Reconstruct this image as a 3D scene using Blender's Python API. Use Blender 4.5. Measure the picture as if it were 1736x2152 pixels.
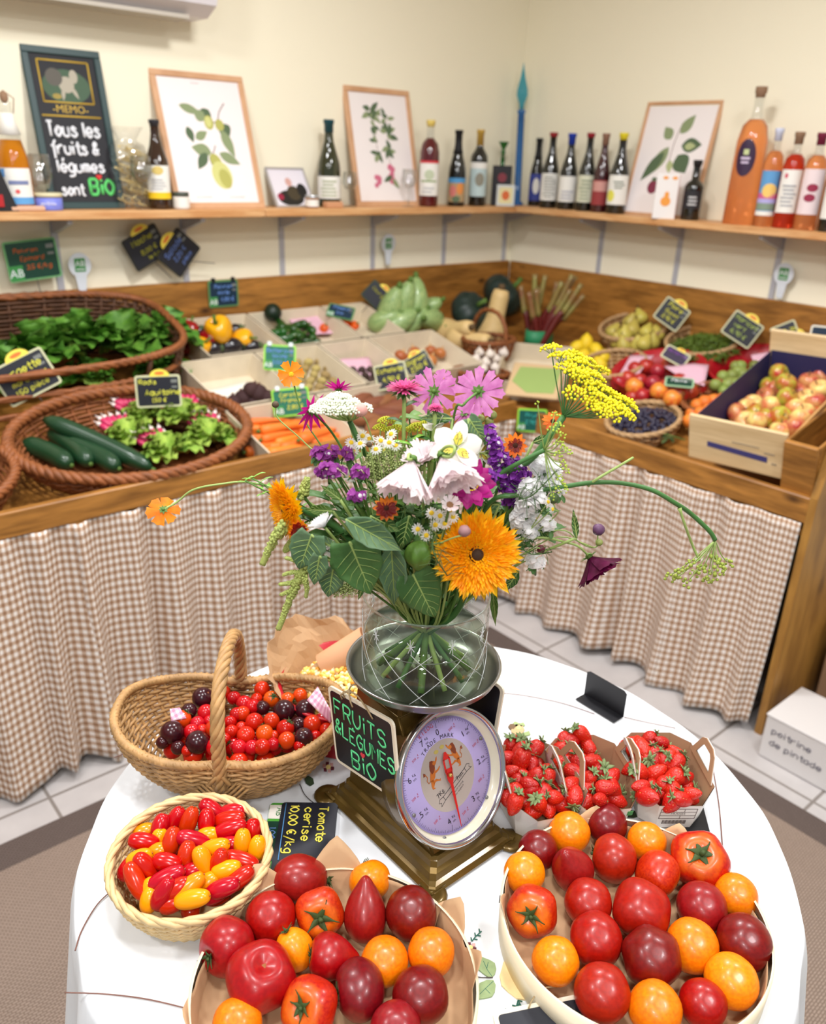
import bpy, math, random
from mathutils import Vector, Matrix, Euler, noise
PI = math.pi
rnd = random.Random(7)
for o in list(bpy.data.objects): bpy.data.objects.remove(o)
SC = bpy.context.scene; COL = SC.collection
# camera (calibrated from the room's two wall directions)
FPX, CX, CY = 1735.0, 868.0, 1076.0
CAMZ = Vector((0, 0, 1.6))
_A = Vector((3050-CX, -(413-CY), -FPX)).normalized(); _B = Vector((-750-CX, -(275-CY), -FPX)).normalized()
_Z = _A.cross(_B).normalized(); _m = (_A+_B).normalized(); _d = (_A-_B).normalized()
_A = ((_m+_d)/2**.5); _B = ((_m-_d)/2**.5)
ROT = Matrix((_A, _B, _Z))                      # camera -> world
cd = bpy.data.cameras.new('camera'); cam = bpy.data.objects.new('camera', cd); COL.objects.link(cam)
cam.matrix_world = Matrix.Translation(CAMZ) @ ROT.to_4x4()
cd.sensor_fit = 'VERTICAL'; cd.sensor_height = 36; cd.lens = FPX/2152*36; cd.clip_start = .02
cd.dof.use_dof = True; cd.dof.focus_distance = 1.02; cd.dof.aperture_fstop = 4.4
SC.camera = cam
# world, lamps, exposure
SC.view_settings.view_transform = 'Standard'; SC.view_settings.look = 'None'
SC.view_settings.exposure = 0.22; SC.view_settings.gamma = 1
w = bpy.data.worlds.new('world'); SC.world = w; w.use_nodes = True
w.node_tree.nodes['Background'].inputs[0].default_value = (.93, .96, 1, 1)
w.node_tree.nodes['Background'].inputs[1].default_value = .34
def area(name, loc, size, power, col=(.985, .985, 1), rot=(0, 0, 0)):
    l = bpy.data.lights.new(name, 'AREA'); l.shape = 'SQUARE'; l.size = size; l.energy = power; l.color = col
    o = bpy.data.objects.new(name, l); COL.objects.link(o); o.location = loc; o.rotation_euler = rot; return o
for lx, ly, pw in ((1.45, 1.45, 26), (.35, 1.75, 15), (1.75, .30, 15), (.25, .35, 15), (-.9, .9, 16), (.7, -.8, 16), (-.8, -.7, 20), (-1.3, -1.6, 12)):  # lamps beside and behind the camera are added as frontal fill
    area('ceiling_and_fill_light', (lx, ly, 2.68), .26, pw)
# pixel <-> place helpers (frame 1736 x 2152)
def ray(px, py): return ROT @ Vector((px-CX, -(py-CY), -FPX))
def at(px, py, ax, val):
    v = ray(px, py); return CAMZ + v*((val-CAMZ[ax])/v[ax])
def onpl(px, py, p, n):
    v = ray(px, py); return CAMZ + v*((Vector(p)-CAMZ).dot(n)/v.dot(n))
def depth(p): return -(ROT.transposed() @ (Vector(p)-CAMZ)).z
SL = .26
def slL(y): return .70+SL*(y-1.99)             # bed of the left counter
def slR(x): return .68+SL*(x-2.22)             # bed of the right counter
def atL(px, py, h=0):
    v = ray(px, py); t = (slL(0)+h-CAMZ.z)/(v.z-SL*v.y); return CAMZ+v*t
def atR(px, py, h=0):
    v = ray(px, py); t = (slR(0)+h-CAMZ.z)/(v.z-SL*v.x); return CAMZ+v*t
# colours and materials
def lin(c):
    c = c/255
    return c/12.92 if c <= .04045 else ((c+.055)/1.055)**2.4
def C3(r, g, b, a=1): return (lin(r), lin(g), lin(b), a)
MATS = {}
def nd(nt, t, **kw):
    n = nt.nodes.new(t)
    for k, v in kw.items():
        if k.startswith('i_'):
            key = k[2:].replace('_', ' ')
            n.inputs[int(key) if key.isdigit() else key].default_value = v
        else: setattr(n, k, v)
    return n
def mat(name, col, rough=.5, metal=0, var=0, vs=30, bump=0, bs=120, trans=0, ior=1.45, coat=0, sss=0, col2=None, objvar=0, sheen=0, alpha=1, emit=0, coord='Object', stretch=None, spec=None, thin=0):
    if name in MATS: return MATS[name]
    m = bpy.data.materials.new(name); m.use_nodes = True; nt = m.node_tree; b = nt.nodes['Principled BSDF']; L = nt.links.new
    b.inputs['Base Color'].default_value = col; b.inputs['Roughness'].default_value = rough; b.inputs['Metallic'].default_value = metal
    b.inputs['Transmission Weight'].default_value = trans; b.inputs['IOR'].default_value = ior; b.inputs['Coat Weight'].default_value = coat
    b.inputs['Coat Roughness'].default_value = .08
    if spec is not None: b.inputs['Specular IOR Level'].default_value = spec
    b.inputs['Sheen Weight'].default_value = sheen; b.inputs['Alpha'].default_value = alpha
    if sss:
        b.inputs['Subsurface Weight'].default_value = sss; b.inputs['Subsurface Radius'].default_value = (.01, .004, .002); b.inputs['Subsurface Scale'].default_value = .5
    if emit: b.inputs['Emission Color'].default_value = col; b.inputs['Emission Strength'].default_value = emit
    tc = nd(nt, 'ShaderNodeTexCoord'); vec = tc.outputs[coord]
    if stretch:
        mp = nd(nt, 'ShaderNodeMapping'); mp.inputs['Scale'].default_value = stretch; L(vec, mp.inputs[0]); vec = mp.outputs[0]
    out = None
    if var or col2:
        n = nd(nt, 'ShaderNodeTexNoise', i_Scale=vs, i_Detail=4.0); L(vec, n.inputs['Vector'])
        r = nd(nt, 'ShaderNodeMapRange', i_1=.32, i_2=.68); L(n.outputs['Fac'], r.inputs[0])
        mx = nd(nt, 'ShaderNodeMix', data_type='RGBA'); L(r.outputs[0], mx.inputs[0])
        c2 = col2 or (col[0]*(1-var), col[1]*(1-var), col[2]*(1-var), 1)
        mx.inputs[6].default_value = col; mx.inputs[7].default_value = c2; out = mx.outputs[2]
    if objvar:
        oi = nd(nt, 'ShaderNodeObjectInfo'); hs = nd(nt, 'ShaderNodeHueSaturation')
        r = nd(nt, 'ShaderNodeMapRange', i_3=1-objvar, i_4=1+objvar); L(oi.outputs['Random'], r.inputs[0]); L(r.outputs[0], hs.inputs['Value'])
        r2 = nd(nt, 'ShaderNodeMapRange', i_3=.5-objvar*.06, i_4=.5+objvar*.06); L(oi.outputs['Random'], r2.inputs[0]); L(r2.outputs[0], hs.inputs['Hue'])
        if out: L(out, hs.inputs['Color'])
        else: hs.inputs['Color'].default_value = col
        out = hs.outputs[0]
    if out: L(out, b.inputs['Base Color'])
    if bump:
        n = nd(nt, 'ShaderNodeTexNoise', i_Scale=bs, i_Detail=3.0); L(vec, n.inputs['Vector'])
        bp = nd(nt, 'ShaderNodeBump', i_Strength=bump, i_Distance=.002); L(n.outputs['Fac'], bp.inputs['Height']); L(bp.outputs[0], b.inputs['Normal'])
    if thin:
        tr = nd(nt, 'ShaderNodeBsdfTranslucent'); ms = nd(nt, 'ShaderNodeMixShader'); ms.inputs[0].default_value = thin
        if out: L(out, tr.inputs[0])
        else: tr.inputs[0].default_value = col
        L(b.outputs[0], ms.inputs[1]); L(tr.outputs[0], ms.inputs[2]); L(ms.outputs[0], nt.nodes['Material Output'].inputs[0])
    MATS[name] = m; return m
def clearglass(name, tint=(.97, .98, .97, 1), refl=1.35, base=.02):
    """thin clear glass: lets light straight through, mirrors at grazing angles"""
    m = bpy.data.materials.new(name); m.use_nodes = True; nt = m.node_tree; L = nt.links.new; nt.nodes.remove(nt.nodes['Principled BSDF'])
    t = nd(nt, 'ShaderNodeBsdfTransparent'); t.inputs[0].default_value = tint; g = nd(nt, 'ShaderNodeBsdfGlossy'); g.inputs['Roughness'].default_value = .03
    f = nd(nt, 'ShaderNodeFresnel'); f.inputs[0].default_value = refl; a = nd(nt, 'ShaderNodeMath', operation='ADD'); a.inputs[1].default_value = base; L(f.outputs[0], a.inputs[0])
    ge = nd(nt, 'ShaderNodeNewGeometry'); iv = nd(nt, 'ShaderNodeMath', operation='SUBTRACT'); iv.inputs[0].default_value = 1.15; L(ge.outputs['Backfacing'], iv.inputs[1]); mu = nd(nt, 'ShaderNodeMath', operation='MULTIPLY'); L(a.outputs[0], mu.inputs[0]); L(iv.outputs[0], mu.inputs[1])
    x = nd(nt, 'ShaderNodeMixShader'); L(mu.outputs[0], x.inputs[0]); L(t.outputs[0], x.inputs[1]); L(g.outputs[0], x.inputs[2]); L(x.outputs[0], nt.nodes['Material Output'].inputs[0])
    MATS[name] = m; return m
def flat(name, r, g, b, rough=.6, **kw): return mat(name, C3(r, g, b), rough, **kw)
def wood(name, c1, c2, scale=(1, 14, 14), rough=.45, knots=True, dist=6):
    m = bpy.data.materials.new(name); m.use_nodes = True; nt = m.node_tree; b = nt.nodes['Principled BSDF']; L = nt.links.new
    tc = nd(nt, 'ShaderNodeTexCoord'); mp = nd(nt, 'ShaderNodeMapping'); mp.inputs['Scale'].default_value = scale; L(tc.outputs['Object'], mp.inputs[0])
    n = nd(nt, 'ShaderNodeTexNoise', i_Scale=2.2, i_Detail=5.0, i_Distortion=.6); L(mp.outputs[0], n.inputs['Vector'])
    n2 = nd(nt, 'ShaderNodeTexNoise', i_Scale=9.0, i_Detail=3.0); L(mp.outputs[0], n2.inputs['Vector'])
    ad = nd(nt, 'ShaderNodeMath', operation='MULTIPLY_ADD'); ad.inputs[1].default_value = .35; L(n2.outputs['Fac'], ad.inputs[0]); L(n.outputs['Fac'], ad.inputs[2])
    r = nd(nt, 'ShaderNodeMapRange', i_1=.5, i_2=.85); L(ad.outputs[0], r.inputs[0])
    mx = nd(nt, 'ShaderNodeMix', data_type='RGBA'); mx.inputs[6].default_value = c1; mx.inputs[7].default_value = c2; L(r.outputs[0], mx.inputs[0])
    out = mx.outputs[2]
    if knots:
        mk = nd(nt, 'ShaderNodeMapping'); mk.inputs['Scale'].default_value = tuple(s**.35*2.6 for s in scale); L(tc.outputs['Object'], mk.inputs[0])
        v = nd(nt, 'ShaderNodeTexVoronoi', i_Scale=1.0); L(mk.outputs[0], v.inputs['Vector'])
        kr = nd(nt, 'ShaderNodeMapRange', i_1=.03, i_2=.13, i_3=1.0, i_4=0.0); L(v.outputs['Distance'], kr.inputs[0])
        m2 = nd(nt, 'ShaderNodeMix', data_type='RGBA'); L(kr.outputs[0], m2.inputs[0]); L(out, m2.inputs[6]); m2.inputs[7].default_value = (c2[0]*.25, c2[1]*.2, c2[2]*.2, 1); out = m2.outputs[2]
    L(out, b.inputs['Base Color']); b.inputs['Roughness'].default_value = rough
    bp = nd(nt, 'ShaderNodeBump', i_Strength=.15, i_Distance=.001); L(ad.outputs[0], bp.inputs['Height']); L(bp.outputs[0], b.inputs['Normal'])
    return m
def gingham(name, ca, cb, cw, cell=.011, coord='UV', dark=None):
    """woven check: two stripe families over white, in metres of cloth"""
    m = bpy.data.materials.new(name); m.use_nodes = True; nt = m.node_tree; b = nt.nodes['Principled BSDF']; L = nt.links.new
    tc = nd(nt, 'ShaderNodeTexCoord'); sp = nd(nt, 'ShaderNodeSeparateXYZ'); L(tc.outputs[coord], sp.inputs[0])
    st = []
    for k in range(2):
        a = nd(nt, 'ShaderNodeMath', operation='MULTIPLY'); a.inputs[1].default_value = .5/cell; L(sp.outputs[k], a.inputs[0])
        f = nd(nt, 'ShaderNodeMath', operation='FRACT'); L(a.outputs[0], f.inputs[0])
        g = nd(nt, 'ShaderNodeMath', operation='GREATER_THAN'); g.inputs[1].default_value = .5; L(f.outputs[0], g.inputs[0]); st.append(g)
    s = nd(nt, 'ShaderNodeMath', operation='ADD'); L(st[0].outputs[0], s.inputs[0]); L(st[1].outputs[0], s.inputs[1])
    h = nd(nt, 'ShaderNodeMath', operation='MULTIPLY'); h.inputs[1].default_value = .5; L(s.outputs[0], h.inputs[0])
    cr = nd(nt, 'ShaderNodeValToRGB'); cr.color_ramp.interpolation = 'CONSTANT'; L(h.outputs[0], cr.inputs[0])
    e = cr.color_ramp.elements; e[0].position = 0; e[0].color = cw; e[1].position = .75; e[1].color = cb
    x = e.new(.25); x.color = ca
    L(cr.outputs[0], b.inputs['Base Color']); b.inputs['Roughness'].default_value = .9
    return m
# mesh builder
class MB:
    def __init__(s): s.v = []; s.f = []; s.mi = []; s.sm = []; s.uv = {}; s.T = Matrix.Identity(4); s.m = 0
    def add(s, vs, fs, smooth=True, m=None, uv=None):
        o = len(s.v); s.v += [s.T @ Vector(p) for p in vs]
        for k, f in enumerate(fs):
            if uv: s.uv[len(s.f)] = [uv[i] for i in f]
            s.f.append([i+o for i in f]); s.mi.append(s.m if m is None else m); s.sm.append(smooth)
        return s
    def box(s, c, d, m=None, R=None):
        x, y, z = [q/2 for q in d]; c = Vector(c)
        P = [Vector((a*x, b*y, e*z)) for a in (-1, 1) for b in (-1, 1) for e in (-1, 1)]
        if R is not None: P = [R @ p for p in P]
        return s.add([c+p for p in P], [(0, 1, 3, 2), (4, 6, 7, 5), (0, 4, 5, 1), (2, 3, 7, 6), (0, 2, 6, 4), (1, 5, 7, 3)], False, m)
    def box2(s, a, b, m=None):
        return s.box([(p+q)/2 for p, q in zip(a, b)], [abs(q-p) for p, q in zip(a, b)], m)
    def bbox(s, c, d, bv, m=None, R=None):
        """box with chamfered edges"""
        x, y, z = [q/2 for q in d]; c = Vector(c); bv = min(bv, x*.9, y*.9, z*.9); vs = []; idx = {}
        for a in (-1, 1):
            for b in (-1, 1):
                for e in (-1, 1):
                    for k in range(3):
                        p = [a*x, b*y, e*z]
                        for j in range(3):
                            if j != k: p[j] -= (a, b, e)[j]*bv
                        idx[(a, b, e, k)] = len(vs); vs.append(Vector(p))
        F = []
        for k in range(3):
            i, j = [q for q in range(3) if q != k]
            for sg in (-1, 1):
                q = []
                for (u, w) in ((-1, -1), (1, -1), (1, 1), (-1, 1)):
                    t = [0, 0, 0]; t[k] = sg; t[i] = u; t[j] = w; q.append(idx[tuple(t)+(k,)])
                F.append(q if (sg > 0) == (k != 1) else q[::-1])
            for u in (-1, 1):
                for w in (-1, 1):
                    t0 = [0, 0, 0]; t0[i] = u; t0[j] = w; t1 = list(t0); t0[k] = -1; t1[k] = 1
                    F.append([idx[tuple(t0)+(i,)], idx[tuple(t1)+(i,)], idx[tuple(t1)+(j,)], idx[tuple(t0)+(j,)]])
        for a in (-1, 1):
            for b in (-1, 1):
                for e in (-1, 1): F.append([idx[(a, b, e, k)] for k in range(3)])
        if R is not None: vs = [R @ p for p in vs]
        return s.add([c+p for p in vs], F, False, m)
    def tube(s, pts, r, n=7, m=None, caps=True, closed=False, flat=None, sq=1):
        pts = [Vector(p) for p in pts]; N = len(pts)
        if N < 2: return s
        rr = r if isinstance(r, (list, tuple)) else [r]*N
        vs = []; up = None
        for i, p in enumerate(pts):
            if closed: t = pts[(i+1) % N]-pts[i-1]
            else: t = pts[min(i+1, N-1)]-pts[max(i-1, 0)]
            if t.length < 1e-9: t = Vector((0, 0, 1))
            t.normalize()
            if flat is not None: a = flat.cross(t); a = a.normalized() if a.length > 1e-6 else Vector((1, 0, 0)); b = flat
            else:
                if up is None: up = Vector((0, 0, 1)) if abs(t.z) < .9 else Vector((1, 0, 0))
                a = up.cross(t); a = a.normalized() if a.length > 1e-6 else t.orthogonal().normalized(); b = t.cross(a); up = b
            for k in range(n):
                th = 2*PI*k/n; vs.append(p + a*math.cos(th)*rr[i] + b*math.sin(th)*rr[i]*sq)
        F = [(i*n+k, i*n+(k+1) % n, ((i+1) % N)*n+(k+1) % n, ((i+1) % N)*n+k) for i in range(N if closed else N-1) for k in range(n)]
        if caps and not closed: F += [tuple(range(n))[::-1], tuple(range((N-1)*n, N*n))]
        return s.add(vs, F, True, m)
    def lathe(s, prof, n=24, m=None, c=(0, 0, 0), smooth=True, fn=None):
        vs = []; F = []; c = Vector(c)
        for (r, z) in prof:
            for k in range(n):
                th = 2*PI*k/n; q = Vector((r*math.cos(th), r*math.sin(th), z)); vs.append(c+(fn(q, th) if fn else q))
        for i in range(len(prof)-1):
            for k in range(n):
                a, b, d, e = i*n+k, i*n+(k+1) % n, (i+1)*n+(k+1) % n, (i+1)*n+k
                F.append((a, b, d, e))
        return s.add(vs, F, smooth, m)
    def ell(s, c, r, nu=12, nv=8, m=None, fn=None, R=None):
        c = Vector(c); r = (r, r, r) if not isinstance(r, (tuple, list)) else r
        vs = []
        for j in range(nv+1):
            ph = PI*j/nv
            for k in range(nu):
                th = 2*PI*k/nu; d = Vector((math.sin(ph)*math.cos(th), math.sin(ph)*math.sin(th), math.cos(ph)))
                q = Vector((d.x*r[0], d.y*r[1], d.z*r[2]))
                if fn: q = fn(q, d, th, ph)
                if R is not None: q = R @ q
                vs.append(c+q)
        F = [(j*nu+k, (j+1)*nu+k, (j+1)*nu+(k+1) % nu, j*nu+(k+1) % nu) for j in range(nv) for k in range(nu)]
        return s.add(vs, F, True, m)
    def grid(s, fn, nu, nv, m=None, uv=None, smooth=True):
        vs = [fn(i/nu, j/nv) for j in range(nv+1) for i in range(nu+1)]
        F = [(j*(nu+1)+i, j*(nu+1)+i+1, (j+1)*(nu+1)+i+1, (j+1)*(nu+1)+i) for j in range(nv) for i in range(nu)]
        U = [uv(i/nu, j/nv) for j in range(nv+1) for i in range(nu+1)] if uv else None
        return s.add(vs, F, smooth, m, U)
    def poly(s, pts, z0, z1, m=None):
        """2-D outline in XY, given a thickness in z"""
        n = len(pts); ar = sum(pts[i][0]*pts[(i+1) % n][1]-pts[(i+1) % n][0]*pts[i][1] for i in range(n))
        if ar < 0: pts = pts[::-1]
        vs = [(x, y, z0) for x, y in pts]+[(x, y, z1) for x, y in pts]
        return s.add(vs, [tuple(range(n))[::-1], tuple(range(n, 2*n))]+[(i, (i+1) % n, n+(i+1) % n, n+i) for i in range(n)], False, m)
    def mesh(s, name, mats):
        me = bpy.data.meshes.new(name); me.from_pydata([tuple(p) for p in s.v], [], s.f)
        me.polygons.foreach_set('material_index', s.mi); me.polygons.foreach_set('use_smooth', s.sm)
        if s.uv:
            ul = me.uv_layers.new(name='uv')
            for fi, us in s.uv.items():
                for k, li in enumerate(me.polygons[fi].loop_indices): ul.data[li].uv = us[k]
        for q in (mats if isinstance(mats, (list, tuple)) else [mats]): me.materials.append(q)
        me.update(); return me
    def build(s, name, mats, parent=None, loc=None, solid=0, sub=0):
        o = bpy.data.objects.new(name, s.mesh(name, mats)); COL.objects.link(o)
        if parent: o.parent = parent
        if loc is not None: o.location = loc
        if solid: q = o.modifiers.new('thickness', 'SOLIDIFY'); q.thickness = solid; q.offset = 0
        if sub: q = o.modifiers.new('smooth', 'SUBSURF'); q.levels = q.render_levels = sub
        return o
def tag(o, label, cat, group=None, kind=None):
    o['label'] = label; o['category'] = cat
    if group: o['group'] = group
    if kind: o['kind'] = kind
    return o
def thing(name, label, cat, M=None, group=None):
    o = bpy.data.objects.new(name, None); COL.objects.link(o); o.empty_display_size = .02
    if M is not None: o.matrix_basis = M if isinstance(M, Matrix) else Matrix.Translation(M)
    return tag(o, label, cat, group)
def struct(o): o['kind'] = 'structure'; return o
def dup(root, M, label, group=None):
    r = root.copy(); COL.objects.link(r); r.matrix_basis = M; r['label'] = label
    if group: r['group'] = group
    for ch in list(root.children):
        c = ch.copy(); COL.objects.link(c); c.parent = r
        for g in ch.children:
            d = g.copy(); COL.objects.link(d); d.parent = c
    return r
class Kit:
    """first call of place() moves the original, later ones copy it with its parts"""
    def __init__(s, root): s.root = root; s.used = False
    def place(s, M, label, group=None):
        if not s.used:
            s.used = True; s.root.matrix_basis = M; s.root['label'] = label
            if group: s.root['group'] = group
            return s.root
        return dup(s.root, M, label, group)
def TRS(loc, eul=(0, 0, 0), sc=1):
    sc = (sc, sc, sc) if not isinstance(sc, (tuple, list)) else sc
    return Matrix.Translation(loc) @ Euler(eul).to_matrix().to_4x4() @ Matrix.Diagonal((*sc, 1))
def frame(loc, z, x=None):
    """matrix with local z along z"""
    z = Vector(z).normalized(); x = Vector(x) if x is not None else Vector((0, 0, 1)).cross(z)
    if x.length < 1e-4: x = Vector((1, 0, 0))
    x = (x-z*x.dot(z)).normalized(); y = z.cross(x)
    M = Matrix((x, y, z)).transposed().to_4x4(); M.translation = loc; return M
def face_frame(o, xdir, ydir):
    """plane frame: local x = xdir, local y = ydir (roughly), z out of the face"""
    x = Vector(xdir).normalized(); z = x.cross(Vector(ydir)).normalized(); y = z.cross(x)
    M = Matrix((x, y, z)).transposed().to_4x4(); M.translation = o; return M
def crv(pts, n=8):
    """Catmull-Rom through the points"""
    pts = [Vector(p) for p in pts]
    if len(pts) < 3: return pts
    out = []; P = [pts[0]*2-pts[1]]+pts+[pts[-1]*2-pts[-2]]
    for i in range(1, len(P)-2):
        a, b, c, d = P[i-1:i+3]
        for k in range(n):
            t = k/n; out.append(.5*((2*b)+(c-a)*t+(2*a-5*b+4*c-d)*t*t+(3*b-a-3*c+d)*t**3))
    out.append(pts[-1]); return out
# writing
GL = {'A':'022842,1434','B':'0208,~0838473505,~0535443202','C':'~472806042243','D':'0208,~082846442202','E':'48080242,0535','F':'480802,0535','G':'~472806042243,434525','H':'0208,4248,0545','I':'2228','J':'~48432203','K':'0208,480542','L':'080242','M':'0208254842','N':'02084248','O':'~28060422444628','P':'0208,~0838473505','Q':'~28060422444628,3351','R':'0208,~0838473505,2542','S':'~4728071535432203','T':'0848,2822','U':'~0804224448','V':'082248','W':'0812253248','X':'0248,0842','Y':'082548,2522','Z':'08480242',
'a':'~4626042243,4642','b':'0802,~0526442202','c':'~4526042243','d':'4842,~4626042243','e':'~04444526042243','f':'~4838262220,0636','g':'~4626042243,~46412000','h':'0802,~05264542','i':'2622,2728','j':'~26211000,2728','k':'0802,360442','l':'2822','m':'0602,~05162522,~25364542','n':'0602,~05264542','o':'~26042244452614','p':'0600,~0526442202','q':'~4626042243,4640','r':'0602,~042646','s':'~45261534432203','t':'~28233242,0646','u':'~0603224346,4642','v':'062246','w':'0612253246','x':'0246,0642','y':'0622,4600','z':'06460242',
'0':'~28060422444628','1':'172822','2':'~0728472502,0242','3':'~07284725,~25442203','4':'380444,3632','5':'4808,~080525442203','6':'~3806032243442504','7':'084822','8':'~28074422044728','9':'~45250728474642','&':'~4216172837150322,2245',',':'2311','.':'2223','/':'0048','-':'0545',"'":'2826','€':'~472806042243,0535,0434'}
GL['É'] = GL['E']+',2839'; GL['é'] = GL['e']+',2739'; GL['è'] = GL['e']+',1827'; GL['ê'] = GL['e']+',172837'
NARROW = {'i': 2.6, 'l': 2.4, 'I': 2.4, '.': 2, ',': 2, "'": 2, '1': 3.4, 'j': 3, 't': 4.2, 'f': 4.4, ' ': 3.4}
def write(mb, text, x, y, h, r, m=None, slant=0, rot=0, z=.0006, adv=1.0, center=False):
    """handwritten strokes: baseline starts at (x, y), cap height h, in the builder's local XY plane"""
    k = h/6; wid = sum(NARROW.get(c, 5.6) for c in text)*k*adv; cx = x-(wid/2 if center else 0)
    ca, sa = math.cos(rot), math.sin(rot)
    for c in text:
        w_ = NARROW.get(c, 5.6); off = -1.4 if w_ < 3 else 0
        for st in GL.get(c, '').split(','):
            if not st: continue
            sm = st[0] == '~'; st = st.lstrip('~')
            P = [Vector(((int(st[i])+off)*k*adv, (int(st[i+1])-2)*k, 0)) for i in range(0, len(st)-1, 2)]
            P = [Vector((p.x+p.y*slant, p.y, 0)) for p in P]
            if sm: P = crv(P, 4)
            Q = []
            for p in P:
                X, Y = p.x+(cx-x), p.y
                Q.append((x+X*ca-Y*sa, y+X*sa+Y*ca, z))
            mb.tube(Q, r, 6, m, flat=Vector((0, 0, 1)), sq=.35)
        cx += w_*k*adv
    return mb
def ftext(text, size, M=None, mats=None, name='print', parent=None, align='CENTER', ext=.0002, sx=1):
    """printed lettering from the built-in font, as a mesh"""
    cu = bpy.data.curves.new('t', 'FONT'); cu.body = text; cu.size = size; cu.align_x = align; cu.align_y = 'CENTER'; cu.extrude = ext; cu.resolution_u = 2
    o = bpy.data.objects.new('t', cu); COL.objects.link(o); bpy.context.view_layer.update()
    me = bpy.data.meshes.new_from_object(o.evaluated_get(bpy.context.evaluated_depsgraph_get()))
    bpy.data.objects.remove(o); return me
TXT = {}
def addtext(mb, text, x, y, size, m=None, rot=0, z=.0004, align='CENTER', sx=1):
    key = (text, align)
    if key not in TXT:
        me = ftext(text, 1.0, align=align, ext=0.002); TXT[key] = ([v.co.copy() for v in me.vertices], [tuple(p.vertices) for p in me.polygons]); bpy.data.meshes.remove(me)
    V, F = TXT[key]; ca, sa = math.cos(rot), math.sin(rot)
    mb.add([(x+(v.x*sx*ca-v.y*sa)*size, y+(v.x*sx*sa+v.y*ca)*size, z+v.z*.1*size) for v in V], F, False, m)
    return mb
def heart(mb, x, y, s, z=.0006, m=None):
    pts = []
    for k in range(24):
        t = 2*PI*k/24; pts.append((x+s*16*math.sin(t)**3/17, y+s*(13*math.cos(t)-5*math.cos(2*t)-2*math.cos(3*t)-math.cos(4*t))/17))
    return mb.poly(pts, 0, z, m)
def disc(x, y, rx, ry=None, n=20, rot=0):
    ry = ry or rx; return [(x+rx*math.cos(2*PI*k/n)*math.cos(rot)-ry*math.sin(2*PI*k/n)*math.sin(rot), y+rx*math.cos(2*PI*k/n)*math.sin(rot)+ry*math.sin(2*PI*k/n)*math.cos(rot)) for k in range(n)]
def leaf2(x, y, L, W, rot, n=8):
    a = []; b = []
    for i in range(n+1):
        t = i/n; wv = W*math.sin(PI*t**.8)*.5; a.append((t*L, wv)); b.append((t*L, -wv))
    P = a+b[::-1][1:-1]; c, s = math.cos(rot), math.sin(rot)
    return [(x+p*c-q*s, y+p*s+q*c) for p, q in P]
def rrect(w, h, r, x=0, y=0, n=4):
    P = []
    for (cx, cy, a0) in ((w/2-r, h/2-r, 0), (-w/2+r, h/2-r, 90), (-w/2+r, -h/2+r, 180), (w/2-r, -h/2+r, 270)):
        for k in range(n+1):
            a = math.radians(a0+90*k/n); P.append((x+cx+r*math.cos(a), y+cy+r*math.sin(a)))
    return P
# basket weaving: shape(theta, t) -> point on the wall, t = 0 base .. 1 rim
def weave(mb, shape, rows, stakes, r, amp, seg=2, m=None, t0=0, t1=1, n=5, smat=None):
    N = stakes*seg
    for j in range(rows):
        t = t0+(t1-t0)*(j+.5)/rows; P = []
        for k in range(N):
            th = 2*PI*k/N; p = shape(th, t); q = shape(th+.02, t); w_ = shape(th, min(1, t+.03)); nn = (q-p).cross(w_-p).normalized()
            P.append(p+nn*amp*math.cos(PI*(k/seg*1.0)+PI*j))
        mb.tube(P, r, n, m, closed=True)
    for k in range(stakes):
        th = 2*PI*(k)/stakes
        mb.tube([shape(th, t0+(t1-t0)*i/6) for i in range(7)], r*1.1, 5, m if smat is None else smat)
    return mb
def rope(mb, path, R, r, turns, strands=3, n=5, m=None, closed=True):
    """twisted rim or handle"""
    path = [Vector(p) for p in path]; N = len(path)
    for s_ in range(strands):
        P = []; up = None
        for i, p in enumerate(path):
            t = (path[(i+1) % N]-path[i-1]) if closed else (path[min(i+1, N-1)]-path[max(0, i-1)])
            t.normalize(); a = Vector((0, 0, 1)).cross(t) if abs(t.z) < .95 or closed else Vector((1, 0, 0)).cross(t)
            if not closed:
                if up is None: up = Vector((0, 0, 1)) if abs(t.z) < .9 else Vector((1, 0, 0))
                a = up.cross(t)
            a.normalize(); b = t.cross(a)
            if not closed: up = b
            th = 2*PI*(turns*i/N+s_/strands); P.append(p+(a*math.cos(th)+b*math.sin(th))*R)
        mb.tube(P, r, n, m, closed=closed)
    return mb
# the room
WX, WY = 3.155, 2.95
m_wall = mat('cream_wall_paint', C3(247, 240, 215), .75, bump=.25, bs=160)
m_ceil = mat('white_ceiling', C3(245, 244, 240), .8)
m_white = flat('white_enamel', 226, 228, 236, .35)
m_pine = wood('golden_pine', C3(178, 122, 54), C3(126, 82, 30), (2, 16, 16))
m_pineY = wood('golden_pine_y', C3(178, 122, 54), C3(126, 82, 30), (16, 2, 16))
m_shelf = wood('pale_pine', C3(222, 176, 124), C3(196, 138, 84), (2, 18, 18))
m_shelfY = wood('pale_pine_y', C3(222, 176, 124), C3(196, 138, 84), (18, 2, 18))
m_board = wood('end_board_pine', C3(176, 128, 58), C3(130, 88, 34), (6, 6, 1.2))
def slab(name, a, b, m, kind=True):
    o = MB().box2(a, b).build(name, m); return struct(o) if kind else o
slab('wall_back', (-3, WY, 0), (WX+.1, WY+.1, 2.72), m_wall)
slab('wall_right', (WX, -2.6, 0), (WX+.1, WY, 2.72), m_wall)
slab('ceiling', (-3, -2.6, 2.72), (WX+.1, WY+.1, 2.8), m_ceil)
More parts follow.
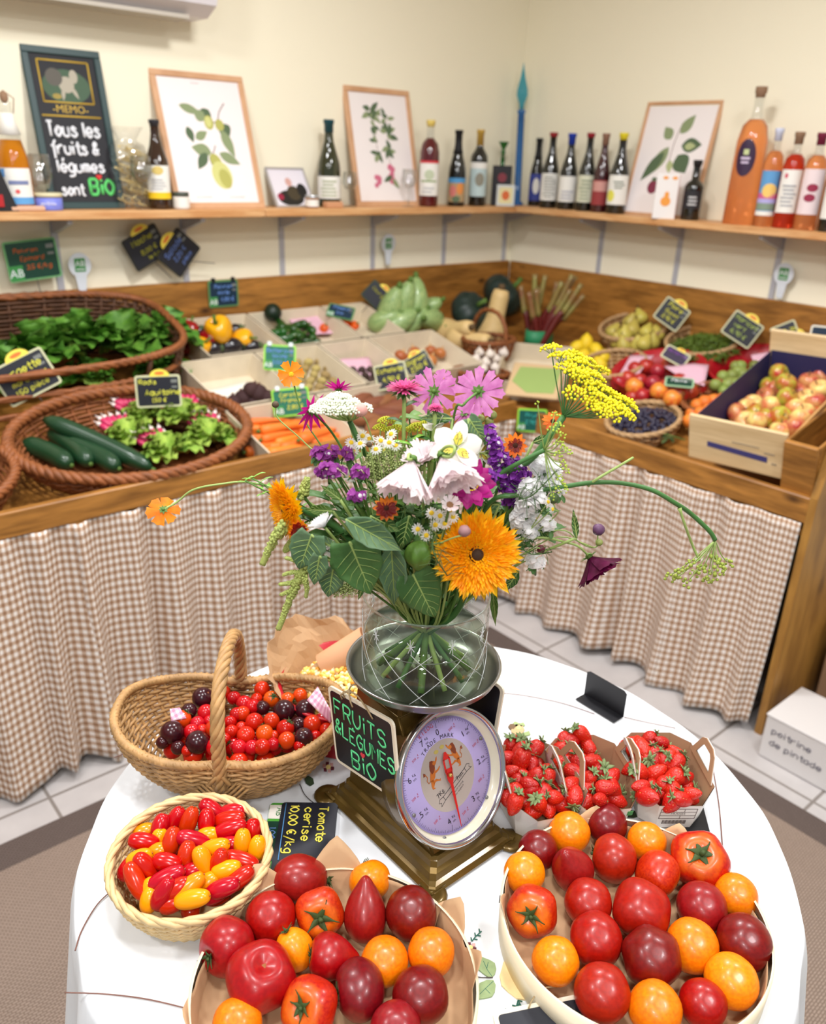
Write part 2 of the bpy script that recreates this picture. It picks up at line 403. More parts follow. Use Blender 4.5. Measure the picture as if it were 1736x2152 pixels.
# floor of pale stone tiles, grout on the calibrated grid
def floor_mat():
    m = bpy.data.materials.new('pale_stone_tiles'); m.use_nodes = True; nt = m.node_tree; b = nt.nodes['Principled BSDF']; L = nt.links.new
    tc = nd(nt, 'ShaderNodeTexCoord'); sp = nd(nt, 'ShaderNodeSeparateXYZ'); L(tc.outputs['Object'], sp.inputs[0])
    T = .325; gs = []
    for k, off in ((0, .417), (1, .935)):
        a = nd(nt, 'ShaderNodeMath', operation='SUBTRACT'); a.inputs[1].default_value = off-20*T-.004; L(sp.outputs[k], a.inputs[0])
        d = nd(nt, 'ShaderNodeMath', operation='MODULO'); d.inputs[1].default_value = T; L(a.outputs[0], d.inputs[0])
        g = nd(nt, 'ShaderNodeMath', operation='LESS_THAN'); g.inputs[1].default_value = .009; L(d.outputs[0], g.inputs[0]); gs.append(g)
    mx = nd(nt, 'ShaderNodeMath', operation='MAXIMUM'); L(gs[0].outputs[0], mx.inputs[0]); L(gs[1].outputs[0], mx.inputs[1])
    n = nd(nt, 'ShaderNodeTexNoise', i_Scale=9.0, i_Detail=5.0); L(tc.outputs['Object'], n.inputs['Vector'])
    c = nd(nt, 'ShaderNodeMix', data_type='RGBA'); L(n.outputs['Fac'], c.inputs[0]); c.inputs[6].default_value = C3(204, 199, 196); c.inputs[7].default_value = C3(172, 167, 166)
    c2 = nd(nt, 'ShaderNodeMix', data_type='RGBA'); L(mx.outputs[0], c2.inputs[0]); L(c.outputs[2], c2.inputs[6]); c2.inputs[7].default_value = C3(132, 124, 118)
    L(c2.outputs[2], b.inputs['Base Color']); b.inputs['Roughness'].default_value = .38
    bp = nd(nt, 'ShaderNodeBump', i_Strength=.6, i_Distance=.002); bp.invert = True; L(mx.outputs[0], bp.inputs['Height']); L(bp.outputs[0], b.inputs['Normal'])
    return m
slab('floor', (-3, -2.6, -.06), (WX+.1, WY+.1, 0), floor_mat())
# rug
def rug_mat(name, c, c2):
    m = bpy.data.materials.new(name); m.use_nodes = True; nt = m.node_tree; b = nt.nodes['Principled BSDF']; L = nt.links.new
    tc = nd(nt, 'ShaderNodeTexCoord'); mp = nd(nt, 'ShaderNodeMapping'); mp.inputs['Scale'].default_value = (1, 1, 0); L(tc.outputs['Object'], mp.inputs[0])
    k = nd(nt, 'ShaderNodeTexBrick', i_Scale=1.0); k.inputs['Brick Width'].default_value = .012; k.inputs['Row Height'].default_value = .006; k.inputs['Mortar Size'].default_value = .0012
    k.inputs['Color1'].default_value = c; k.inputs['Color2'].default_value = tuple(x*.9 for x in c[:3])+(1,); k.inputs['Mortar'].default_value = c2; L(mp.outputs[0], k.inputs['Vector'])
    L(k.outputs[0], b.inputs['Base Color']); b.inputs['Roughness'].default_value = .95
    bp = nd(nt, 'ShaderNodeBump', i_Strength=.5, i_Distance=.002); L(k.outputs['Fac'], bp.inputs['Height']); bp.invert = True; L(bp.outputs[0], b.inputs['Normal'])
    return m
m_rug = rug_mat('taupe_weave', C3(158, 140, 126), C3(118, 100, 88)); m_rugb = rug_mat('brown_weave', C3(104, 90, 84), C3(78, 66, 60))
rt = thing('rug', 'flat woven taupe rug with a dark brown border under the table', 'rug', Vector((0, 0, 0)))
MB().box2((-2, -2, .0005), (1.90, 1.725, .006)).build('field', m_rug, rt)
MB().box2((-2.0, 1.725, .0005), (1.985, 1.812, .0065)).box2((1.90, -2, .0005), (1.985, 1.725, .0065)).build('border', m_rugb, rt)
# display counters
cl = thing('display_counter', 'long sloping pine vegetable counter along the left-hand wall with a low front rail', 'counter', Vector((0, 1.97, 0)))
Y0 = 1.97
def bed(mb, P, fz):
    """sloping shelf board from its outline"""
    n = len(P); vs = [(x, y, fz(x, y)-.018) for x, y in P]+[(x, y, fz(x, y)) for x, y in P]
    return mb.add(vs, [tuple(range(n))[::-1], tuple(range(n, 2*n))]+[(i, (i+1) % n, n+(i+1) % n, n+i) for i in range(n)], False)
def shift(mb, d): mb.v = [v-Vector(d) for v in mb.v]; return mb
shift(bed(MB(), [(-1.2, 1.99), (2.21, 1.99), (3.125, 2.925), (-1.2, 2.925)], lambda x, y: slL(y)), (0, Y0, 0)).build('sloping_bed', m_pine, cl)
shift(MB().bbox((.5, 1.98, .767), (3.41, .022, .066), .003), (0, Y0, 0)).build('front_rail', m_pine, cl)
shift(MB().bbox((.97, 2.937, 1.026), (4.33, .022, .252), .003), (0, Y0, 0)).build('back_board', m_pine, cl)
for x in (-1.1, .4, 1.5):
    shift(MB().box2((x, 2.06, 0.0), (x+.05, 2.11, .70)), (0, Y0, 0)).build('leg', m_pine, cl)
cr_ = thing('display_counter', 'sloping pine fruit counter along the right-hand wall with a solid end board', 'counter', Vector((2.2, 1.4, 0)))
S2 = (2.2, 1.4, 0)
shift(bed(MB(), [(2.22, .875), (3.125, .875), (3.125, 2.92), (2.22, 2.0)], lambda x, y: slR(x)), S2).build('sloping_bed', m_pineY, cr_)
shift(MB().bbox((2.211, 1.42, .745), (.022, 1.10, .075), .003), S2).build('front_rail', m_pineY, cr_)
shift(MB().bbox((3.14, 1.89, 1.026), (.022, 2.06, .252), .003), S2).build('back_board', m_pineY, cr_)
ep = [(2.2, 0.0), (2.2, .785), (2.235, .93), (2.31, 1.03), (3.125, 1.19), (3.125, 0.0)]
mb = MB(); mb.T = Matrix(((1, 0, 0, -2.2), (0, 0, 1, -1.4+.85), (0, 1, 0, 0), (0, 0, 0, 1)))
mb.poly(ep, 0, .022).build('end_board', m_board, cr_)
# curtains under the counters
m_ging = gingham('brown_gingham', C3(192, 166, 144), C3(152, 116, 88), C3(232, 226, 220), .011)
def curtain(name, label, a0, a1, fixed, ax, ztop, sgn, seed, folds, flare=.05, hem=.02):
    r = random.Random(seed); N = folds; ph = [r.uniform(-.35, .35) for _ in range(N+2)]; am = [r.uniform(.55, 1.2) for _ in range(N+2)]
    W = a1-a0; fl = [r.uniform(.4, 1) for _ in range(N+2)]
    def val(arr, x):
        i = int(x); f = x-i; f = f*f*(3-2*f); return arr[i]*(1-f)+arr[min(i+1, N+1)]*f
    def P(u, v):
        k = u*N; q = 1-v
        a = .009+.026*v
        off = -.0+a*val(am, k)*math.sin(2*PI*(k+val(ph, k)))+flare*v*v*val(fl, k) + .006*math.sin(2*PI*k*1.7+1)
        z = ztop+(hem+.012*math.sin(k*1.7+seed)-ztop)*v
        s_ = a0+W*u+.012*v*math.sin(2*PI*k+1.2)
        return Vector((s_, fixed-sgn*off, z)) if ax == 1 else Vector((fixed-sgn*off, s_, z))
    mb = MB(); nu = N*14
    mb.grid(P, nu, 26, uv=lambda u, v: (u*W*1.55, (1-v)*(ztop-hem)))
    loc = P(.5, 1); c = Vector((loc.x, loc.y, 0)); shift(mb, c)
    o = mb.build(name, m_ging, loc=c, solid=.0015); return tag(o, label, 'curtain', 'gathered gingham curtains under the counters')
curtain('gingham_curtain', 'brown and white gingham curtain hanging under the left counter at the photo\'s left edge', -.5, .600, 1.974, 1, .733, 1, 3, 7, .04)
curtain('gingham_curtain', 'brown gingham curtain under the left counter behind the willow basket of cherry tomatoes', .592, 1.375, 1.974, 1, .733, 1, 5, 6, .02)
curtain('gingham_curtain', 'brown gingham curtain under the left counter running into the corner behind the flowers', 1.365, 2.20, 1.974, 1, .733, 1, 8, 6, .01)
curtain('gingham_curtain', 'brown gingham curtain under the right counter hanging nearest the corner', 1.188, 1.93, 2.198, 0, .7065, 1, 11, 5, .05)
curtain('gingham_curtain', 'brown gingham curtain under the right counter beside its solid end board', .880, 1.20, 2.198, 0, .7065, 1, 14, 2, .06)
# wall shelves and brackets
o = MB().bbox((0, 0, 0), (2.2, .19, .027), .003).build('wall_shelf', m_shelf, loc=(.55, 2.853, 1.4015)); tag(o, 'long pale pine shelf board along the left-hand wall carrying the dark green slate', 'shelf')
o = MB().bbox((0, 0, 0), (1.49, .19, .027), .003).build('wall_shelf', m_shelf, loc=(2.397, 2.853, 1.4015)); tag(o, 'pale pine shelf board on the left-hand wall running into the corner', 'shelf')
o = MB().bbox((0, 0, 0), (.19, 4.4, .027), .003).build('wall_shelf', m_shelfY, loc=(3.058, .555, 1.4035)); tag(o, 'long pale pine shelf board along the right-hand wall under the wine bottles', 'shelf')
m_br = flat('grey_white_steel', 186, 188, 196, .4, metal=.2)
def bracket():
    r = thing('shelf_bracket', '', 'bracket', group='pale steel shelf brackets')
    MB().box2((-.011, -.006, -.26), (.011, 0, 0)).build('wall_upright', m_br, r)
    mb = MB(); mb.T = Matrix(((0, 0, 1, -.008), (-1, 0, 0, -.004), (0, 1, 0, 0), (0, 0, 0, 1)))
    mb.poly([(0, 0), (.16, 0), (.16, -.012), (.02, -.05), (0, -.05)], 0, .016).build('arm', m_br, r); return r
bk = Kit(bracket())
for px, py, lab in ((112, 480, 'on the left-hand wall, nearest the left edge of the photo'), (383, 470, 'behind the two tilted black price slates on the wall'), (590, 470, 'under the board joint left of the striped squash'), (783, 470, 'beside the small green organic disc above the squash'), (934, 470, 'under the shelf below the red wine bottle row'), (1062, 470, 'on the left-hand wall, nearest the corner')):
    p = at(px, py, 1, WY); bk.place(TRS((p.x, WY, 1.387)), 'pale steel shelf bracket '+lab.replace('bread-shaped ', ''))
for px, py, lab in ((1268, 480, 'on the right-hand wall, nearest the corner'), (1432, 500, 'below the framed green-leaf print'), (1640, 530, 'above the round green organic disc')):
    p = at(px, py, 0, WX); bk.place(TRS((WX, p.y, 1.387), (0, 0, -PI/2)), 'pale steel shelf bracket '+lab)
# air conditioner
ac = thing('air_conditioner', 'white wall-mounted air conditioner high on the left-hand wall', 'air conditioner', Vector((1.0, 2.95, 2.0)))
mb = MB(); mb.T = Matrix(((0, 0, 1, 0), (1, 0, 0, 0), (0, 1, 0, 0), (0, 0, 0, 1)))
mb.poly([(-.0, .0), (-.12, .0), (-.185, .03), (-.205, .075), (-.205, .26), (-.17, .29), (0, .29)], -.33, .50).build('casing', flat('ac_plastic', 226, 222, 226, .4), ac)
MB().box2((-.28, -.15, -.012), (.42, -.05, -.0005)).build('air_outlet', flat('ac_flap', 190, 182, 168, .5), ac)
MB().box2((-.31, -.2065, .055), (.48, -.2052, .06)).build('seam_line', flat('ac_seam', 150, 145, 160, .5), ac)
# box on the floor
bx = thing('storage_box', 'white cardboard box with two handwritten lines standing on the tiles beside the end board', 'box', Vector((2.107, .58, 0)))
m_box = flat('white_card', 216, 212, 210, .6)
MB().bbox((.105, 0, .0725), (.21, .46, .143), .004).build('body', m_box, bx)
MB().bbox((.105, 0, .1475), (.214, .464, .007), .002).build('lid', m_box, bx)
mb = MB(); mb.T = face_frame(Vector((-.0006, .205, 0)), (0, -1, 0), (0, 0, 1))
write(mb, 'poitrine', .0, .095, .019, .0014); write(mb, 'de pintade', .0, .055, .019, .0014); mb.build('handwriting', flat('grey_ink', 96, 92, 104, .7), bx)
bb = thing('storage_box', 'second brown cardboard box in shadow behind the white box at the photo\'s right edge', 'box', Vector((2.5, .62, 0)))
MB().bbox((.12, 0, .15), (.3, .4, .3), .004).build('body', flat('brown_card', 150, 118, 88, .8), bb)
MB().bbox((.12, 0, .302), (.302, .402, .004), .001).build('lid', flat('brown_card2', 140, 108, 80, .8), bb)
# things on the wall shelves
SH = 1.4155
m_glassy = lambda nm, c, **k: mat(nm, c, .06, coat=.6, spec=.7, **k)
m_dkg = m_glassy('dark_bottle_glass', C3(14, 16, 12)); m_grn = m_glassy('olive_bottle_glass', C3(40, 44, 16)); m_brn = m_glassy('brown_bottle_glass', C3(46, 24, 8))
m_amb = mat('amber_drink', C3(222, 140, 24), .05, trans=.55, ior=1.35); m_redj = m_glassy('dark_red_drink', C3(84, 8, 18))
m_ros = mat('rose_wine', C3(250, 168, 104), .04, trans=.75, ior=1.34); m_ros2 = mat('deep_rose_wine', C3(214, 64, 34), .04, trans=.6, ior=1.34)
m_clr = clearglass('clear_glass', (.93, .94, .94, 1), 1.5, .05)
m_blug = m_glassy('blue_bottle_glass', C3(24, 28, 70)); m_grng = m_glassy('green_bottle_glass', C3(20, 96, 28))
m_paper = flat('label_paper', 236, 234, 226, .7); m_cork = flat('cork', 150, 118, 92, .8); m_blk = flat('black_print', 28, 26, 30, .6)
def col(r, g, b, rough=.6): return flat('paint_%d_%d_%d' % (r, g, b), r, g, b, rough)
def bottle_prof(kind, H, R):
    if kind == 'burgundy': q = [(0, 0), (.94, .0), (1, .02), (1, .42), (.92, .52), (.62, .66), (.42, .76), (.36, .84), (.36, .955), (.42, .96), (.42, 1.0), (0, 1.0)]
    elif kind == 'bordeaux': q = [(0, 0), (.94, 0), (1, .02), (1, .60), (.93, .67), (.60, .735), (.38, .78), (.36, .95), (.42, .955), (.42, 1.0), (0, 1.0)]
    elif kind == 'rose': q = [(0, 0), (.94, 0), (1, .015), (1, .52), (.98, .64), (.82, .735), (.42, .79), (.36, .82), (.36, .955), (.42, .96), (.42, 1), (0, 1)]
    elif kind == 'magnum': q = [(0, 0), (.94, 0), (1, .01), (.97, .3), (.92, .62), (.74, .73), (.34, .79), (.27, .86), (.27, .955), (.32, .96), (.32, 1), (0, 1)]
    elif kind == 'beer': q = [(0, 0), (.94, 0), (1, .02), (1, .48), (.93, .56), (.55, .72), (.38, .84), (.36, .96), (.42, .965), (.42, 1), (0, 1)]
    elif kind == 'flip': q = [(0, 0), (.94, 0), (1, .02), (1, .34), (.9, .5), (.62, .68), (.40, .82), (.34, .9), (.34, .96), (.38, 1), (0, 1)]
    elif kind == 'port': q = [(0, 0), (.94, 0), (1, .03), (1, .5), (1.02, .56), (.8, .63), (.40, .68), (.36, .9), (.44, .95), (.44, 1), (0, 1)]
    return [(r*R, z*H) for r, z in q]
def rad_at(prof, z):
    for (r0, z0), (r1, z1) in zip(prof[1:], prof[2:]):
        if z0 <= z <= z1 and z1 > z0: return r0+(r1-r0)*(z-z0)/(z1-z0)
    return prof[2][0]
def bottle(label, kind, pos, H, R, glass, cap=None, capz=.86, lab=None, name='wine_bottle', fill=None, fillz=.8, ground=None, group=None, aim=None):
    """lab: (z0, z1, half angle, material, [marks])"""
    ang = math.atan2(-pos[1], -pos[0]) if aim is None else aim
    t = thing(name, label, 'bottle', TRS((pos[0], pos[1], ground if ground is not None else SH), (0, 0, ang)), group)
    pr = bottle_prof(kind, H, R)
    if fill is None: MB().lathe(pr, 28).build('glass', glass, t)
    else:
        zf = fillz*H; low = [p for p in pr if p[1] <= zf]+[(rad_at(pr, zf), zf), (0, zf)]
        MB().lathe([(r*.985, z) for r, z in low], 28).build('drink', fill, t)
        hi = [(rad_at(pr, zf), zf+.0005)]+[p for p in pr if p[1] > zf]; MB().lathe([(0, zf+.0005)]+hi, 28).build('neck_glass', glass, t)
    if cap is not None:
        zc = capz*H; rc = [(rad_at(pr, zc)*1.04+.0005, zc)]+[(r*1.05+.0006, z) for r, z in pr if z > zc]
        rc[-1] = (rc[-2][0], H+.0015); rc.append((0, H+.0016)); MB().lathe([(0, zc)]+rc, 24).build('capsule', cap, t)
    if lab:
        z0, z1, ha, lm, marks = lab; z0 *= H; z1 *= H
        def P(u, v):
            a = -ha+2*ha*u; z = z0+(z1-z0)*v; r = rad_at(pr, z)+.0008; return Vector((r*math.cos(a), r*math.sin(a), z))
        lb = MB().grid(P, 14, 6).build('paper_label', lm, t)
        for i, (u0, u1, v0, v1, mm, shp) in enumerate(marks):
            def Q(u, v, e=.0014+.0002*i):
                uu, vv = u0+(u1-u0)*u, v0+(v1-v0)*v
                if shp == 'o':
                    th = u*2*PI; uu = (u0+u1)/2+(u1-u0)/2*math.cos(th)*v; vv = (v0+v1)/2+(v1-v0)/2*math.sin(th)*v
                a = -ha+2*ha*uu; z = z0+(z1-z0)*vv; r = rad_at(pr, z)+e; return Vector((r*math.cos(a), r*math.sin(a), z))
            MB().grid(Q, 16, 3).build('printed_mark', mm, lb)
    return t
def stand(pxb, pyt, pxt, line, ax):
    b = at(pxb, 440, ax, line); v = ray(pxt, pyt); D = math.hypot(b.x, b.y); k = v.z/math.hypot(v.x, v.y)
    return b.x, b.y, 1.6+k*D-SH
def lines(n, u0, u1, v0, v1, mm, seed=1):
    r = random.Random(seed); return [(u0+(u1-u0)*r.uniform(0, .15), u1-(u1-u0)*r.uniform(0, .3), v0+(v1-v0)*i/n, v0+(v1-v0)*(i+.45)/n, mm, 'r') for i in range(n)]
# --- left-hand shelf
x, y, H = stand(42, 214, 16, 2.84, 1)
bt = bottle('amber swing-top bottle with a white and blue label at the left end of the shelf', 'flip', (x, y), H, .047, m_clr, None, name='swing_top_bottle', fill=m_amb, fillz=.66,
  lab=(.06, .40, 1.1, m_paper, [(.0, 1, 0, .2, col(96, 160, 214), 'r'), (.05, .22, .75, .98, col(90, 150, 210), 'r'), (.3, .85, .55, .66, col(120, 130, 170), 'r'), (.45, .58, .3, .42, col(220, 90, 90), 'o')]))
MB().lathe([(0, H*.70), (.033, H*.705), (.021, H*.82), (.019, H*.9), (0, H*.9)], 20).build('white_neck_label', m_paper, bt)
mb = MB().ell((0, .0, H+.012), (.012, .012, .016)).tube([(.0, .02, H*.9), (.0, .026, H+.01), (0, .0, H+.03), (0, -.026, H+.01), (0, -.02, H*.9)], .0018, 5); mb.build('swing_stopper', m_cork, bt)
p = at(4, 438, 1, 2.80)
t = thing('gift_box', 'black tapered gift box with a red panel at the far left end of the shelf', 'box', TRS((p.x-.02, 2.80, SH)))
MB().add([(-.06, -.03, 0), (.06, -.03, 0), (.06, .03, 0), (-.06, .03, 0), (-.03, -.012, .16), (.012, -.012, .16), (.012, .012, .16), (-.03, .012, .16)], [(3, 2, 1, 0), (4, 5, 6, 7), (0, 1, 5, 4), (1, 2, 6, 5), (2, 3, 7, 6), (3, 0, 4, 7)], False).build('body', col(20, 16, 18), t)
MB().box((-.005, -.0297, .03), (.05, .003, .034), R=Euler((-.11, 0, 0)).to_matrix()).build('red_panel', col(170, 14, 20), t)
p = at(57, 438, 1, 2.785)
o = MB().bbox((0, 0, .007), (.10, .03, .014), .003).build('wooden_bar', flat('pinkish_wood', 214, 172, 144, .6), loc=(p.x, 2.785, SH)); tag(o, 'flat pinkish wooden bar lying in front of the blue tin on the shelf', 'wooden bar')
p = at(103, 438, 1, 2.83)
t = thing('blue_tin', 'round violet-blue tin with a cream lid standing in front of the green slate', 'tin', TRS((p.x, 2.83, SH), (0, 0, math.atan2(-2.83, -p.x))))
MB().lathe([(0, 0), (.041, 0), (.042, .003), (.042, .038), (0, .038)], 28).build('body', flat('violet_blue_tin', 120, 130, 214, .4), t)
MB().lathe([(0, .0382), (.044, .0382), (.044, .047), (.041, .05), (0, .05)], 28).build('lid', flat('cream_tin', 214, 206, 168, .4), t)
mb = MB(); mb.T = Matrix.Translation((.0422, 0, .02)) @ Matrix(((0, 0, 1, 0), (1, 0, 0, 0), (0, 1, 0, 0), (0, 0, 0, 1))); addtext(mb, 'sardines', 0, 0, .014); mb.build('lettering', m_paper, t)
def wineglass(label, p, H, R, base=SH, stem=True, cat='glass'):
    t = thing('wine_glass', label, cat, TRS((p[0], p[1], base)))
    if stem:
        MB().lathe([(0, 0), (R*.8, 0), (R*.8, .003), (.006, .008), (.004, .02), (.004, H*.42), (.01, H*.47), (0, H*.47)], 20).build('foot_and_stem', m_clr, t)
        z0 = H*.47
    else: z0 = .002
    MB().lathe([(0, z0), (R*.6, z0+(H-z0)*.1), (R, z0+(H-z0)*.4), (R*.85, H), (R*.82, H), (R*.96, z0+(H-z0)*.4), (R*.57, z0+(H-z0)*.13), (0, z0+.004)], 20).build('bowl', m_clr, t); return t
p = at(90, 405, 1, 2.83); wineglass('stemless clear glass standing on the violet-blue tin', (p.x, 2.83), .11, .036, base=SH+.0505, stem=False)
p = at(303, 430, 1, 2.80); wineglass('stemmed clear wine glass beside the pasta bag', (p.x, 2.80), .165, .036)
p = at(735, 430, 1, 2.80); wineglass('stemmed clear glass right of the dark green champagne-style bottle', (p.x, 2.80), .13, .03)
p = at(858, 430, 1, 2.80); wineglass('tall clear glass in front of the second framed print', (p.x, 2.80), .145, .032)
# pasta bag
p = at(280, 436, 1, 2.87); t = thing('pasta_bag', 'clear cellophane bag of pale yellow ribbon pasta between the slate and the brown bottle', 'pasta bag', TRS((p.x, 2.87, SH)))
r = random.Random(3); mb = MB()
for k in range(34):
    c = Vector((r.uniform(-.042, .042), r.uniform(-.03, .03), .015+.17*k/34)); P = [c+Vector((.03*math.cos(a*1.1+k), .022*math.sin(a*1.3+k*2), .018*math.sin(a*.7+k))) for a in [i*.8 for i in range(8)]]
    mb.tube(crv(P, 3), .0035, 4, flat=Vector((0, 0, 1)), sq=.4)
mb.build('ribbon_pasta', flat('egg_pasta', 232, 208, 140, .6), t)
def bagf(q, th): return Vector((q.x*(1+.06*math.sin(5*th+q.z*60)), q.y*(.75+.05*math.sin(4*th)), q.z))
MB().lathe([(.06, .0), (.066, .03), (.066, .15), (.055, .195), (.03, .21), (.045, .235), (.055, .25)], 24, fn=bagf).build('cellophane', clearglass('cellophane', (.96, .96, .96, 1), 1.3, .06), t)
# brown beer bottle
x, y, H = stand(338, 252, 320, 2.83, 1)
bottle('brown bottle with white label and yellow band, left of the pear print', 'beer', (x, y), H, .038, m_brn, flat('dark_grey_cap', 50, 50, 56, .4), .93, name='cider_bottle', lab=(.12, .50, 1.2, m_paper, [(0, 1, 0, .2, col(240, 200, 30), 'r'), (.3, .7, .72, .98, col(214, 190, 110), 'o')]+lines(4, .2, .8, .28, .65, col(190, 190, 190))))
def jar(label, px, Y, R, H, glass, lid):
    p = at(px, 435, 1, Y); t = thing('preserve_jar', label, 'jar', TRS((p.x, Y, SH), (0, 0, math.atan2(-Y, -p.x))))
    MB().lathe([(0, 0), (R*.95, 0), (R, .004), (R, H*.74), (0, H*.74)], 22).build('glass', glass, t)
    MB().lathe([(0, H*.745), (R*1.0, H*.745), (R*1.0, H*.98), (R*.9, H), (0, H)], 22).build('lid', lid, t)
    MB().lathe([(R+.0006, H*.12), (R+.0006, H*.64)], 22).build('paper_band', m_paper, t)
jar('small pale jar with a dark lid at the foot of the pear print', 382, 2.80, .027, .055, flat('cream_jar', 224, 216, 206, .3), flat('dark_lid', 70, 76, 66, .4))
jar('small jar with a silver lid in front of the little photo frame', 656, 2.80, .026, .046, flat('brown_jam', 150, 100, 70, .3), flat('silver_lid', 196, 200, 204, .25, metal=.6))
# framed pictures leaning on the wall
def leaning(label, name, x0, x1, Y, H, fr, fw, inner, cat, wall='back', parts=None, depthf=.016):
    """foot at Y, top against the wall"""
    W = x1-x0; gap = (WY if wall == 'back' else WX)-.002-Y; tilt = math.asin(min(.9, gap/H)); c = (x0+x1)/2
    if wall == 'back': M = face_frame(Vector((c, Y, SH)), (1, 0, 0), (0, math.sin(tilt), math.cos(tilt)))
    else: M = face_frame(Vector((Y, c, SH)), (0, -1, 0), (math.sin(tilt), 0, math.cos(tilt)))
    t = thing(name, label, cat, M); mb = MB(); d = depthf
    mb.bbox((0, fw/2, -d/2), (W, fw, d), .002).bbox((0, H-fw/2, -d/2), (W, fw, d), .002)
    mb.bbox((-W/2+fw/2, H/2, -d/2), (fw, H-2*fw, d), .002).bbox((W/2-fw/2, H/2, -d/2), (fw, H-2*fw, d), .002); mb.build('frame', fr, t)
    MB().box((0, H/2, -d*.62), (W-1.9*fw, H-1.9*fw, d*.5)).build('panel', inner, t)
    return t, W, H, -d*.37
m_oak = wood('pale_oak', C3(214, 168, 128), C3(192, 144, 104), (2, 2, 14), knots=False); m_print = flat('print_paper', 240, 232, 230, .5)
g1, g2, g3, g4 = flat('print_sage', 138, 152, 110, .7), flat('print_deep_green', 84, 104, 74, .7), flat('print_pale_green', 176, 184, 132, .7), flat('print_twig', 120, 90, 84, .7)
def botanic(t, z, items, nm='botanical_drawing'):
    mats = []; mb = MB()
    for k, it in enumerate(items):
        kind, mm = it[0], it[1]
        if mm not in mats: mats.append(mm)
        i = mats.index(mm); e = z+.0005+k*.00004
        if kind == 'leaf': mb.poly(leaf2(*it[2:]), z, e, i)
        elif kind == 'disc': mb.poly(disc(*it[2:]), z, e, i)
        elif kind == 'line': mb.tube(crv([(a, b, z) for a, b in it[2]], 4), it[3], 5, i, flat=Vector((0, 0, 1)), sq=.3)
    mb.build(nm, mats, t)
t, W, H, z = leaning('oak-framed botanical print of pears on a branch, leftmost print on the shelf', 'framed_print', 1.334, 1.686, 2.815, .455, m_oak, .021, m_print, 'picture frame')
pc = flat('print_pear', 206, 206, 130, .7); pc2 = flat('print_pear_shade', 178, 176, 92, .7)
botanic(t, z, [('line', g4, [(.085, .36), (.06, .33), (.045, .30), (.0, .28)], .002), ('leaf', g1, -.09, .345, .085, .03, -.3), ('leaf', g2, .02, .335, .05, .045, -2.3), ('leaf', g1, .0, .30, .05, .04, 2.5), ('disc', pc2, .012, .292, .018, .024), ('disc', pc, .01, .294, .012, .018), ('leaf', g2, .06, .29, .05, .05, -1.1), ('disc', pc2, .052, .285, .017, .02), ('leaf', g1, .055, .27, .10, .038, -1.2),
 ('leaf', g2, -.075, .275, .055, .028, -1.3), ('leaf', g1, -.05, .235, .055, .03, .5), ('line', g4, [(.02, .215), (.01, .195), (-.005, .18)], .002), ('leaf', g1, .0, .19, .075, .045, 2.9), ('leaf', g2, -.02, .19, .07, .035, -2.2), ('leaf', g2, .01, .185, .04, .03, -2.0), ('leaf', g1, .03, .19, .085, .036, -.45), ('disc', pc2, .012, .16, .02, .03, 20, .5), ('disc', pc, .026, .115, .037, .048, 24, .3), ('disc', pc2, .036, .103, .022, .034, 20, .3)]+
 [('line', flat('print_caption', 226, 190, 190, .7), [(a, .04), (a+.06, .04)], .0016) for a in (-.09, .04)]+[('line', MATS['print_caption'], [(-.03, .42), (.0, .42)], .0014)])
t, W, H, z = leaning('oak-framed botanical print with dark leaves and pink berries between the glasses', 'framed_print', 2.132, 2.47, 2.845, .455, m_oak, .021, m_print, 'picture frame')
it = []; r = random.Random(5)
for (cx, cy, n, s_) in ((-.05, .365, 7, .055), (-.02, .355, 4, .04), (.035, .35, 4, .04), (-.04, .30, 6, .038), (.035, .285, 8, .05), (-.035, .245, 4, .035), (.03, .225, 7, .045), (-.025, .20, 6, .04)):
    for k in range(n): it.append(('leaf', (g2, g1)[k % 3 == 0], cx+r.uniform(-.01, .01), cy+r.uniform(-.01, .01), s_*r.uniform(.7, 1), s_*.4, r.uniform(0, 6.28)))
pk = flat('print_pink', 206, 110, 136, .7)
for (cx, cy, n) in ((-.045, .10, 5), (.03, .12, 8), (.028, .15, 4)):
    for k in range(n): it.append(('disc', pk, cx+r.uniform(-.012, .012), cy+r.uniform(-.025, .025), r.uniform(.007, .013)))
it += [('leaf', g1, .03, .11, .05, .02, -.9), ('leaf', g2, .03, .12, .05, .02, 3.6), ('line', g4, [(-.04, .38), (-.035, .3), (-.03, .2)], .0012), ('line', g4, [(.035, .36), (.03, .25), (.028, .14)], .0012)]
botanic(t, z, it)
t, W, H, z = leaning('oak-framed botanical print of broad green leaves on the right-hand shelf', 'framed_print', 1.905, 2.246, 3.06, .44, m_oak, .014, m_print, 'picture frame', 'right')
botanic(t, z, [('line', g4, [(.015, .36), (.0, .29), (-.005, .2)], .0015), ('leaf', g1, .015, .32, .085, .045, .95), ('leaf', g1, -.02, .30, .06, .045, 2.3), ('leaf', g2, .035, .275, .09, .055, .05), ('leaf', g3, .05, .272, .05, .028, .05), ('leaf', g1, -.02, .27, .13, .05, -2.1), ('leaf', g2, -.035, .25, .14, .045, -2.2), ('leaf', g2, .03, .24, .085, .075, -.9), ('leaf', g3, .0, .22, .05, .03, -1.4), ('disc', flat('print_plum', 128, 48, 70, .7), -.05, .115, .024, .026), ('disc', g2, -.05, .145, .012, .008)])
t, W, H, z = leaning('small silver-framed photo of people in dark clothes on the left-hand shelf', 'photo_frame', 1.765, 1.94, 2.86, .165, flat('silver_frame', 186, 182, 178, .4, metal=.3), .008, flat('photo_white', 226, 220, 228, .4), 'photo frame')
